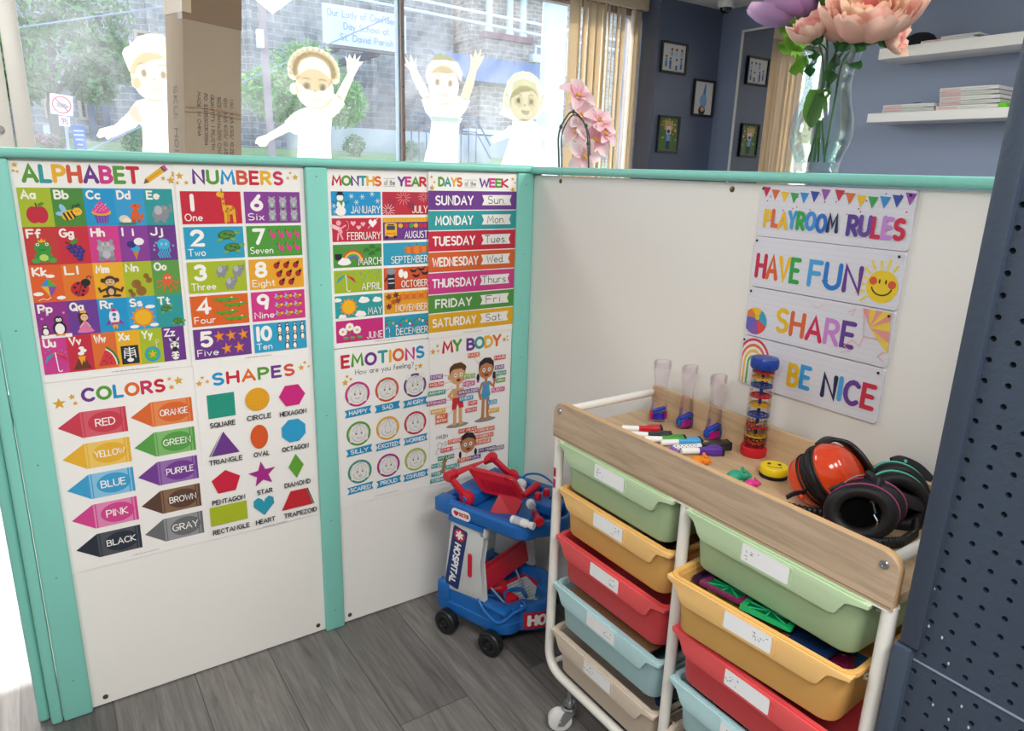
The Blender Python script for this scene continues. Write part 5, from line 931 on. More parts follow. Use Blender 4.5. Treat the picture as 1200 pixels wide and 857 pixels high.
def rain_stick():
    x, y = -.052, -.848; t = thing('rain_stick', 'clear rain stick with blue cap, red base and many coloured beads', 'toy', (x, y, ZT))
    PR = lambda n, k: mat(n, k, .25, spec=.5)
    MB().lathe([(0, 0), (.023, 0), (.025, .003), (.0255, .016), (.024, .0195), (0, .0195)], None, 32).build('base', PR('toy_red', '#c8202c'), t, 40, True)
    MB().lathe([(0, .177), (.0245, .177), (.0262, .18), (.0262, .192), (.024, .197), (.01, .199), (0, .199)], None, 32).build('cap', PR('toy_blue', '#1b3f9a'), t, 40, True)
    MB().lathe([(.0222, .019), (.0222, .178)], None, 32).build('clear_tube', ACR, t, 40, True)
    MB().tube([(0, 0, .02), (0, 0, .176)], .0032, 10).build('spine', PR('toy_navy', '#24357a'), t, 40, True)
    for i, (z, k) in enumerate(((.17, 'red'), (.158, 'yellow'), (.142, 'blue'), (.122, 'red'), (.104, 'yellow'), (.083, 'blue'), (.06, 'red'), (.042, 'yellow'), (.03, 'red'))):
        m = MB(); q = {'red': '#c8202c', 'yellow': '#e8b41c', 'blue': '#2a4a9c'}[k]
        m.lathe([(.0165, -.0016), (.0203, -.0016), (.0203, .0016), (.0165, .0016)], T(0, 0, z), 26, closed=True)
        for a in range(8): m.box(.003, .018, -.0012, .0012, -.001, .001, M=T(0, 0, z) @ RZ(a*PI/4+i))
        m.build('sieve_disc', PR('sieve_'+k, q), t, 40, True)
    random.seed(5); V, F, K = [], [], []
    for i in range(330):
        a, r, z = random.random()*2*PI, .0195*math.sqrt(random.uniform(.35, 1)), .0225+.048*random.random()**1.3; k = hexc(random.choice(('#d8b41c', '#c8202c', '#2a8a3a', '#2a4ab0', '#1c2a5a', '#e8c83a')))
        b = len(V); R = .0017
        for d in ((1, 0, 0), (-1, 0, 0), (0, 1, 0), (0, -1, 0), (0, 0, 1), (0, 0, -1)): V.append((r*math.cos(a)+d[0]*R, r*math.sin(a)+d[1]*R, z+d[2]*R)); K.append(k)
        for f in ((0, 2, 4), (2, 1, 4), (1, 3, 4), (3, 0, 4), (2, 0, 5), (1, 2, 5), (3, 1, 5), (0, 3, 5)): F.append(tuple(b+q for q in f))
    me = colmesh('beads', V, F, K, attr_mat('bead_plastic', .25, .5), t, True, True); me['kind'] = 'stuff'
rain_stick()
def eraser():
    t = thing('board_eraser', 'round yellow smiling eraser with a black felt base', 'eraser', (-.106, -.934, ZT))
    MB().lathe([(0, .0062), (.0238, .0062), (.0248, .008), (.0248, .0185), (.0235, .0205), (0, .021)], None, 36).build('yellow_grip', mat('eraser_yellow', '#f0d21e', .4), t, 40, True)
    MB().lathe([(0, 0), (.0245, 0), (.0252, .001), (.0252, .0058), (0, .006)], None, 36).build('felt_base', mat('black_felt', '#1b1b1f', .9), t, 40, True)
    m = MB(); M = T(0, 0, .0207) @ RZ(-.9)
    for q in (-.009, .009): m.lathe([(0, .0006), (.0042, .0005), (.0046, 0)], M @ T(q, .006, 0), 14, .75, 1)
    m.tube([M @ Vector((.012*math.cos(a), -.004+.008*math.sin(a), .0002)) for a in [PI+PI*i/8 for i in range(9)]], .0006, 6); m.build('face_print', mat('black_print', '#26241c', .5), t, 40, True)
eraser()
def marker(end, d, label, k, body='#ececea', L_=.084, dots=False, z=.0085):
    e = Vector((end[0], end[1], ZT+z)); d = Vector((d[0], d[1], 0)).normalized()
    t = thing('whiteboard_marker', label, 'marker', e, None, 'whiteboard markers on the oak tray'); M = frame(e-d*L_, Vector((-d.y, d.x, 0)), d)   # local z runs from the barrel end to the felt
    MB().lathe([(0, 0), (.0055, 0), (.0062, .002), (.0062, L_*.5), (0, L_*.5)], M, 18).build('barrel', mat('marker_white', body, .35), t)
    if dots:
        m = MB()
        for i in range(12):
            for a in range(7): m.box(.0061, .00645, -.0012, .0012, -.0012 if i % 2 else -.0005, .0012 if i % 2 else .0005, M=M @ RZ(a*.9+(i % 2)*.45) @ T(0, 0, .004+i*.0042))
        m.build('printed_pattern', mat('black_print', '#26241c', .5), t)
    ck = mat('marker_cap_'+k, k, .35, spec=.5); m = MB(); z0 = L_*(.42 if not dots else .52)
    m.loft([[M @ Vector((x, y, z)) for x, y in rrect(-a, a, -b, b, min(a, b)*.45, 3)] for z, a, b in ((z0, .0062, .0062), (z0+.012, .0064, .0064), (z0+.02, .0085, .0078), (z0+.026, .0115, .0085), (L_-.0065, .0118, .0088), (L_-.005, .0112, .008))]); m.build('cap', ck, t)
    MB().box(-.0112, .0112, -.0082, .0082, L_-.0055, L_, .001, M=M).build('felt_eraser', mat('black_felt', '#1b1b1f', .9), t)
marker((-.128, -.676), (.72, -.55), 'red capped whiteboard marker, farthest left of the markers', '#c4202c'); marker((-.138, -.713), (.68, -.55), 'black capped marker between the red and the green markers', '#26262a')
marker((-.128, -.742), (.75, -.52), 'green capped whiteboard marker', '#3a9a2c'); marker((-.108, -.765), (.8, -.42), 'light blue capped whiteboard marker', '#4aa8e0')
marker((-.072, -.806), (.88, -.36), 'larger black capped marker with a spotted white barrel', '#232327', '#eeeeec', .125, True, .0095); marker((-.106, -.817), (.78, -.4), 'purple capped marker, nearest the orange toy', '#5a2f9a')
def critter(x, y, label, k, s=1., parts=()):
    m_ = mat('soft_toy_'+k, k, .5, sub=.1); m = MB(); Z = ZT
    m.ell((x, y, Z+.009*s), (.0155*s, .012*s, .0095*s)).ell((x+.011*s, y-.009*s, Z+.012*s), (.009*s, .009*s, .0085*s))
    for dx, dy in ((.013, -.003), (.007, -.013)): m.ell((x+dx*s, y+dy*s, Z+.0205*s), (.0032*s, .0032*s, .0035*s), n=10, m=6)
    m.ell((x+.018*s, y-.015*s, Z+.011*s), (.004*s, .004*s, .0035*s), n=10, m=6).ell((x-.016*s, y+.01*s, Z+.008*s), (.004*s, .003*s, .003*s), n=10, m=6)
    for dx, dy in ((-.009, -.006), (-.006, .008), (.008, .002), (.004, -.01)): m.ell((x+dx*s, y+dy*s, Z+.003*s), (.0045*s, .0045*s, .003*s), n=10, m=6)
    tag(m.build('squishy_animal', m_, None, 60), label, 'toy', 'small soft animals behind the front rail')
critter(-.214, -.768, 'small lilac soft animal half hidden by the front rail', '#8a6cc8'); critter(-.194, -.83, 'small orange soft animal behind the front rail', '#e8871c', 1.05); critter(-.187, -.912, 'small green soft animal behind the front rail', '#2fa07c', 1.1); critter(-.183, -.942, 'small pink soft animal beside the green one', '#d83a90', .72)
# ---- ear muffs
EB = mat('earmuff_black', '#1c1c20', .38, spec=.5); CU = mat('earmuff_cushion', '#17171a', .5, spec=.45); LI = mat('earmuff_lining', '#08080a', .95, spec=.1)
def ear_cup(t, M, shell, stripe, s=1., pin=None):
    """local z points out of the cushion side"""
    k = MB().lathe([(0, -.038*s), (.02*s, -.036*s), (.032*s, -.029*s), (.039*s, -.018*s), (.0425*s, -.006*s), (.043*s, 0), (.041*s, .002*s), (0, .002*s)], M, 34, 1.12, .92).build('ear_cup', shell, t, 60)
    MB().lathe([(.043*s+.0016*math.cos(a), .0005+.0022*math.sin(a)) for a in [i*PI/4 for i in range(8)]], M, 34, 1.12, .92, True).build('rim_stripe', stripe, k, 60)
    MB().lathe([(.0335*s+.0105*s*math.cos(a), .0105*s+.0095*s*math.sin(a)) for a in [i*PI/7 for i in range(14)]], M, 34, 1.12, .92, True).build('cushion', CU, k, 80)
    MB().lathe([(0, .0035*s), (.03*s, .0035*s)], M, 30, 1.12, .92).build('lining', LI, k, 60)
    if pin: MB().ell((0, 0, 0), (.0042, .0042, .003), M @ T(*pin)).build('pivot_pin', stripe, k, 60)
    return k
def flat_band(pts, up, w, th, name, m, t):
    """a strip of width w and thickness th along pts; up = across the strip"""
    P = [Vector(p) for p in pts]; R = []; up = Vector(up)
    for i, p in enumerate(P):
        tg = (P[min(i+1, len(P)-1)]-P[max(i-1, 0)]).normalized(); a = (up-tg*up.dot(tg)).normalized(); b = tg.cross(a)
        R.append([p+a*x+b*y for x, y in rrect(-w/2, w/2, -th/2, th/2, th*.4, 2)])
    return MB().loft(R).build(name, m, t, 50)
def smooth_path(pts, n=6):
    P = [Vector(p) for p in pts]; P = [P[0]*2-P[1]]+P+[P[-1]*2-P[-2]]; o = []
    for i in range(1, len(P)-2):
        for k in range(n):
            t = k/n; a, b, c_, d = P[i-1], P[i], P[i+1], P[i+2]
            o.append(.5*((2*b)+(c_-a)*t+(2*a-5*b+4*c_-d)*t*t+(3*b-a-3*c_+d)*t**3))
    return o+[P[-2]]
CHR = mat('chrome_wire', '#c9c9cc', .18, metal=1.)
def orange_muffs():
    t = thing('ear_muffs', 'orange ear muffs with black cushions, left of the pink striped pair', 'ear muffs', (-.15, -1.045, ZT), None, 'ear muffs on the oak tray')
    OR = mat('earmuff_orange', '#e0441c', .16, spec=.6, coat=.5); OD = mat('pin_orange', '#e8501c', .4)
    ax = Vector((.06, -.8, .58)).normalized(); xx = Vector((.35, -.51, -.78)); c0 = Vector((-.143, -1.051, .754))
    ear_cup(t, frame(c0+ax*.018, xx, -ax), OR, CU, 1.12); ear_cup(t, frame(c0-ax*.018, xx, ax), OR, CU, .97)
    flat_band(smooth_path([(-.142, -1.036, .806), (-.124, -1.04, .814), (-.112, -1.058, .812), (-.109, -1.082, .8), (-.106, -1.104, .777), (-.098, -1.114, .75)]), (.35, .75, -.2), .026, .007, 'headband', EB, t)
    MB().tube(smooth_path([(-.118, -1.016, .797), (-.14, -1.03, .797), (-.16, -1.037, .786)]), .0016, 8).build('wire_arm', CHR, t)
    flat_band(smooth_path([(-.1555, -1.035, .789), (-.166, -1.045, .775), (-.174, -1.054, .762), (-.171, -1.058, .756)]), (.5, -.5, .2), .007, .004, 'wire_clip', EB, t); MB().ell((-.1765, -1.0555, .7615), (.0035, .0035, .0035)).build('pivot_pin', OD, t)
    flat_band(smooth_path([(-.2254, -1.0421, .735), (-.21, -1.045, .739), (-.19, -1.047, .737), (-.18, -1.0448, .737)]), (0, 0, 1), .008, .004, 'wire_clip', EB, t); MB().ell((-.198, -1.049, .733), (.0035, .0035, .0035)).build('pivot_pin', OD, t)
    m = MB()
    for i in range(10): a = i/9; m.ell((-.206+.05*a, -1.035-.055*a, .7105-.003*math.sin(PI*a)), (.0065, .0065, .008), n=10, m=6)
    m.build('padded_band_end', EB, t)
orange_muffs()
def side_muffs(label, c0, ax, xx, stripe, band, wires, clips, pins, pad):
    t = thing('ear_muffs', label, 'ear muffs', (c0[0], c0[1], ZT), None, 'ear muffs on the oak tray'); ax = Vector(ax).normalized(); c0 = Vector(c0)
    ear_cup(t, frame(c0, xx, ax), EB, stripe, 1.06); ear_cup(t, frame(c0-ax*.036+Vector((.004, -.006, .006)), xx, ax), EB, stripe, 1.06)
    flat_band(smooth_path(band), (.2, .5, 1), .022, .008, 'headband', EB, t)
    for w_ in wires: MB().tube(smooth_path(w_, 4), .0015, 8).build('wire_arm', CHR, t)
    for w_ in clips: flat_band(smooth_path(w_), (0, .3, 1), .007, .0045, 'wire_clip', EB, t)
    for p in pins: MB().ell(p, (.0038, .0038, .0038)).build('pivot_pin', stripe, t)
    m = MB()
    for i in range(len(pad)-1):
        for k in range(7): p = Vector(pad[i]).lerp(Vector(pad[i+1]), k/7); m.ell(p, (.006, .006, .0095), n=10, m=6)
    m.build('padded_band_end', EB, t)
side_muffs('black ear muffs with pink stripes at the front right of the tray', (-.188, -1.143, .745), (-.8, -.35, .22), (-.3, .6, -.2), mat('stripe_pink', '#b83a84', .4),
 [(-.15, -1.1225, .786), (-.156, -1.146, .782), (-.136, -1.158, .768), (-.113, -1.17, .756), (-.085, -1.182, .745)], [[(-.187, -1.11, .778), (-.171, -1.1139, .786), (-.15, -1.1225, .788)], [(-.191, -1.165, .75), (-.196, -1.174, .741), (-.197, -1.168, .722), (-.205, -1.167, .711)]],
 [[(-.182, -1.148, .777), (-.186, -1.157, .765), (-.191, -1.166, .752)], [(-.203, -1.098, .765), (-.187, -1.11, .777)]], [(-.184, -1.156, .766), (-.147, -1.15, .784)], [(-.214, -1.158, .712), (-.196, -1.182, .712), (-.165, -1.198, .713), (-.125, -1.196, .715), (-.1, -1.184, .722)])
side_muffs('black ear muffs with mint green stripes, at the back beside the pegboard', (-.092, -1.148, .742), (-.72, -.62, .1), (-.3, .4, .5), mat('stripe_mint', '#5ac8b4', .4),
 [(-.064, -1.118, .786), (-.05, -1.124, .788), (-.03, -1.14, .778), (-.018, -1.158, .76)], [[(-.084, -1.116, .762), (-.07, -1.118, .784), (-.058, -1.116, .79)]], [[(-.064, -1.118, .789), (-.05, -1.12, .793)]], [(-.046, -1.127, .79)], [(-.07, -1.19, .712), (-.045, -1.19, .712)])
# ------------------------------------------------------------------ toy hospital cart
HO, HR = Vector((-.355, -.176, 0)), Matrix.Rotation(math.atan2(.344, .939), 3, 'Z')
HM = Matrix.Translation(HO) @ HR.to_4x4()
def hw(x, y, z): return HM @ Vector((x, y, z))
hc = thing('toy_hospital_cart', 'blue and grey toy hospital cart with red handle and black wheels', 'toy cart', HO, HR)
HB = mat('toy_cart_blue', '#1c66b4', .3, spec=.5, coat=.2); HG = mat('toy_cart_grey', '#c9cbcc', .4); HRD = mat('toy_cart_red', '#c81c30', .3, spec=.5, coat=.2); HBK = mat('toy_wheel_black', '#1a1b1d', .4)
W = .245
def outline(x0, x1, yb, yf, bow, rf, n=8):   # back corners square, front corners round, front edge bowed towards the viewer
    p = [(x1, yb), (x0, yb)]
    p += [(x0+rf*(1-math.cos(t*PI/2/n)), yf+rf-rf*math.sin(t*PI/2/n)) for t in range(n+1)]
    p += [(x0+rf+(x1-x0-2*rf)*k/8, yf-bow*math.sin(PI*k/8)) for k in range(1, 8)]
    p += [(x1-rf*(1-math.sin(t*PI/2/n)), yf+rf-rf*math.cos(t*PI/2/n)) for t in range(n+1)]
    return p
def loft2(m, L): m.loft([[Vector((x, y, z)) for x, y in o] for o, z in L]); return m
m = MB()   # lower tub with a hollow
A = lambda d, z: (outline(d, W-d, .042-d, -.2+d*.6, .05, .05), z)
loft2(m, [A(.012, .05), A(.004, .056), A(.0, .07), A(.0, .088), A(.003, .09), A(.003, .128), A(.006, .132), A(.03, .132), A(.036, .128), A(.042, .078)]); m.build('lower_tub', HB, hc, 35, True)
MB().box(-.004, .022, .0, .042, .09, .145, .006).build('tub_corner', HB, hc, 35, True); MB().box(-.002, .03, -.19, -.12, .12, .135, .005).build('tub_ledge', HB, hc, 35, True)
def grey_side(x0, x1, name):
    pts = [(.022, .127), (-.003, .335), (-.11, .34), (-.116, .332), (-.108, .3), (-.104, .24), (-.108, .17), (-.118, .135)]
    M = Matrix(((0, 0, 1, 0), (1, 0, 0, 0), (0, 1, 0, 0), (0, 0, 0, 1)))
    MB().prism(pts, x0, x1, M, .004, 2).build(name, HG, hc, 35, True)
grey_side(.0, .02, 'side_post'); grey_side(W-.02, W, 'side_post')
MB().box(.0, .026, -.118, -.098, .318, .345, .004).build('post_collar', HG, hc, 35, True)
m = MB()   # red slot
m.prism(rrect(-.077, -.064, .193, .262, .006, 4), -.0035, .002, Matrix(((0, 0, 1, 0), (1, 0, 0, 0), (0, 1, 0, 0), (0, 0, 0, 1))), .001, 1); m.build('red_slot', HRD, hc, 35, True)
# upper tray
m = MB(); B = lambda d, z: (outline(-.006+d, W+.006-d, .045-d, -.25+d*.6, .04, .045), z)
loft2(m, [B(.014, .348), B(.004, .352), B(.0, .358), B(.0, .385), B(.006, .391), B(.018, .391), B(.024, .387), B(.03, .36)]); m.build('upper_tray', HB, hc, 35, True)
m = MB().box(-.008, .03, .0, .048, .352, .392, .005).box(.05, .2, -.04, .035, .362, .4, .008); m.build('tray_block', HB, hc, 35, True)
m = MB().prism([(.0, .352), (-.11, .352), (-.113, .338), (.0, .338)], -.006, .0, Matrix(((0, 0, 1, 0), (1, 0, 0, 0), (0, 1, 0, 0), (0, 0, 0, 1)))); m.build('tray_apron', HB, hc, 35, True)
def wheel(x, y):
    M = HM @ T(x, y, .0355) @ RY(-PI/2) @ Matrix.Scale(1.165, 4)
    k = MB().lathe([(0, .004), (.012, .004), (.014, .0085), (.02, .0095), (.0235, .0075), (.027, .0075), (.03, .004), (.0305, -.004), (.029, -.0125), (.02, -.014), (0, -.014)], M, 34).build('wheel', HBK, hc, 35)
    m = MB().lathe([(0, .0085), (.009, .008), (.0105, .004)], M, 22); m.box(-.0018, .0018, -.009, .009, .008, .0095, .0005, M=M @ RZ(.6 if y < -.1 else 1.3)); m.build('hub_cap', mat('hub_black', '#232426', .25), k, 35)
for x in (-.006, W+.006-.0): 
    for y in (-.002, -.153): wheel(x-.01 if x < 0 else W+.016, y)
for y in (-.153, -.002): MB().tube([hw(0, y, .0355), hw(W, y, .0355)], .004, 8).build('axle', HBK, hc)
# handle and screen
m = MB(); RL, RR, PL, PR_ = hw(.006, .014, .4525), hw(.2, .012, .4465), hw(.03, -.032, .397), hw(.228, -.035, .39)
X = (HR @ Vector((1, 0, 0)))
m.tube([RL, RL+X*.03, RL+X*.031, RR-X*.03, RR-X*.031, RR], [.0138, .0138, .0098, .0098, .0138, .0138], 16); m.build('handle_bar', HRD, hc)
for a, b, s in ((RL+X*.006, PL, 1), (RR-X*.006, PR_, -1)):
    m = MB(); d = (b-a); n_ = d.length; d.normalize(); m.box(-.0075, .0075, -.0075, .0075, 0, n_, .003, M=frame(a, X, d)); m.lathe([(0, .01), (.015, .01), (.0205, .007), (.0215, 0), (.0205, -.007), (.015, -.01), (0, -.01)], frame(b, (0, 0, 1), X), 24); m.lathe([(0, .011), (.012, .011), (.014, .008), (.014, -.008), (.012, -.011), (0, -.011)], frame(a, (0, 0, 1), X), 20); ar = m.build('handle_arm', HRD, hc)
    MB().lathe([(0, .0118), (.006, .0118), (.0075, .0095)], frame(b, (0, 0, 1), -X if s > 0 else X), 16).build('pivot_bolt', HB, ar)
A_, B_, C_, D_ = (hw(.058, -.008, .468), hw(.1, -.13, .455), hw(.12, -.158, .392), hw(.075, -.05, .402))
nn = (B_-A_).cross(D_-A_).normalized(); nn = nn if nn.dot(Vector((-1.18, -1.64, 1.2))-A_) > 0 else -nn
def on(u, v, d=0): return (A_*(1-u)+B_*u)*(1-v)+(D_*(1-u)+C_*u)*v+nn*d
ro = rrect(0, 1, 0, 1, .1, 4)
m = MB().loft([[on(u, v, d) for u, v in [(.5+(a-.5)*k, .5+(b-.5)*k) for a, b in ro]] for d, k in ((-.014, .94), (-.013, 1), (.001, 1), (.003, .95), (.0032, .86), (.0012, .84))]); sc = m.build('screen', HRD, hc)
m = MB()
for i in range(6): u = .2+.12*i; m.loft([[on(u+a*.03+v*.02, v, d) for a, d in ((-1, .001), (1, .001), (1, .0035), (-1, .0035))] for v in (.38, .8)])
m.build('screen_ribs', mat('toy_red_dark', '#a81830', .35), sc)
for u in (.1, .82): MB().ell(on(u, .06, .003), (.0025, .0025, .0025), n=8, m=6).build('screen_screw', mat('screw_dark_red', '#5a1018', .5), sc)
m = MB().loft([[on(.42, .9, -.012), on(.42, .9, .002), on(.98, .9, .002), on(.98, .9, -.012)], [hw(.075, -.085, .362), hw(.062, -.085, .362), hw(.088, -.142, .348), hw(.105, -.142, .348)]]); m.build('screen_stand', HRD, hc)
# red bar between the posts
m = MB().prism([(-.105, .15), (-.085, .15), (-.07, .2), (-.082, .207), (-.092, .204)], .012, W-.012, Matrix(((0, 0, 1, 0), (1, 0, 0, 0), (0, 1, 0, 0), (0, 0, 0, 1))), .003, 1); m.build('red_cross_bar', HRD, hc, 35, True)
# sign plates
def plate(o, u, v, n, w, h, back, r, name, draw, th=.0012):
    c = Canvas(o, u, v, n); draw(c, w, h); return c.home().build(name, PRINT, hc, th, rrect(0, w, 0, h, r, 4), back)
yv = HR @ Vector((0, -1, 0)); xv = X; zv = Vector((0, 0, 1))
def d1(c, w, h):   # navy panel, words run top to bottom
    c.ell(w*.5, h-.019, .0165, .0165, '#c8202c', 26)
    for a in range(3): c.line([(w*.5+.010*math.cos(a*PI/3+.5), h-.019+.010*math.sin(a*PI/3+.5)), (w*.5-.010*math.cos(a*PI/3+.5), h-.019-.010*math.sin(a*PI/3+.5))], .0062, '#f2f2f2', .3)
    c.text('HOSPITAL', w*.5-.0085, h-.042, .0195, '#f0f1f4', .22, None, .2, rot=-90)
def slant(o, w, h): pass
sv = (HM @ Vector((0, -.0105, .328))-HM @ Vector((0, .0205, .143))); sh = sv.length; sv.normalize(); su = (yv-sv*yv.dot(sv)).normalized()
def d1w(c, w, h):
    c.ell(w*.5, h-.021, .018, .018, '#c8202c', 26)
    for a in range(3): c.line([(w*.5+.0105*math.cos(a*PI/3+.5), h-.021+.0105*math.sin(a*PI/3+.5)), (w*.5-.0105*math.cos(a*PI/3+.5), h-.021-.0105*math.sin(a*PI/3+.5))], .0066, '#f2f2f2', .3)
    t = 'HOSPITAL'; x0, y0 = w*.5-.0115, h-.046; wid = sum(G[q][0] for q in t)+.22*7; k = (h-.056)/(wid*.0225+.005)
    c.at(x0, y0, 1, 1, -90); c.text(t, 0, 0, .023, '#f0f1f4', .23, h-.056, .24); c.home()
plate(hw(-.0012, .0155, .146), su, sv, -X, .047, sh-.004, '#22356e', .005, 'hospital_plate', d1w)
plate(hw(-.0075, -.012, .3545), yv, zv, -X, .062, .0255, '#e9eaec', .011, 'doctor_plate', lambda c, w, h: (c.ell(.012, .0145, .005, .005, '#c8202c', 14), c.ell(.0195, .0145, .005, .005, '#c8202c', 14), c.poly([(.0075, .0125), (.024, .0125), (.0158, .004)], '#c8202c'), c.text('DOCTOR', .026, .0075, .0115, '#c8202c', .2, .058, .2)))
# red HOSPITAL plate wrapped on the bowed front
def fy(x): k = (x-.05)/(W-.1); return -.2-.05*math.sin(PI*min(1, max(0, k)))
V, F, K = [], [], []; xs = [.055+.15*i/14 for i in range(15)]
for i, x in enumerate(xs):
    for z in (.064, .112): V.append((x, fy(x)-.002, z)); K.append(hexc('#c02434'))
    if i: b = 2*i-2; F.append((b, b+2, b+3, b+1))
c = Canvas((0, 0, 0), (1, 0, 0), (0, 1, 0), (0, 0, 1)); c.text('HOSPITAL', .062, .071, .034, '#eef0f2', .22, .2, .22)
b = len(V)
for v, k in zip(c.V, c.K): V.append((v.x, fy(v.x)-.0028, v.y)); K.append(k[:3])
F += [tuple(b+q for q in f) for f in c.F]
colmesh('front_plate', V, F, K, PRINT, hc, False, True)
# ---- toys on the upper tray and in the tub
def solo(m, name, mt, label, cat, group=None, sm=40): return tag(m.build(name, mt, None, sm), label, cat, group)
WT = mat('toy_white', '#e6e7ea', .35); CLR = clear_mat('clear_toy_plastic', '#eef2f6', .5)
a, b = hw(.004, -.196, .402), hw(.007, -.262, .402); d = (b-a).normalized(); t = thing('toy_bottle', 'small white toy medicine bottle lying on the blue tray', 'toy bottle', hw(.005, -.23, .392), HR)
MB().lathe([(0, 0), (.0095, 0), (.0105, .002), (.0105, .044), (.0075, .049), (.0075, .053), (0, .053)], frame(a, zv, d), 20).build('bottle', WT, t); MB().lathe([(0, .053), (.0085, .053), (.009, .055), (.009, .064), (0, .065)], frame(a, zv, d), 20).build('cap', WT, t)
c = MB().lathe([(.01065, .008), (.01065, .03)], frame(a, zv, d), 20); c.build('bottle_label', mat('bottle_label', '#b8bcc8', .5), t)
a, b = hw(.105, -.181, .402), hw(.028, -.262, .404); d = (b-a).normalized(); L_ = (b-a).length; t = thing('toy_syringe', 'clear toy syringe with a red plunger lying across the blue tray', 'toy syringe', a, HR)
MB().lathe([(.0085, L_*.18), (.0085, L_*.72)], frame(a, zv, d), 18).build('barrel', CLR, t); MB().lathe([(0, 0), (.011, 0), (.012, L_*.05), (.011, L_*.16), (0, L_*.18)], frame(a, zv, d), 18).build('dial', WT, t); MB().lathe([(0, L_*.5), (.0072, L_*.5), (.0072, L_*.88), (.0125, L_*.9), (.0135, L_*.96), (.011, L_), (0, L_)], frame(a, zv, d), 20).build('plunger', HRD, t); MB().lathe([(.009, L_*.7), (.016, L_*.715), (.016, L_*.74), (.009, L_*.75)], frame(a, zv, d), 20).build('finger_flange', CLR, t)
t = thing('toy_monitor', 'blue toy monitor box with two red knobs at the right of the tray', 'toy monitor', hw(.165, -.2, .39), HR)
MB().box(.115, .215, -.25, -.165, .374, .402, .006, M=HM).build('case', HB, t)
for x, y in ((.135, -.185), (.168, -.19)): MB().lathe([(0, .018), (.0075, .0175), (.009, .0145), (.0095, 0)], HM @ T(x, y, .402), 18).build('knob', HRD, t)
MB().box(.155, .205, -.235, -.205, .4015, .4045, .001, M=HM).build('dial_window', mat('dark_window', '#22303e', .1), t)
a, b = hw(.12, -.15, .405), hw(.172, -.15, .412); d = (b-a).normalized(); t = thing('toy_otoscope', 'red toy handset with a white ball head behind the tray screen', 'toy', a, HR)
MB().lathe([(0, 0), (.008, 0), (.009, .01), (.011, .05), (.012, .062), (.009, .068), (0, .068)], frame(a, zv, d), 18).build('grip', HRD, t); MB().ell(hw(.165, -.11, .41), (.016, .016, .016)).build('head', WT, t); MB().tube([hw(.165, -.11, .405), hw(.14, -.14, .405)], .005, 10).build('neck', WT, t)
solo(MB().tube(smooth_path([hw(.13, -.15, .394), hw(.15, -.12, .4), hw(.18, -.11, .43), hw(.21, -.14, .432), hw(.222, -.18, .41), hw(.2, -.2, .406)]), .003, 8).tube(smooth_path([hw(.1, -.16, .394), hw(.12, -.155, .398), hw(.125, -.19, .396), hw(.1, -.2, .394)]), .003, 8), 'toy_cable', HB, 'blue toy cable looping over the right of the tray', 'toy cable')
t = thing('toy_clipboard', 'red framed toy chart lying tilted in the lower blue tub', 'toy clipboard', hw(.14, -.15, .09), HR)
CM = HM @ T(.15, -.14, .098) @ RZ(-.35) @ RX(.12) @ RY(-.1); o, i_ = rrect(-.055, .055, -.06, .06, .012, 4), rrect(-.044, .044, -.049, .049, .006, 4); m = MB(); R = [[m.bm.verts.new(CM @ Vector((x, y, z))) for x, y in p] for p, z in ((o, .004), (o, -.004), (i_, -.004), (i_, .004))]
for q in range(4):
    for k in range(len(o)): m.bm.faces.new((R[q][k], R[q][(k+1) % len(o)], R[(q+1) % 4][(k+1) % len(o)], R[(q+1) % 4][k]))
m.build('frame', HRD, t); MB().box(-.045, .045, -.05, .05, -.003, .001, M=CM).build('chart_sheet', mat('chart_paper', '#c3c8cc', .6), t)
m = MB()
for k in range(8): m.box(-.038, .03-.006*(k % 3), -.001, .001, .001, .0016, M=CM @ T(0, .04-.011*k, 0))
m.build('chart_lines', mat('chart_ink', '#5d9a8a', .6), t)
t = thing('toy_stethoscope', 'blue toy stethoscope with red heart hanging over the tub edge', 'toy stethoscope', hw(.09, -.14, .1), HR)
MB().tube(smooth_path([hw(.1, -.09, .1), hw(.06, -.11, .12), hw(.01, -.095, .142), hw(-.004, -.12, .12), hw(-.004, -.17, .1), hw(.02, -.2, .128), hw(.05, -.215, .137), hw(.062, -.2, .14), hw(.068, -.185, .12)]), .0042, 10).build('tube', HB, t)
MB().tube(smooth_path([hw(.06, -.16, .105), hw(.095, -.12, .115), hw(.14, -.135, .112), hw(.13, -.165, .105)]), .0055, 10).build('yoke', HB, t)
for P in ([hw(.06, -.15, .108), hw(.05, -.1, .15), hw(.055, -.055, .17), hw(.08, -.04, .172)], [hw(.145, -.14, .112), hw(.165, -.1, .15), hw(.165, -.06, .165), hw(.14, -.045, .172)]): MB().tube(smooth_path(P), .0028, 8).build('ear_tube', mat('grey_blue_tube', '#7d92b0', .3), t)
for p in (hw(.085, -.045, .17), hw(.108, -.042, .173)): MB().ell(p, (.0075, .0075, .01)).build('ear_tip', HRD, t)
HP = [(0, -.02), (-.02, .002), (-.021, .012), (-.013, .018), (-.005, .016), (0, .01), (.005, .016), (.013, .018), (.021, .012), (.02, .002)]
MB().prism(HP, 0, .014, HM @ T(.082, -.15, .112) @ RZ(.5), .003, 2).build('heart_chest_piece', HRD, t)
solo(MB().lathe([(0, 0), (.008, 0), (.01, .012), (.018, .026), (.024, .03), (.024, .036), (0, .038)], frame(hw(.092, -.075, .11), zv, (hw(.15, -.105, .108)-hw(.092, -.075, .11))), 22), 'toy_horn', HRD, 'red toy horn lying beside the stethoscope in the tub', 'toy')
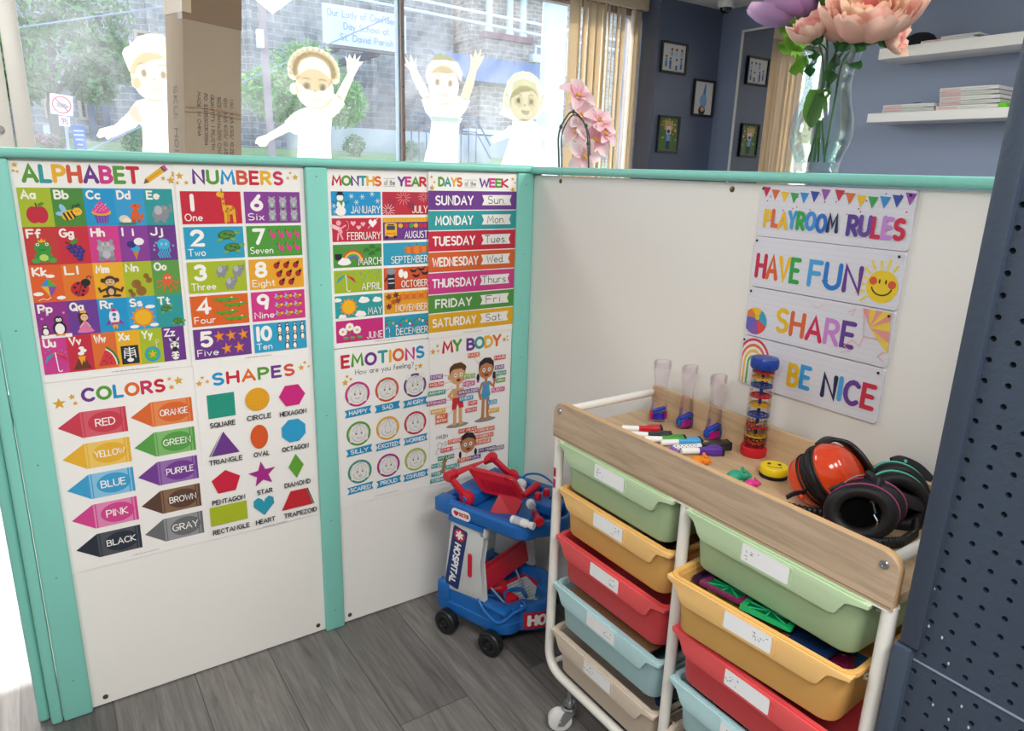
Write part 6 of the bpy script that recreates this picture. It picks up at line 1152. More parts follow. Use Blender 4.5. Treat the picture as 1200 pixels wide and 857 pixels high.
solo(MB().ell(hw(.162, -.195, .1), (.016, .013, .011)).ell(hw(.165, -.205, .106), (.009, .008, .007)), 'toy_pill_ball', mat('toy_teal', '#2f9a90', .35), 'teal toy ball at the right of the lower tub', 'toy'); solo(MB().lathe([(0, 0), (.006, 0), (.007, .02), (.004, .03), (0, .03)], frame(hw(.125, -.205, .092), zv, X+zv*.3), 14), 'toy_thimble', mat('toy_tan', '#b5835a', .4), 'tan toy piece beside the teal ball in the tub', 'toy')
# ------------------------------------------------------------------ behind the partition: box, blinds, pictures, mirror, shelves, flowers
def card_box():
    ang = .16; d2 = Vector((math.cos(ang), math.sin(ang), 0)); d1 = Vector((-math.sin(ang), math.cos(ang), 0)); m0 = Vector((-.8334, .303, 1.2628))
    Rl = Matrix.Rotation(.072, 3, Vector((.566, .824, 0))); e2, e1, e3 = Rl @ d2, Rl @ d1, Rl @ Vector((0, 0, 1))
    low = -m0.z/e3.z+.006
    t = thing('cardboard_box', 'tall narrow brown cardboard carton standing behind the left partition in front of the window', 'box', m0+e3*low)
    CB = mat('cardboard', '#9f8e7a', .75, bump=(220, .15), vary=(6, .06)); P = lambda a, b, c: m0+e2*a+e1*b+e3*c
    m = MB(); top = low+2.0
    m.loft([[P(a, b, z) for a, b in rrect(0, .14, 0, .12, .002, 2)] for z in (low, top)]); m.build('carton', CB, t)
    c = Canvas(P(0, -.0006, 0), e2, e3, -e1)
    L = ['MADE IN CHINA', 'PO: 332512023C0004', 'QUANTITY: 1 PC/CTN', 'SIZE: 12x14x200 CM/ 4.72', 'GW: 5.65 KGS/ 12.45 LBS', 'NW: 4.65 KGS/ 10.20 LBS']
    for s, u, z0, ln in zip(L, (.034, .0505, .0665, .0825, .098, .1135), (.128, .126, .125, .123, .1215, .12), (.104, .122, .13, .172, .165, .162)):
        c.at(u-.004, z0, 1, 1, -90); c.text(s, 0, 0, .0088, '#4d4038', .12, ln, .2)
    c.home()
    for z, k in ((.093, '#a9805c'), (.083, '#9c8060')): c.line([(.001, z-.004), (.06, z), (.139, z-.006)], .0018, k, caps=False)
    c.build('printed_lines', PRINT, t)
    c = Canvas(P(-.0006, .12, 0), -e1, e3, -e2); c.at(.047, .138, 1, 1, -90); c.text('SKU: H01', 0, 0, .03, '#5a5350', .1, .158, .26); c.home().build('printed_code', PRINT, t)
    MB().loft([[P(a, b, z) for a, b in ((-.0005, -.0005), (.1405, -.0005), (.1405, .03), (-.0005, .03))] for z in (.285, top-.02)]).build('brown_tape', mat('brown_tape', '#86705c', .22, spec=.6), t)
    MB().loft([[P(a, b, z) for a, b in ((-.0008, -.0008), (.02, -.0008), (.02, .1205), (-.0008, .1205))] for z in (.3, .36)]).build('clear_tape', mat('clear_tape', '#c9b39a', .12, spec=.7), t)
card_box()
# vertical blinds and valance
SLAT = mat('blind_fabric', '#e2d8c6', .7, vary=(9, .05))
def slat_mat():
    n = SLAT.node_tree; b = n.nodes['Principled BSDF']; tl = n.nodes.new('ShaderNodeBsdfTranslucent'); tl.inputs[0].default_value = (*hexc('#fff0d6'), 1); x = n.nodes.new('ShaderNodeMixShader'); x.inputs[0].default_value = .33
    n.links.new(b.outputs[0], x.inputs[1]); n.links.new(tl.outputs[0], x.inputs[2]); n.links.new(x.outputs[0], n.nodes['Material Output'].inputs[0])
slat_mat()
bl = thing('vertical_blind', 'beige vertical blind gathered at the right end of the window', 'blind', (2.25, 2.31, .5))
MB().box(1.88, 2.562, 2.262, 2.3, 2.315, 2.388, .003).build('valance', mat('valance_beige', '#dccbb0', .6), bl)
random.seed(11)
for i, (x, a) in enumerate(((1.955, .15), (2.0, 1.1), (2.05, .5), (2.11, .25), (2.17, .35), (2.215, 1.2), (2.255, 1.05), (2.295, .9), (2.34, .6), (2.385, .45), (2.475, 1.15), (2.52, .2))):
    M = T(x, 2.325, .5) @ RZ(a); pts = [(u, .004*math.cos(u/.0445*PI/2)) for u in [-.0445+.0089*k for k in range(11)]]; R = [Vector((u, v, 0)) for u, v in pts]+[Vector((u, v-.0007, 0)) for u, v in pts[::-1]]
    MB().loft([[M @ (p+Vector((0, 0, z))) for p in R] for z in (0, 1.82)]).build('slat', SLAT, bl)
# framed photographs
def frame_pic(label, x0, x1, z0, z1, draw, b=.014, mount='#e9e6e2'):
    t = thing('picture_frame', label, 'picture frame', ((x0+x1)/2, 2.15, z0), None, 'black framed photographs')
    m = MB(); y0, y1 = 2.141, 2.159; o, i = [(x0, z0), (x1, z0), (x1, z1), (x0, z1)], [(x0+b, z0+b), (x1-b, z0+b), (x1-b, z1-b), (x0+b, z1-b)]; R = [[m.bm.verts.new((x, y, z)) for x, z in p] for p, y in ((o, y1), (o, y0), (i, y0+.002), (i, y1))]
    for q in range(3):
        for k in range(4): m.bm.faces.new((R[q][k], R[q][(k+1) % 4], R[q+1][(k+1) % 4], R[q+1][k]))
    m.build('frame', mat('frame_black', '#1d1d20', .4), t)
    c = Canvas((x0, 2.154, z0), (1, 0, 0), (0, 0, 1), (0, -1, 0)); W_, H_ = x1-x0, z1-z0; c.rect(b, b, W_-b, H_-b, mount); draw(c, W_, H_); c.build('photo', PRINT, t)
def kid(c, x, y, h, top, hair='#5a3a2a', leg='#33415f'):
    c.ell(x, y+.88*h, .11*h, .12*h, '#e0b090', 12).ell(x, y+.93*h, .12*h, .09*h, hair, 12).poly([(x-.16*h, y+.42*h), (x+.16*h, y+.42*h), (x+.13*h, y+.76*h), (x-.13*h, y+.76*h)], top).poly([(x-.13*h, y), (x+.13*h, y), (x+.14*h, y+.43*h), (x-.14*h, y+.43*h)], leg)
def ph1(c, W_, H_):
    for x, k in ((.42, '#9fc0e2'), (.6, '#cfe0f0'), (.8, '#b8d4ea')): kid(c, x*W_, .38*H_, .42*H_, k, '#5a3a2a', '#e0e2e6')
    for x, y, k in ((.22, .2, '#7fb0dc'), (.38, .14, '#3f78b8'), (.62, .12, '#e8eaee'), (.8, .16, '#88b8de')): kid(c, x*W_, y*H_, .36*H_, k, '#4a3026', '#5f7fa8')
def ph2(c, W_, H_): c.poly([(.45*W_, .5*H_), (.55*W_, .9*H_), (.6*W_, .9*H_), (.62*W_, .5*H_)], '#3f8fd0'); c.ell(.52*W_, .42*H_, .17*W_, .2*H_, '#8fb8e0').ell(.48*W_, .16*H_, .16*W_, .13*H_, '#3a2a26').ell(.5*W_, .2*H_, .09*W_, .07*H_, '#e0b090')
def ph3(c, W_, H_):
    c.rect(.07*W_, .06*H_, .93*W_, .94*H_, '#5d7f45'); random.seed(2)
    for i in range(40): x, y = random.uniform(.12, .88), random.uniform(.3, .9); c.ell(x*W_, y*H_, .05*W_, .035*H_, random.choice(('#7fa050', '#46683a', '#c9d8b0', '#d88a4a', '#a8c878')), 8)
    c.rect(.3*W_, .62*H_, .7*W_, .86*H_, '#d9b070').rect(.4*W_, .5*H_, .62*W_, .72*H_, '#e8e4dc'); kid(c, .5*W_, .1*H_, .52*H_, '#7fb0e4', '#4a3026')
frame_pic('black framed photo of seven children in blue, highest on the navy wall', 2.598, 2.853, 1.918, 2.123, ph1); frame_pic('narrow black framed photo of a child upside down, nearest the wall corner', 2.953, 3.176, 1.655, 1.907, ph2); frame_pic('black framed garden photo of a child in light blue, lowest on the wall', 2.624, 2.841, 1.385, 1.637, ph3)
# mirror on the right wall
t = thing('wall_mirror', 'tall mirror in a thin white frame on the navy right wall', 'mirror', (3.19, 1.62, .4))
MB().box(3.186, 3.19, 1.3, 1.945, .42, 2.215).build('mirror_glass', mat('mirror_glass', '#f2f4f4', .012, metal=1.), t)
MF = mat('mirror_frame_white', '#dcdcda', .35)
for b in ((3.178, 3.199, 1.945, 1.9575, .4, 2.23), (3.178, 3.199, 1.29, 1.3, .4, 2.23), (3.178, 3.199, 1.3, 1.945, 2.215, 2.23), (3.178, 3.199, 1.3, 1.945, .4, .42)): MB().box(*b, .002).build('frame_bar', MF, t)
# floating shelves and what lies on them
SH = mat('shelf_white', '#efeeea', .4)
tag(MB().box(2.95, 3.199, -.4, .785, 1.895, 1.953, .002).build('floating_shelf', SH), 'white floating shelf with the black cap, upper of the two', 'shelf', 'white floating shelves'); tag(MB().box(2.95, 3.199, -.4, .795, 1.556, 1.606, .002).build('floating_shelf', SH), 'white floating shelf with the folded shirt stacks, lower of the two', 'shelf', 'white floating shelves')
SHC = [mat('shirt_white', '#e9e7e6', .85, bump=(80, .3)), mat('shirt_grey_white', '#d6d5d2', .85, bump=(80, .3))]
def shirt(y0, y1, z, h, label, group, x0=2.965, mk=True, seed=1):
    random.seed(seed); j = random.uniform(-.008, .008); t = thing('folded_shirt', label, 'shirt', ((x0+3.15)/2, (y0+y1)/2, z), None, group)
    m = MB(); y0 += j; y1 += j
    o = [(x, zz) for x, zz in ((0, .1), (0, .45), (.01, .5), (.01, .55), (0, .6), (0, .92), (.03, 1), (1, 1), (1, 0), (.03, 0))]
    R = []
    for k in range(9):
        y = y1+(y0-y1)*k/8; s = 1-.25*max(0, k-6)*.5 if k > 6 else 1; R.append([Vector((x0+a*.18+random.uniform(-.0015, .0015), y, z+(.5+(b-.5)*s)*h+(random.uniform(-.001, .001) if .05 < b < .95 else 0))) for a, b in o])
    m.loft(R).build('shirt_fold', SHC[seed % 2], t, 50)
    if mk:
        c = Canvas((x0-.0022, 0, z), (0, -1, 0), (0, 0, 1), (-1, 0, 0))
        for i in range(9): u = -y1+.01+i*.011; c.line([(u, h*.35), (u+.004, h*.7), (u+.008, h*.3)], .003, '#e89a94')
        for i in range(11): u = -y1+.12+i*.012; c.line([(u, h*.6), (u+.004, h*.3), (u+.009, h*.62)], .002, '#bcd2b4')
        c.build('shirt_print', PRINT, t)
Zl = 1.6065
for k, nm in enumerate(('lowest', 'second lowest', 'third', 'fourth', 'topmost')): shirt(.115+.004*k, .415, Zl+.0225*k, .022, 'folded white shirt with red and green print, %s in the tall stack' % nm, 'tall stack of folded shirts', 2.965, True, k+2)
for k, nm in enumerate(('lower', 'upper')): shirt(.435, .72-.004*k, Zl+.0215*k, .021, 'folded white shirt with red print, %s of the low pair on the lower shelf' % nm, 'low pair of folded shirts', 2.965, True, k+9)
shirt(.3, .565, 1.9535, .014, 'folded white shirt beside the cap, lower of two on the upper shelf', 'shirts on the upper shelf', 2.965, True, 12); shirt(.28, .47, 1.968, .012, 'folded white shirt, upper of two on the upper shelf', 'shirts on the upper shelf', 2.97, False, 13)
tag(MB().box(2.97, 3.06, .085, .125, Zl, Zl+.024, .008, 3).build('green_cloth', mat('lime_cloth', '#6fd01e', .8, bump=(60, .4))), 'folded lime green cloth at the right end of the lower shelf', 'cloth'); tag(MB().box(2.99, 3.02, .53, .56, Zl+.0435, Zl+.05, .002).build('small_black_box', mat('black_plastic', '#202024', .4)), 'tiny black item on top of the low shirt pair', 'box')
t = thing('black_cap', 'black baseball cap with a small coloured logo on the upper shelf', 'cap', (3.05, .63, 1.953)); CP = mat('cap_black', '#17181c', .8, bump=(120, .2))
m = MB().lathe([(.074, 0), (.075, .012), (.07, .036), (.055, .06), (.032, .073), (0, .077)], T(3.06, .62, 1.953), 28, 1.05, 1.2); m.build('crown', CP, t, 60)
V = []; m = MB(); ri = [Vector((3.06+.075*1.05*math.cos(a), .62+.075*1.2*math.sin(a), 1.957)) for a in [PI*.32+PI*.9*i/12 for i in range(13)]]; ro = [Vector((3.03+.105*math.cos(a), .65+.115*math.sin(a), 1.955-.0)) for a in [PI*.32+PI*.9*i/12 for i in range(13)]]
m.loft([ri+[p+Vector((0, 0, .004)) for p in ri[::-1]], ro+[p+Vector((0, 0, .004)) for p in ro[::-1]]]); m.build('brim', CP, t, 60)
c = Canvas((2.9865, .655, 1.975), (0, -1, 0), (.45, 0, .89), (-.89, 0, .45)); [c.rect(.012*i, .0, .012*i+.008, .007+.002*(i % 3), k) for i, k in enumerate(('#d8502c', '#3a8fd0', '#3aa860', '#d8b82c', '#3aa860'))]; c.build('logo', PRINT, t)
# dome camera at the ceiling corner
t = thing('security_camera', 'white dome camera with dark lens under the ceiling corner', 'security camera', (3.0, 1.97, 2.39))
MB().lathe([(.0, 0), (.055, 0), (.056, -.03), (.05, -.04), (.0, -.04)], T(3.0, 1.97, 2.39), 26).build('housing', mat('camera_white', '#e9e9e8', .4), t); MB().lathe([(.04, -.04), (.036, -.058), (.022, -.072), (0, -.077)], T(3.0, 1.97, 2.39), 24).build('dome', mat('dome_dark', '#24262b', .08, spec=.8), t)
# vase on the right partition rail
VX, VY, VZ = .042, -.836, 1.2385
VG = clear_mat('vase_glass', '#f5faf9', .75, .55)
t = thing('glass_vase', 'clear curved glass vase standing on the mint rail of the right partition', 'vase', (VX, VY, VZ))
PV = [(0, 0), (.037, 0), (.0395, .003), (.0395, .016), (.043, .03), (.051, .05), (.0545, .068), (.0515, .095), (.0435, .125), (.0395, .15), (.0405, .17), (.0465, .195), (.051, .21), (.0515, .2115), (.0495, .2115), (.0385, .172), (.0375, .15), (.0415, .125), (.0495, .095), (.0525, .068), (.049, .05), (.041, .03), (.036, .018), (0, .016)]
MB().lathe(PV, T(VX, VY, VZ), 40).build('vase_body', VG, t, 60)
def petals(name, c0, dirn, R, cols, layers, m_, parent, cup=.5, seed=1, n0=5, wv=.55):
    """a bloom: rings of cupped petals opening around dirn"""
    random.seed(seed); F0 = frame(c0, Vector(dirn).orthogonal(), dirn); V, F, K = [], [], []
    for l in range(layers):
        f = l/(layers-1) if layers > 1 else 1.; n = n0+1+int(4*f) if layers > 1 else n0; op = .18+1.05*f if layers > 1 else 1.35; Ln = R*(.5+.5*f)
        for k in range(n):
            a = 2*PI*(k+.5*(l % 2))/n+random.uniform(-.12, .12); o_ = op+random.uniform(-.15, .15); L_ = Ln*random.uniform(.88, 1.1); ca, cb = [hexc(q) for q in cols[min(len(cols)-1, int(f*(len(cols)-.01)))]]
            b = len(V)
            for i in range(6):
                s = i/5; w_ = L_*wv*math.sin(PI*min(1, .12+.8*s)) ** .7*(1 if s < .95 else .82)
                bend = o_*(1.3-.62*s) if layers > 1 else o_*(.8+.3*s)
                r, z = L_*s*math.sin(bend)+.12*R*f, L_*s*math.cos(bend)
                for j in range(5):
                    q = (j/4-.5)*2; rr = r-abs(q)**2*w_*.35*math.cos(bend); zz = z+abs(q)**2*w_*.35*math.sin(bend)+.03*L_*math.sin(7*q+k)*s
                    V.append(F0 @ Vector((rr*math.cos(a)-q*w_*.62*math.sin(a), rr*math.sin(a)+q*w_*.62*math.cos(a), zz))); u = s**1.3*(.75+.25*abs(q)); K.append(tuple(x*(1-u)+y*u for x, y in zip(ca, cb)))
            for i in range(5):
                for j in range(4): F.append((b+5*i+j, b+5*i+j+1, b+5*i+j+6, b+5*i+j+5))
    return colmesh(name, V, F, K, m_, parent, True)
def leaf(pts, w, k0, k1, parent, name='leaf', lobes=False):
    P = smooth_path(pts, 4); V, F, K = [], [], []; n = len(P); a, b = hexc(k0), hexc(k1)
    for i, p in enumerate(P):
        tg = (P[min(i+1, n-1)]-P[max(0, i-1)]).normalized(); s = tg.cross(Vector((.4, .3, 1)) if abs(tg.z) < .9 else Vector((.566, .824, 0))).normalized(); u = i/(n-1); ww = w*math.sin(PI*(.06+.92*u))**.8*(1+(.35*math.sin(u*16) if lobes else 0)); nn = s.cross(tg)
        for q in (-1, 0, 1): V.append(p+s*ww*q*.5-nn*(.12*w if q else 0)); K.append(b if q else a)
        if i:
            c_ = 3*i
            for q in (0, 1): F.append((c_-3+q, c_-2+q, c_+1+q, c_+q))
    return colmesh(name, V, F, K, LEAVES, parent, True)
STEM = mat('flower_stem', '#3d6a34', .5)
def flower(label, c0, dirn, R, cols, layers, foot, lv=(), seed=1, name='artificial_peony', **kw):
    t = thing(name, label, 'flower', foot, None, 'artificial flowers in the glass vase'); c0 = Vector(c0); d = Vector(dirn).normalized()
    petals('bloom', c0, d, R, cols, layers, PETAL, t, seed=seed, **kw)
    MB().lathe([(0, -.012), (.008, -.01), (.014, 0), (.0, .004)], frame(c0, d.orthogonal(), d), 12).build('sepal', STEM, t)
    nk = Vector((VX+(c0.x-VX)*.25, VY+(c0.y-VY)*.3, VZ+.2)); MB().tube(smooth_path([Vector(foot), Vector(foot).lerp(nk, .55)+Vector((.0, .004, 0)), nk, c0-d*.006], 6), .0019, 8).build('stem', STEM, t)
    for pts, w, k0, k1, lo in lv: leaf(pts, w, k0, k1, t, 'leaf', lo)
LG, LG2, DG, DG2 = '#6fa63a', '#8cc04a', '#2f5a2c', '#3f7038'
LIL = [('#8a3fb0', '#a860c8'), ('#a05cc2', '#cc88da'), ('#b470cc', '#dca0e0'), ('#c48ad6', '#eccaec')]; PKC = [('#e88a9a', '#f0a8a8'), ('#f0a0a0', '#f6c4b4'), ('#f2b4a8', '#fae0cc')]; CRM = [('#e8607a', '#f0988c'), ('#f0a090', '#f8d0b4'), ('#f4c0a0', '#fbe8cc'), ('#f0a8a0', '#f8d4c4')]
flower('large lilac and violet artificial peony, leftmost bloom over the vase', (.035, -.782, 1.508), (-.25, .45, .8), .095, LIL, 7, (.045, -.85, VZ+.019), [([(.03, -.785, 1.47), (.02, -.765, 1.49), (.01, -.745, 1.5)], .062, LG, LG2, True), ([(.03, -.79, 1.455), (.015, -.772, 1.465), (.005, -.75, 1.46)], .062, LG, LG2, True), ([(.03, -.795, 1.44), (.02, -.785, 1.43), (.01, -.775, 1.415)], .05, LG, LG2, True)], 3)
flower('large cream and coral pink artificial peony, rightmost bloom over the vase', (.035, -.898, 1.462), (-.4, -.3, .8), .092, CRM, 7, (.04, -.82, VZ+.019), [([(.04, -.87, 1.445), (.03, -.885, 1.45), (.02, -.905, 1.455)], .04, DG, DG2, False), ([(.05, -.86, 1.43), (.04, -.88, 1.42), (.03, -.9, 1.425)], .03, DG, DG2, False)], 5)
flower('small pale pink artificial peony low in the middle of the bouquet', (-.012, -.838, 1.462), (-.5, .1, .75), .05, PKC, 4, (.05, -.825, VZ+.02), [([(.0, -.82, 1.455), (-.012, -.835, 1.44), (-.015, -.84, 1.425)], .03, DG, DG2, False), ([(.01, -.8, 1.45), (-.01, -.79, 1.46), (-.02, -.785, 1.475)], .028, LG, LG2, False)], 7)
flower('half open cream and rose artificial peony bud right of the middle', (.01, -.872, 1.452), (-.2, -.15, .95), .05, [('#d8506a', '#f0b0a0'), ('#e8a090', '#f4dcc8')], 2, (.035, -.835, VZ+.019), [([(.01, -.87, 1.44), (.0, -.88, 1.45), (-.005, -.89, 1.47)], .022, DG, DG2, False)], 9, wv=.4)
flower('coral pink artificial peony drooping at the back right of the bouquet', (.075, -.912, 1.46), (.1, -.6, .1), .042, PKC, 4, (.05, -.845, VZ+.019), [([(.03, -.845, 1.36), (.01, -.845, 1.375), (.0, -.84, 1.34), (.0, -.842, 1.315)], .042, '#4f7f34', '#6a9a44', False)], 11)
flower('deep purple artificial peony at the upper middle of the bouquet', (.03, -.815, 1.53), (-.1, .1, .95), .055, [('#7a3aa0', '#9a5ac0'), ('#8a48b0', '#c08ad4')], 3, (.055, -.83, VZ+.02), [([(.02, -.84, 1.5), (.0, -.85, 1.49), (-.01, -.86, 1.47)], .035, DG, DG2, False), ([(.02, -.82, 1.44), (.0, -.822, 1.42), (-.005, -.83, 1.4)], .03, DG, DG2, False), ([(.03, -.85, 1.44), (.01, -.86, 1.41), (.005, -.862, 1.385)], .028, DG, DG2, False)], 13)
# orchid on a small stand
t = thing('side_table', 'small round white table carrying the orchid behind the partition', 'table', (.27, .16, 0)); MB().lathe([(0, .62), (.17, .62), (.175, .625), (.175, .638), (.17, .642), (0, .642)], T(.27, .16, 0), 30).build('table_top', SH, t); MB().lathe([(0, 0), (.13, 0), (.13, .01), (.02, .02), (.015, .05), (.015, .62), (0, .62)], T(.27, .16, 0), 24).build('pedestal', SH, t)
t = thing('orchid_plant', 'pale pink orchid on arching dark stems in front of the beige blinds', 'plant', (.27, .16, .642))
MB().lathe([(0, 0), (.05, 0), (.055, .005), (.068, .12), (.071, .125), (.066, .125), (.062, .11), (0, .108)], T(.27, .16, .643), 28).build('pot', mat('pot_white', '#e8e6e2', .3), t)
OS = mat('orchid_stem', '#39443a', .5); S1 = smooth_path([(.265, .165, .75), (.235, .17, 1.0), (.2243, .1748, 1.246), (.23, .19, 1.34), (.2635, .1976, 1.3933), (.2832, .1894, 1.4093), (.3023, .1688, 1.387), (.3105, .1503, 1.3488), (.3038, .13, 1.28), (.3018, .1225, 1.24)]); MB().tube(S1, .0028, 8).build('stem', OS, t)
S2 = smooth_path([(.275, .16, .75), (.245, .168, 1.0), (.232, .1703, 1.246), (.238, .185, 1.335), (.268, .193, 1.385), (.287, .184, 1.4), (.306, .163, 1.378), (.315, .145, 1.34), (.307, .126, 1.28)]); MB().tube(S2, .0022, 8).build('stem', OS, t)
for i, p in enumerate((S1[20], S1[30], S2[38], S1[45])): MB().ell(p, (.0055, .0055, .007), n=8, m=6).build('stem_clip', OS, t)
for a in range(5): q = a*1.3; leaf([(.27, .16, .75), (.27+.06*math.cos(q), .16+.06*math.sin(q), .8), (.27+.15*math.cos(q), .16+.15*math.sin(q), .78)], .05, DG, DG2, t)
OC = [('#f2b4c0', '#fbf0f1'), ('#f6ccd2', '#fdf8f7')]; view = Vector((-.5, -.68, .3))
for i, (p, dv, r) in enumerate((((.3087, .2, 1.4692), (.5, .2, .2), .056), ((.312, .178, 1.412), (.3, -.3, 0), .05), ((.352, .14, 1.392), (.7, .1, .1), .052), ((.292, .175, 1.362), (-.6, .3, -.2), .05), ((.335, .135, 1.338), (.3, -.4, -.2), .056), ((.302, .14, 1.285), (-.2, -.3, -.4), .05), ((.362, .125, 1.358), (.8, -.1, 0), .046))):
    p = Vector(p)+Vector((.03, .043, -.008)); d = (view+Vector(dv)*.8).normalized(); o = petals('bloom', p, d, r, [OC[i % 2]], 1, PETAL, t, .2, i+20, 5, .62)
    F0 = frame(p, d.orthogonal(), d); MB().ell((0, 0, .008), (.006, .009, .006), F0, 10, 6).ell((0, .008, .012), (.004, .006, .003), F0, 8, 6).build('bloom_centre', mat('orchid_lip', '#d8a44a', .5), o)
# translucent children stuck to the window panes
def decal(name, label, draw, group='children stickers on the window'):
    c = Canvas((0, 2.4065, 0), (1, 0, 0), (0, 0, 1), (0, -1, 0), .0002); draw(c); o = c.build(name, DECAL); return tag(o, label, 'window sticker', group)
S_, W1, EY = '#dccdb6', '#f4f2ea', '#c9a58a'
def face(c, x, z, rx, rz, k, mouth=1):
    c.ell(x, z, rx, rz, k, 26)
    for s in (-.42, .42): c.ell(x+s*rx, z+.12*rz, rx*.2, rz*.22, '#e2e2de', 14).ell(x+s*rx, z+.12*rz, rx*.11, rz*.14, '#cfc6b8', 12).line(arc(x+s*rx, z+.42*rz, rx*.22, rz*.1, 30, 150, 4), .006, '#dcc3a0')
    c.ell(x, z-.1*rz, rx*.07, rz*.06, '#e6c8a4', 8); c.poly(arc(x+.05*rx, z-.38*rz, rx*.32, rz*.28, 180, 360, 8), '#e2e2de' if mouth else '#e8c0a0')
def k1(c):
    c.poly([(-.672, 1.491), (-.707, 1.442), (-.767, 1.383), (-.835, 1.36), (-.852, 1.328), (-.839, 1.317), (-.817, 1.326), (-.808, 1.311), (-.792, 1.319), (-.746, 1.341), (-.676, 1.377), (-.643, 1.414)], '#dccfbd').poly([(-.664, 1.499), (-.618, 1.515), (-.569, 1.514), (-.523, 1.51), (-.466, 1.498), (-.40, 1.45), (-.38, 1.3), (-.42, 1.1), (-.69, 1.1), (-.653, 1.314), (-.65, 1.382), (-.707, 1.438)], '#dbd2ca')
    c.ell(-.655, 1.581, .022, .026, S_); face(c, -.575, 1.615, .102, .115, '#ddd0ba'); c.poly([(-.694, 1.673), (-.704, 1.709), (-.691, 1.733), (-.668, 1.747), (-.665, 1.774), (-.656, 1.76), (-.627, 1.793), (-.578, 1.81), (-.521, 1.813), (-.467, 1.781), (-.455, 1.69), (-.5, 1.71), (-.58, 1.69), (-.64, 1.66), (-.66, 1.62), (-.68, 1.63)], '#d9d0b4')
def k2(c):
    c.poly([(.055, 1.44), (-.007, 1.401), (-.054, 1.373), (-.1, 1.357), (-.115, 1.326), (-.098, 1.322), (-.089, 1.31), (-.058, 1.311), (-.033, 1.343), (.076, 1.397)], '#dfd3bb').poly([(.345, 1.602), (.377, 1.658), (.419, 1.724), (.416, 1.786), (.407, 1.812), (.427, 1.805), (.433, 1.828), (.452, 1.803), (.468, 1.836), (.472, 1.801), (.503, 1.831), (.487, 1.794), (.518, 1.797), (.491, 1.767), (.464, 1.724), (.416, 1.625), (.389, 1.569)], '#dfd3bb')
    c.poly([(.051, 1.448), (.104, 1.496), (.167, 1.526), (.264, 1.542), (.335, 1.61), (.375, 1.604), (.398, 1.561), (.361, 1.513), (.32, 1.483), (.305, 1.359), (.315, 1.1), (.099, 1.1), (.122, 1.381), (.099, 1.385), (.067, 1.401)], '#d6dac8').ell(.113, 1.62, .024, .03, '#dfd3bb')
    for i in range(16): a = -.25+i*(PI+.5)/15; c.ell(.228+.118*math.cos(a), 1.715+.1*math.sin(a), .03, .028, '#d6cbb2', 12)
    c.ell(.228, 1.715, .12, .1, '#d6cbb2'); face(c, .226, 1.625, .108, .105, '#dfd3bb')
def k3(c):
    c.poly([(.911, 1.617), (.877, 1.644), (.821, 1.734), (.805, 1.78), (.756, 1.816), (.789, 1.806), (.773, 1.851), (.805, 1.817), (.811, 1.873), (.833, 1.824), (.85, 1.859), (.85, 1.793), (.894, 1.726), (.946, 1.649)], '#dccfba').poly([(1.148, 1.65), (1.178, 1.727), (1.219, 1.829), (1.224, 1.879), (1.218, 1.917), (1.242, 1.89), (1.254, 1.945), (1.273, 1.903), (1.297, 1.955), (1.292, 1.9), (1.323, 1.919), (1.305, 1.877), (1.268, 1.824), (1.245, 1.733), (1.21, 1.64)], '#d8c4a0')
    c.poly([(.882, 1.62), (.934, 1.658), (.987, 1.613), (1.088, 1.621), (1.13, 1.663), (1.222, 1.646), (1.198, 1.589), (1.149, 1.535), (1.139, 1.397), (1.14, 1.1), (.86, 1.1), (.91, 1.321), (.934, 1.388), (.952, 1.513), (.911, 1.549)], '#d8dcda').poly([(.935, 1.535), (1.17, 1.535), (1.15, 1.5), (.95, 1.5)], '#c6d4ce')
    face(c, 1.034, 1.715, .105, .115, '#dccfba'); c.poly([(.923, 1.715), (.906, 1.761), (.923, 1.819), (.958, 1.851), (.969, 1.881), (1.015, 1.895), (1.074, 1.882), (1.134, 1.85), (1.165, 1.795), (1.153, 1.744), (1.116, 1.795), (1.051, 1.78), (.998, 1.784), (.946, 1.775)], '#d4c9b0').poly([(.958, 1.851), (.969, 1.881), (1.015, 1.895), (1.074, 1.882), (1.12, 1.855), (1.04, 1.86)], '#b8c0a6')
def k4(c):
    c.poly([(1.536, 1.517), (1.471, 1.471), (1.386, 1.435), (1.38, 1.408), (1.407, 1.394), (1.439, 1.406), (1.539, 1.442)], '#dfd6c6').poly([(1.743, 1.529), (1.816, 1.5), (1.908, 1.427), (1.895, 1.404), (1.865, 1.414), (1.761, 1.454)], '#dfd6c6').poly([(1.466, 1.623), (1.47, 1.69), (1.5, 1.78), (1.552, 1.831), (1.618, 1.853), (1.694, 1.844), (1.758, 1.803), (1.783, 1.726), (1.794, 1.646), (1.755, 1.573), (1.672, 1.546), (1.569, 1.54), (1.508, 1.558), (1.44, 1.575)], '#d9d7bd')
    c.poly([(1.549, 1.539), (1.637, 1.56), (1.728, 1.55), (1.775, 1.465), (1.86, 1.1), (1.4, 1.1), (1.514, 1.388)], '#e0d8d2'); face(c, 1.64, 1.655, .12, .11, '#ded7c6'); c.poly([(1.52, 1.67), (1.54, 1.78), (1.62, 1.81), (1.72, 1.79), (1.765, 1.69), (1.7, 1.74), (1.6, 1.72)], '#d9d7bd').line(arc(1.64, 1.69, .15, .15, 5, 175, 14), .022, '#dedfd4').ell(1.5, 1.655, .03, .05, '#dfdfd8').ell(1.785, 1.67, .03, .05, '#dfdfd8')
    for s in (-.05, .05): c.ring(1.64+s, 1.668, .03, .035, '#eee8cc', n=16)
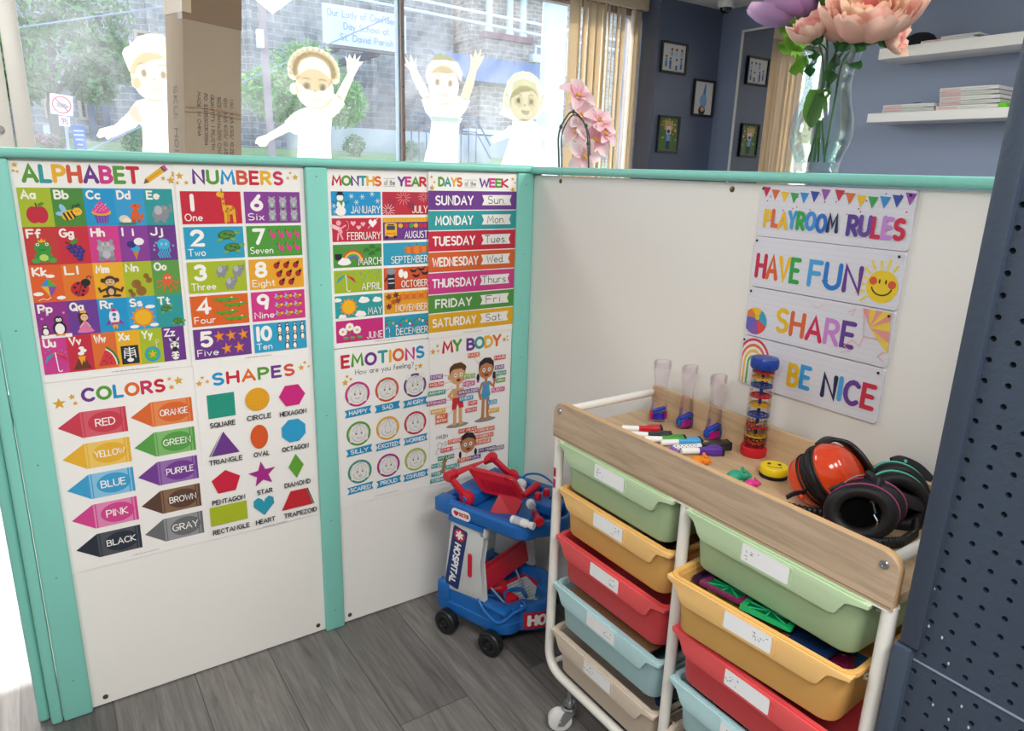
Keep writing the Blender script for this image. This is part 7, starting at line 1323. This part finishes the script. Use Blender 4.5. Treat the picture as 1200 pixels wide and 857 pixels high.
decal('child_sticker', 'pale sticker of a blond child pointing left, half hidden by the carton', k1); decal('child_sticker', 'pale sticker of a curly haired child waving one arm, left of the mullion', k2); decal('child_sticker', 'pale sticker of a child with both arms up, right of the mullion', k3); decal('child_sticker', 'pale sticker of a girl with headphones and glasses, nearest the orchid', k4)
decal('heart_sticker', 'pale yellow heart sticker at the top edge above the curly haired child', lambda c: c.poly([(.02, 1.975), (-.07, 2.035), (-.14, 2.09), (-.14, 2.15), (-.09, 2.19), (-.02, 2.18), (.025, 2.14), (.07, 2.18), (.14, 2.19), (.19, 2.15), (.18, 2.1), (.11, 2.045)], '#d6d6c0'))
# ------------------------------------------------------------------ outdoors across the street
def stone_mat(name, a, b, mort, sc, row, bw):
    m = bpy.data.materials.new(name); m.use_nodes = True; n = m.node_tree; bs = n.nodes['Principled BSDF']; L = n.links.new
    g = n.nodes.new('ShaderNodeNewGeometry'); s = n.nodes.new('ShaderNodeSeparateXYZ'); L(g.outputs['Position'], s.inputs[0]); ad = n.nodes.new('ShaderNodeMath'); ad.operation = 'ADD'; L(s.outputs['X'], ad.inputs[0]); L(s.outputs['Y'], ad.inputs[1]); c = n.nodes.new('ShaderNodeCombineXYZ'); L(ad.outputs[0], c.inputs['X']); L(s.outputs['Z'], c.inputs['Y'])
    nz = n.nodes.new('ShaderNodeTexNoise'); nz.inputs['Scale'].default_value = 2.2; L(c.outputs[0], nz.inputs['Vector']); mx = n.nodes.new('ShaderNodeVectorMath'); mx.operation = 'MULTIPLY_ADD'; mx.inputs[1].default_value = (.16, .1, 0); L(nz.outputs['Color'], mx.inputs[0]); L(c.outputs[0], mx.inputs[2])
    br = n.nodes.new('ShaderNodeTexBrick'); br.inputs['Scale'].default_value = 1; br.inputs['Brick Width'].default_value = bw; br.inputs['Row Height'].default_value = row; br.inputs['Mortar Size'].default_value = .014; br.inputs['Color1'].default_value = (*hexc(a), 1); br.inputs['Color2'].default_value = (*hexc(b), 1); br.inputs['Mortar'].default_value = (*hexc(mort), 1); L(mx.outputs[0], br.inputs['Vector'])
    n2 = n.nodes.new('ShaderNodeTexNoise'); n2.inputs['Scale'].default_value = 3.5; n2.inputs['Detail'].default_value = 6; L(c.outputs[0], n2.inputs['Vector']); m2 = n.nodes.new('ShaderNodeMix'); m2.data_type = 'RGBA'; m2.blend_type = 'MULTIPLY'; m2.inputs[0].default_value = .75; rp = n.nodes.new('ShaderNodeValToRGB'); rp.color_ramp.elements[0].position = .3; rp.color_ramp.elements[0].color = (.45, .45, .47, 1); rp.color_ramp.elements[1].position = .7; rp.color_ramp.elements[1].color = (1.1, 1.08, 1.05, 1); L(n2.outputs['Fac'], rp.inputs[0]); L(br.outputs['Color'], m2.inputs[6]); L(rp.outputs[0], m2.inputs[7]); L(m2.outputs[2], bs.inputs['Base Color']); bs.inputs['Roughness'].default_value = .9; MATS[name] = m; return m
STN = stone_mat('grey_stone', '#8d8884', '#b0a89e', '#c2beb8', 1, .2, .5); BRK = stone_mat('tan_stone', '#9c8878', '#c0ac98', '#cfc8c0', 1, .15, .36)
tag(MB().box(-30, 45, 2.56, 14.6, -.3, -.18).build('ground', mat('asphalt', '#8f9092', .9, vary=(.6, .1))), kind='structure')
LAWN = mat('lawn_grass', '#7f9f5c', .9, vary=(5, .3), bump=(14, .8))
m = MB().loft([[Vector((x, y, z)) for y, z in ((14.6, -.3), (14.6, 1.2), (16.2, 1.36), (19, 1.62), (19, -.3))] for x in (-30, 45)]); tag(m.build('lawn', LAWN), kind='structure')
tag(MB().box(5.2, 14, 19.02, 19.3, 1.0, 2.3, .02).build('retaining_wall', mat('concrete', '#b9b6b0', .9, vary=(2, .08))), kind='structure')
DK, WT_ = mat('dark_trim', '#5a6472', .6), mat('white_trim', '#e4e4e2', .6)
ch = thing('church_building', 'large grey stone church with tan framed windows across the street', 'building', (6, 24.3, -.2))
MB().box(-14, 13.25, 24, 25, -.3, 15).build('stone_wall', STN, ch)
TF, GLZ = mat('tan_window_frame', '#c2a888', .7), mat('dark_pane', '#5c6a7c', .12, spec=.7)
def win(p, x0, x1, z0, z1, y, nx=2, fr=TF, th=.09):
    f = MB().box(x0, x1, y-.05, y+.02, z0, z0+th).box(x0, x1, y-.05, y+.02, z1-th, z1)
    for i in range(nx+1): x = x0+(x1-x0-th)*i/nx; f.box(x, x+th, y-.05, y+.02, z0+th, z1-th)
    k = f.build('window', fr, p, 0); MB().box(x0+.02, x1-.02, y+.0, y+.03, z0+.02, z1-.02).build('pane', GLZ, k, 0)
win(ch, 2.2, 2.88, 4.1, 5.0, 24.0); win(ch, 3.3, 4.0, 4.3, 5.25, 24.0); win(ch, .5, .95, 2.3, 3.3, 24); win(ch, -.35, .15, 2.3, 3.3, 24)
for x, z1 in ((.82, 3.6), (1.2, 3.1), (2.66, 9), (5.6, 9), (9.9, 9)): MB().box(x-.09, x+.09, 23.8, 24, -.2, z1).build('pilaster', STN if z1 == 9 else DK, ch)
MB().box(1.25, 1.5, 23.75, 24, 2.9, 3.16, .02).build('air_conditioner', WT_, ch); MB().box(-.45, .05, 23.9, 24, 1.3, 2.1).build('white_door', WT_, ch)
t = thing('tower_house', 'tan stone corner building with white porch columns, seen above the headphone girl', 'building', (14.5, 22, -.2))
MB().box(13.45, 22, 22, 26, -.3, 5.9).build('stone_wall', BRK, t); MB().box(13.3, 15.5, 21.85, 22.2, 5.85, 6.05).build('sill', mat('maroon_trim', '#8a5a5c', .7), t)
for x in (13.45, 14.35, 14.95): MB().lathe([(.17, 0), (.17, .1), (.13, .14), (.12, 2.0), (.16, 2.1), (0, 2.1)], T(x+.17, 22.05, 6.04), 14).build('porch_column', WT_, t)
MB().box(13.4, 22, 23, 26, 5.9, 11).build('upper_wall', BRK, t); MB().box(13.35, 16, 21.9, 24, 8.14, 8.6).build('porch_beam', WT_, t)
win(t, 15.65, 16.1, 5.1, 5.85, 21.98, 1, WT_, .07); MB().box(15.4, 15.75, 21.7, 22, 5.2, 5.5, .02).build('air_conditioner', WT_, t); win(t, 16.8, 17.6, 4.9, 6.2, 21.98, 2, WT_, .07)
t = thing('porch_house', 'low tan stone house with a blue grey roof edge below the tower', 'building', (12.8, 19.4, -.2))
MB().box(11.65, 15.5, 19.35, 21.4, -.3, 3.95).build('stone_wall', BRK, t); MB().prism([(18.9, 3.95), (19.1, 3.9), (21.4, 5.0), (21.4, 5.1)], 10.9, 15.8, Matrix(((0, 0, 1, 0), (1, 0, 0, 0), (0, 1, 0, 0), (0, 0, 0, 1)))).build('roof', mat('slate_roof', '#6d7c94', .7), t); win(t, 12.7, 13.5, 3.0, 3.8, 19.33, 2, WT_, .08); win(t, 13.9, 14.5, 2.7, 3.7, 19.33, 2, WT_, .08)
MB().box(11.0, 15.6, 19.0, 19.34, 2.35, 2.5).build('porch_ledge', WT_, t)
t = thing('porch_column', 'broad white porch column near the beige blinds', 'column', (9.28, 12.3, -.2)); MB().lathe([(.36, 0), (.36, .3), (.3, .36), (.28, 5.6), (.36, 5.8), (0, 5.8)], T(9.28, 12.3, -.2), 24).build('shaft', WT_, t)
# school board
t = thing('school_sign', 'long white school name board with grey lettering high on the stone wall', 'sign', (8.0, 20.05, 4.6)); MB().box(6.66, 9.32, 20.0, 20.08, 4.66, 5.74).build('board', mat('sign_white', '#e9e8ea', .6), t)
c = Canvas((6.66, 19.998, 4.66), (1, 0, 0), (0, 0, 1), (0, -1, 0), .001)
for s, x0, z, x1 in (('Our Lady of Confidence', .12, .76, 2.56), ('Day School at', .62, .44, 2.08), ('St. David Parish', .5, .13, 2.22)): c.text(s, x0, z, .2, '#a6a8b6', .13, x1, .22)
c.build('lettering', PRINT, t); MB().box(6.7, 9.3, 19.95, 20.1, 4.56, 4.64).build('ledger', mat('brown_beam', '#7d6a64', .7), t)
for x in (7.1, 8.4): MB().box(x-.08, x+.08, 20.1, 23.97, 4.5, 4.7).build('bracket', DK, t)
t = thing('truck_sign', 'white square street sign with a red barred circle over a truck on a post', 'street sign', (-.3, 15, -.2)); MB().tube([(-.34, 15.02, 1.15), (-.32, 15.02, 2.3)], .028, 10).build('post', mat('galvanised_post', '#a9adb2', .5), t)
c = Canvas((-.355, 14.985, 2.18), (.995, 0, -.09), (.09, 0, .995), (0, -1, 0), .001); c.rect(-.08, -.05, .075, .03, '#8a8c92').rect(.05, -.05, .11, .0, '#8a8c92').ring(0, 0, .135, .16, '#d8484a', n=28).line([(-.1, .1), (.1, -.1)], .026, '#d8484a'); c.build('sign_plate', PRINT, t, .006, rrect(-.185, .185, -.185, .185, .02, 3), '#eeedec')
c = Canvas((-.345, 14.985, 1.885), (.995, 0, -.07), (.07, 0, .995), (0, -1, 0), .001); c.text('P', -.03, -.045, .09, '#55565c', .2).ring(0, 0, .055, .068, '#d8484a', n=20).line([(-.045, .045), (.045, -.045)], .014, '#d8484a'); c.build('parking_plate', PRINT, t, .006, rrect(-.09, .09, -.09, .09, .01, 3), '#eeedec')
t = thing('blue_sign', 'blue upright sign with white lines beside the street sign', 'sign', (-.07, 16, 1.0)); c = Canvas((-.18, 15.98, 1.2), (1, 0, 0), (0, 0, 1), (0, -1, 0), .001)
for z, a, b in ((.55, .03, .19), (.47, .03, .19), (.38, .05, .17), (.28, .07, .15), (.18, .06, .16)): c.line([(a, z), (b, z)], .03, '#d5dcec')
c.build('face', PRINT, t, .02, [(0, 0), (.22, 0), (.22, .65), (0, .65)], '#3a62b8'); MB().tube([(-.07, 16.02, .9), (-.07, 16.02, 1.25)], .03, 8).build('post', DK, t)
t = thing('utility_pole', 'brown wooden utility pole with a small white box, left of the curly haired child', 'pole', (3.0, 13, -.2)); MB().tube([(3.02, 13, -.18), (2.97, 13, 2.5), (2.93, 13, 9)], .07, 12).build('pole', mat('weathered_pole', '#a58e88', .9, vary=(4, .15)), t)
MB().box(2.8, 2.92, 12.82, 12.95, 3.3, 3.62, .01).build('junction_box', WT_, t)
for i, (a, b, lb) in enumerate((((-6, 14, 1.9), (12, 14.5, 7.0), 'thin overhead wire rising behind the carton'), ((-4, 13.2, 4.9), (16, 13.2, 4.45), 'overhead wire crossing above the arms up child'), ((-4, 13.2, 4.72), (16, 13.2, 4.2), 'lower overhead wire crossing above the arms up child'), ((-3, 14, -.1), (6, 14, 4.4), 'guy wire slanting across the shrub'))): tag(MB().tube([a, b], .014 if i in (0, 3) else .03, 6).build('overhead_wire', mat('pale_wire', '#dfe2e6', .5) if i in (1, 2) else mat('grey_wire', '#8d99ac', .5)), lb, 'wire')
RA = mat('rail_blue', '#56668a', .6)
def rail(label, x, z, w, down):
    t = thing('stair_railing', label, 'railing', (x, 16.5, 1.3)); MB().tube([(x, 16.5, 1.3), (x, 16.5, z), (x+w, 16.5, z), (x+w+down*.7, 16.5, z-down)], .025, 8).build('handrail', RA, t); MB().tube([(x, 16.5, z-.35), (x+w, 16.5, z-.35), (x+w+down*.7, 16.5, z-.35-down)], .02, 8).build('lower_rail', RA, t)
    for k in range(3): MB().tube([(x+w*k/2, 16.5, 1.3), (x+w*k/2, 16.5, z)], .018, 6).build('baluster', RA, t)
rail('blue metal stair railing left of the arms up child', 7.75, 2.68, .45, .6); rail('blue metal stair railing between the two right stickers', 9.3, 2.6, .5, .7)
tag(MB().box(8.6, 10.6, 17, 18, 1.4, 1.75).box(8.6, 10.6, 17.4, 18, 1.75, 1.95).build('stone_steps', mat('step_stone', '#b8b4ae', .9)), 'pale stone steps beside the blue railing', 'steps')
def leaves(name, blobs, n, size, cols, parent, seed):
    random.seed(seed); V, F, K = [], [], []; cs = [hexc(q) for q in cols]
    for i in range(n):
        c0, r = random.choice(blobs); a, b = random.uniform(0, 2*PI), math.asin(random.uniform(-1, 1)); s = random.uniform(.55, 1.05); p = Vector((c0[0]+r[0]*s*math.cos(a)*math.cos(b), c0[1]+r[1]*s*math.sin(a)*math.cos(b), c0[2]+r[2]*s*math.sin(b)))
        u = Vector((random.gauss(0, 1), random.gauss(0, 1), random.gauss(0, 1))).normalized(); v = u.orthogonal().normalized(); z = size*random.uniform(.6, 1.3); k = random.choice(cs); q = len(V)
        for d in (-u*z, v*z*.5, u*z, -v*z*.5): V.append(p+d); K.append(k)
        F.append((q, q+1, q+2, q+3))
    return colmesh(name, V, F, K, LEAVES, parent)
BARK = mat('tree_bark', '#75665c', .9, vary=(6, .2))
GC = ('#5f8f4a', '#7aa85c', '#4c7a44', '#8ebc6c', '#6d9c58')
t = thing('street_tree', 'large leafy green tree filling the left end of the window', 'tree', (-.2, 17.6, 1.4)); leaves('crown', [((-.6, 17.5, 4.4), (1.1, 1.1, .9)), ((.5, 17.4, 4.2), (.9, 1, .9)), ((.2, 17.6, 5.4), (1.5, 1.2, .9)), ((-.3, 17.4, 3.3), (1.1, 1, .7)), ((.9, 17.5, 3.3), (.55, .8, .45)), ((-.9, 17.5, 2.8), (.5, .8, .5)), ((.4, 17.4, 2.75), (.5, .6, .35))], 5200, .1, GC, t, 4)
MB().tube(smooth_path([(-.35, 17.6, 1.3), (-.38, 17.6, 2.3), (-.3, 17.6, 3.4), (.1, 17.5, 5.0)]), [.14]*7+[.1]*6+[.05]*6, 10).build('trunk', BARK, t); MB().tube([(-.36, 17.6, 2.4), (.2, 17.5, 3.4), (.7, 17.4, 4.2)], .05, 8).build('branch', BARK, t)
t = thing('round_tree', 'round bright green tree behind the curly haired child sticker', 'tree', (4.8, 16.2, 1.4)); leaves('crown', [((4.8, 16.2, 3.3), (.95, .8, .75)), ((3.9, 16.2, 2.8), (.75, .7, .6)), ((5.7, 16.2, 2.75), (.6, .7, .6)), ((4.9, 16.0, 2.5), (1.2, .7, .4))], 4200, .085, ('#86b858', '#9ccc68', '#6ea048', '#b4dc80', '#7cae54'), t, 6); MB().tube([(4.8, 16.2, 1.3), (4.75, 16.2, 2.0), (4.85, 16.2, 2.9)], [.1, .09, .05], 10).build('trunk', BARK, t)
for i, (c0, r, n, lb, cols) in enumerate((((1.0, 15.3, 1.6), (.42, .3, .3), 900, 'low green shrub under the blond child sticker', GC), ((6.5, 17.5, 1.75), (.3, .3, .3), 500, 'small green shrub left of the mullion', GC), ((7.95, 17, 1.7), (.25, .25, .25), 450, 'small green shrub right of the mullion', GC), ((-.62, 15.5, 1.5), (.35, .3, .14), 420, 'pink flowering shrub below the street sign', ('#e08ab0', '#7aa85c', '#d8709c', '#5f8f4a')))):
    t = thing('garden_shrub', lb, 'shrub', (c0[0], c0[1], 1.2)); leaves('foliage', [(c0, r)], n, .055, cols, t, 30+i); MB().tube([(c0[0], c0[1], 1.2), (c0[0], c0[1], c0[2])], .02, 6).build('stem', BARK, t)
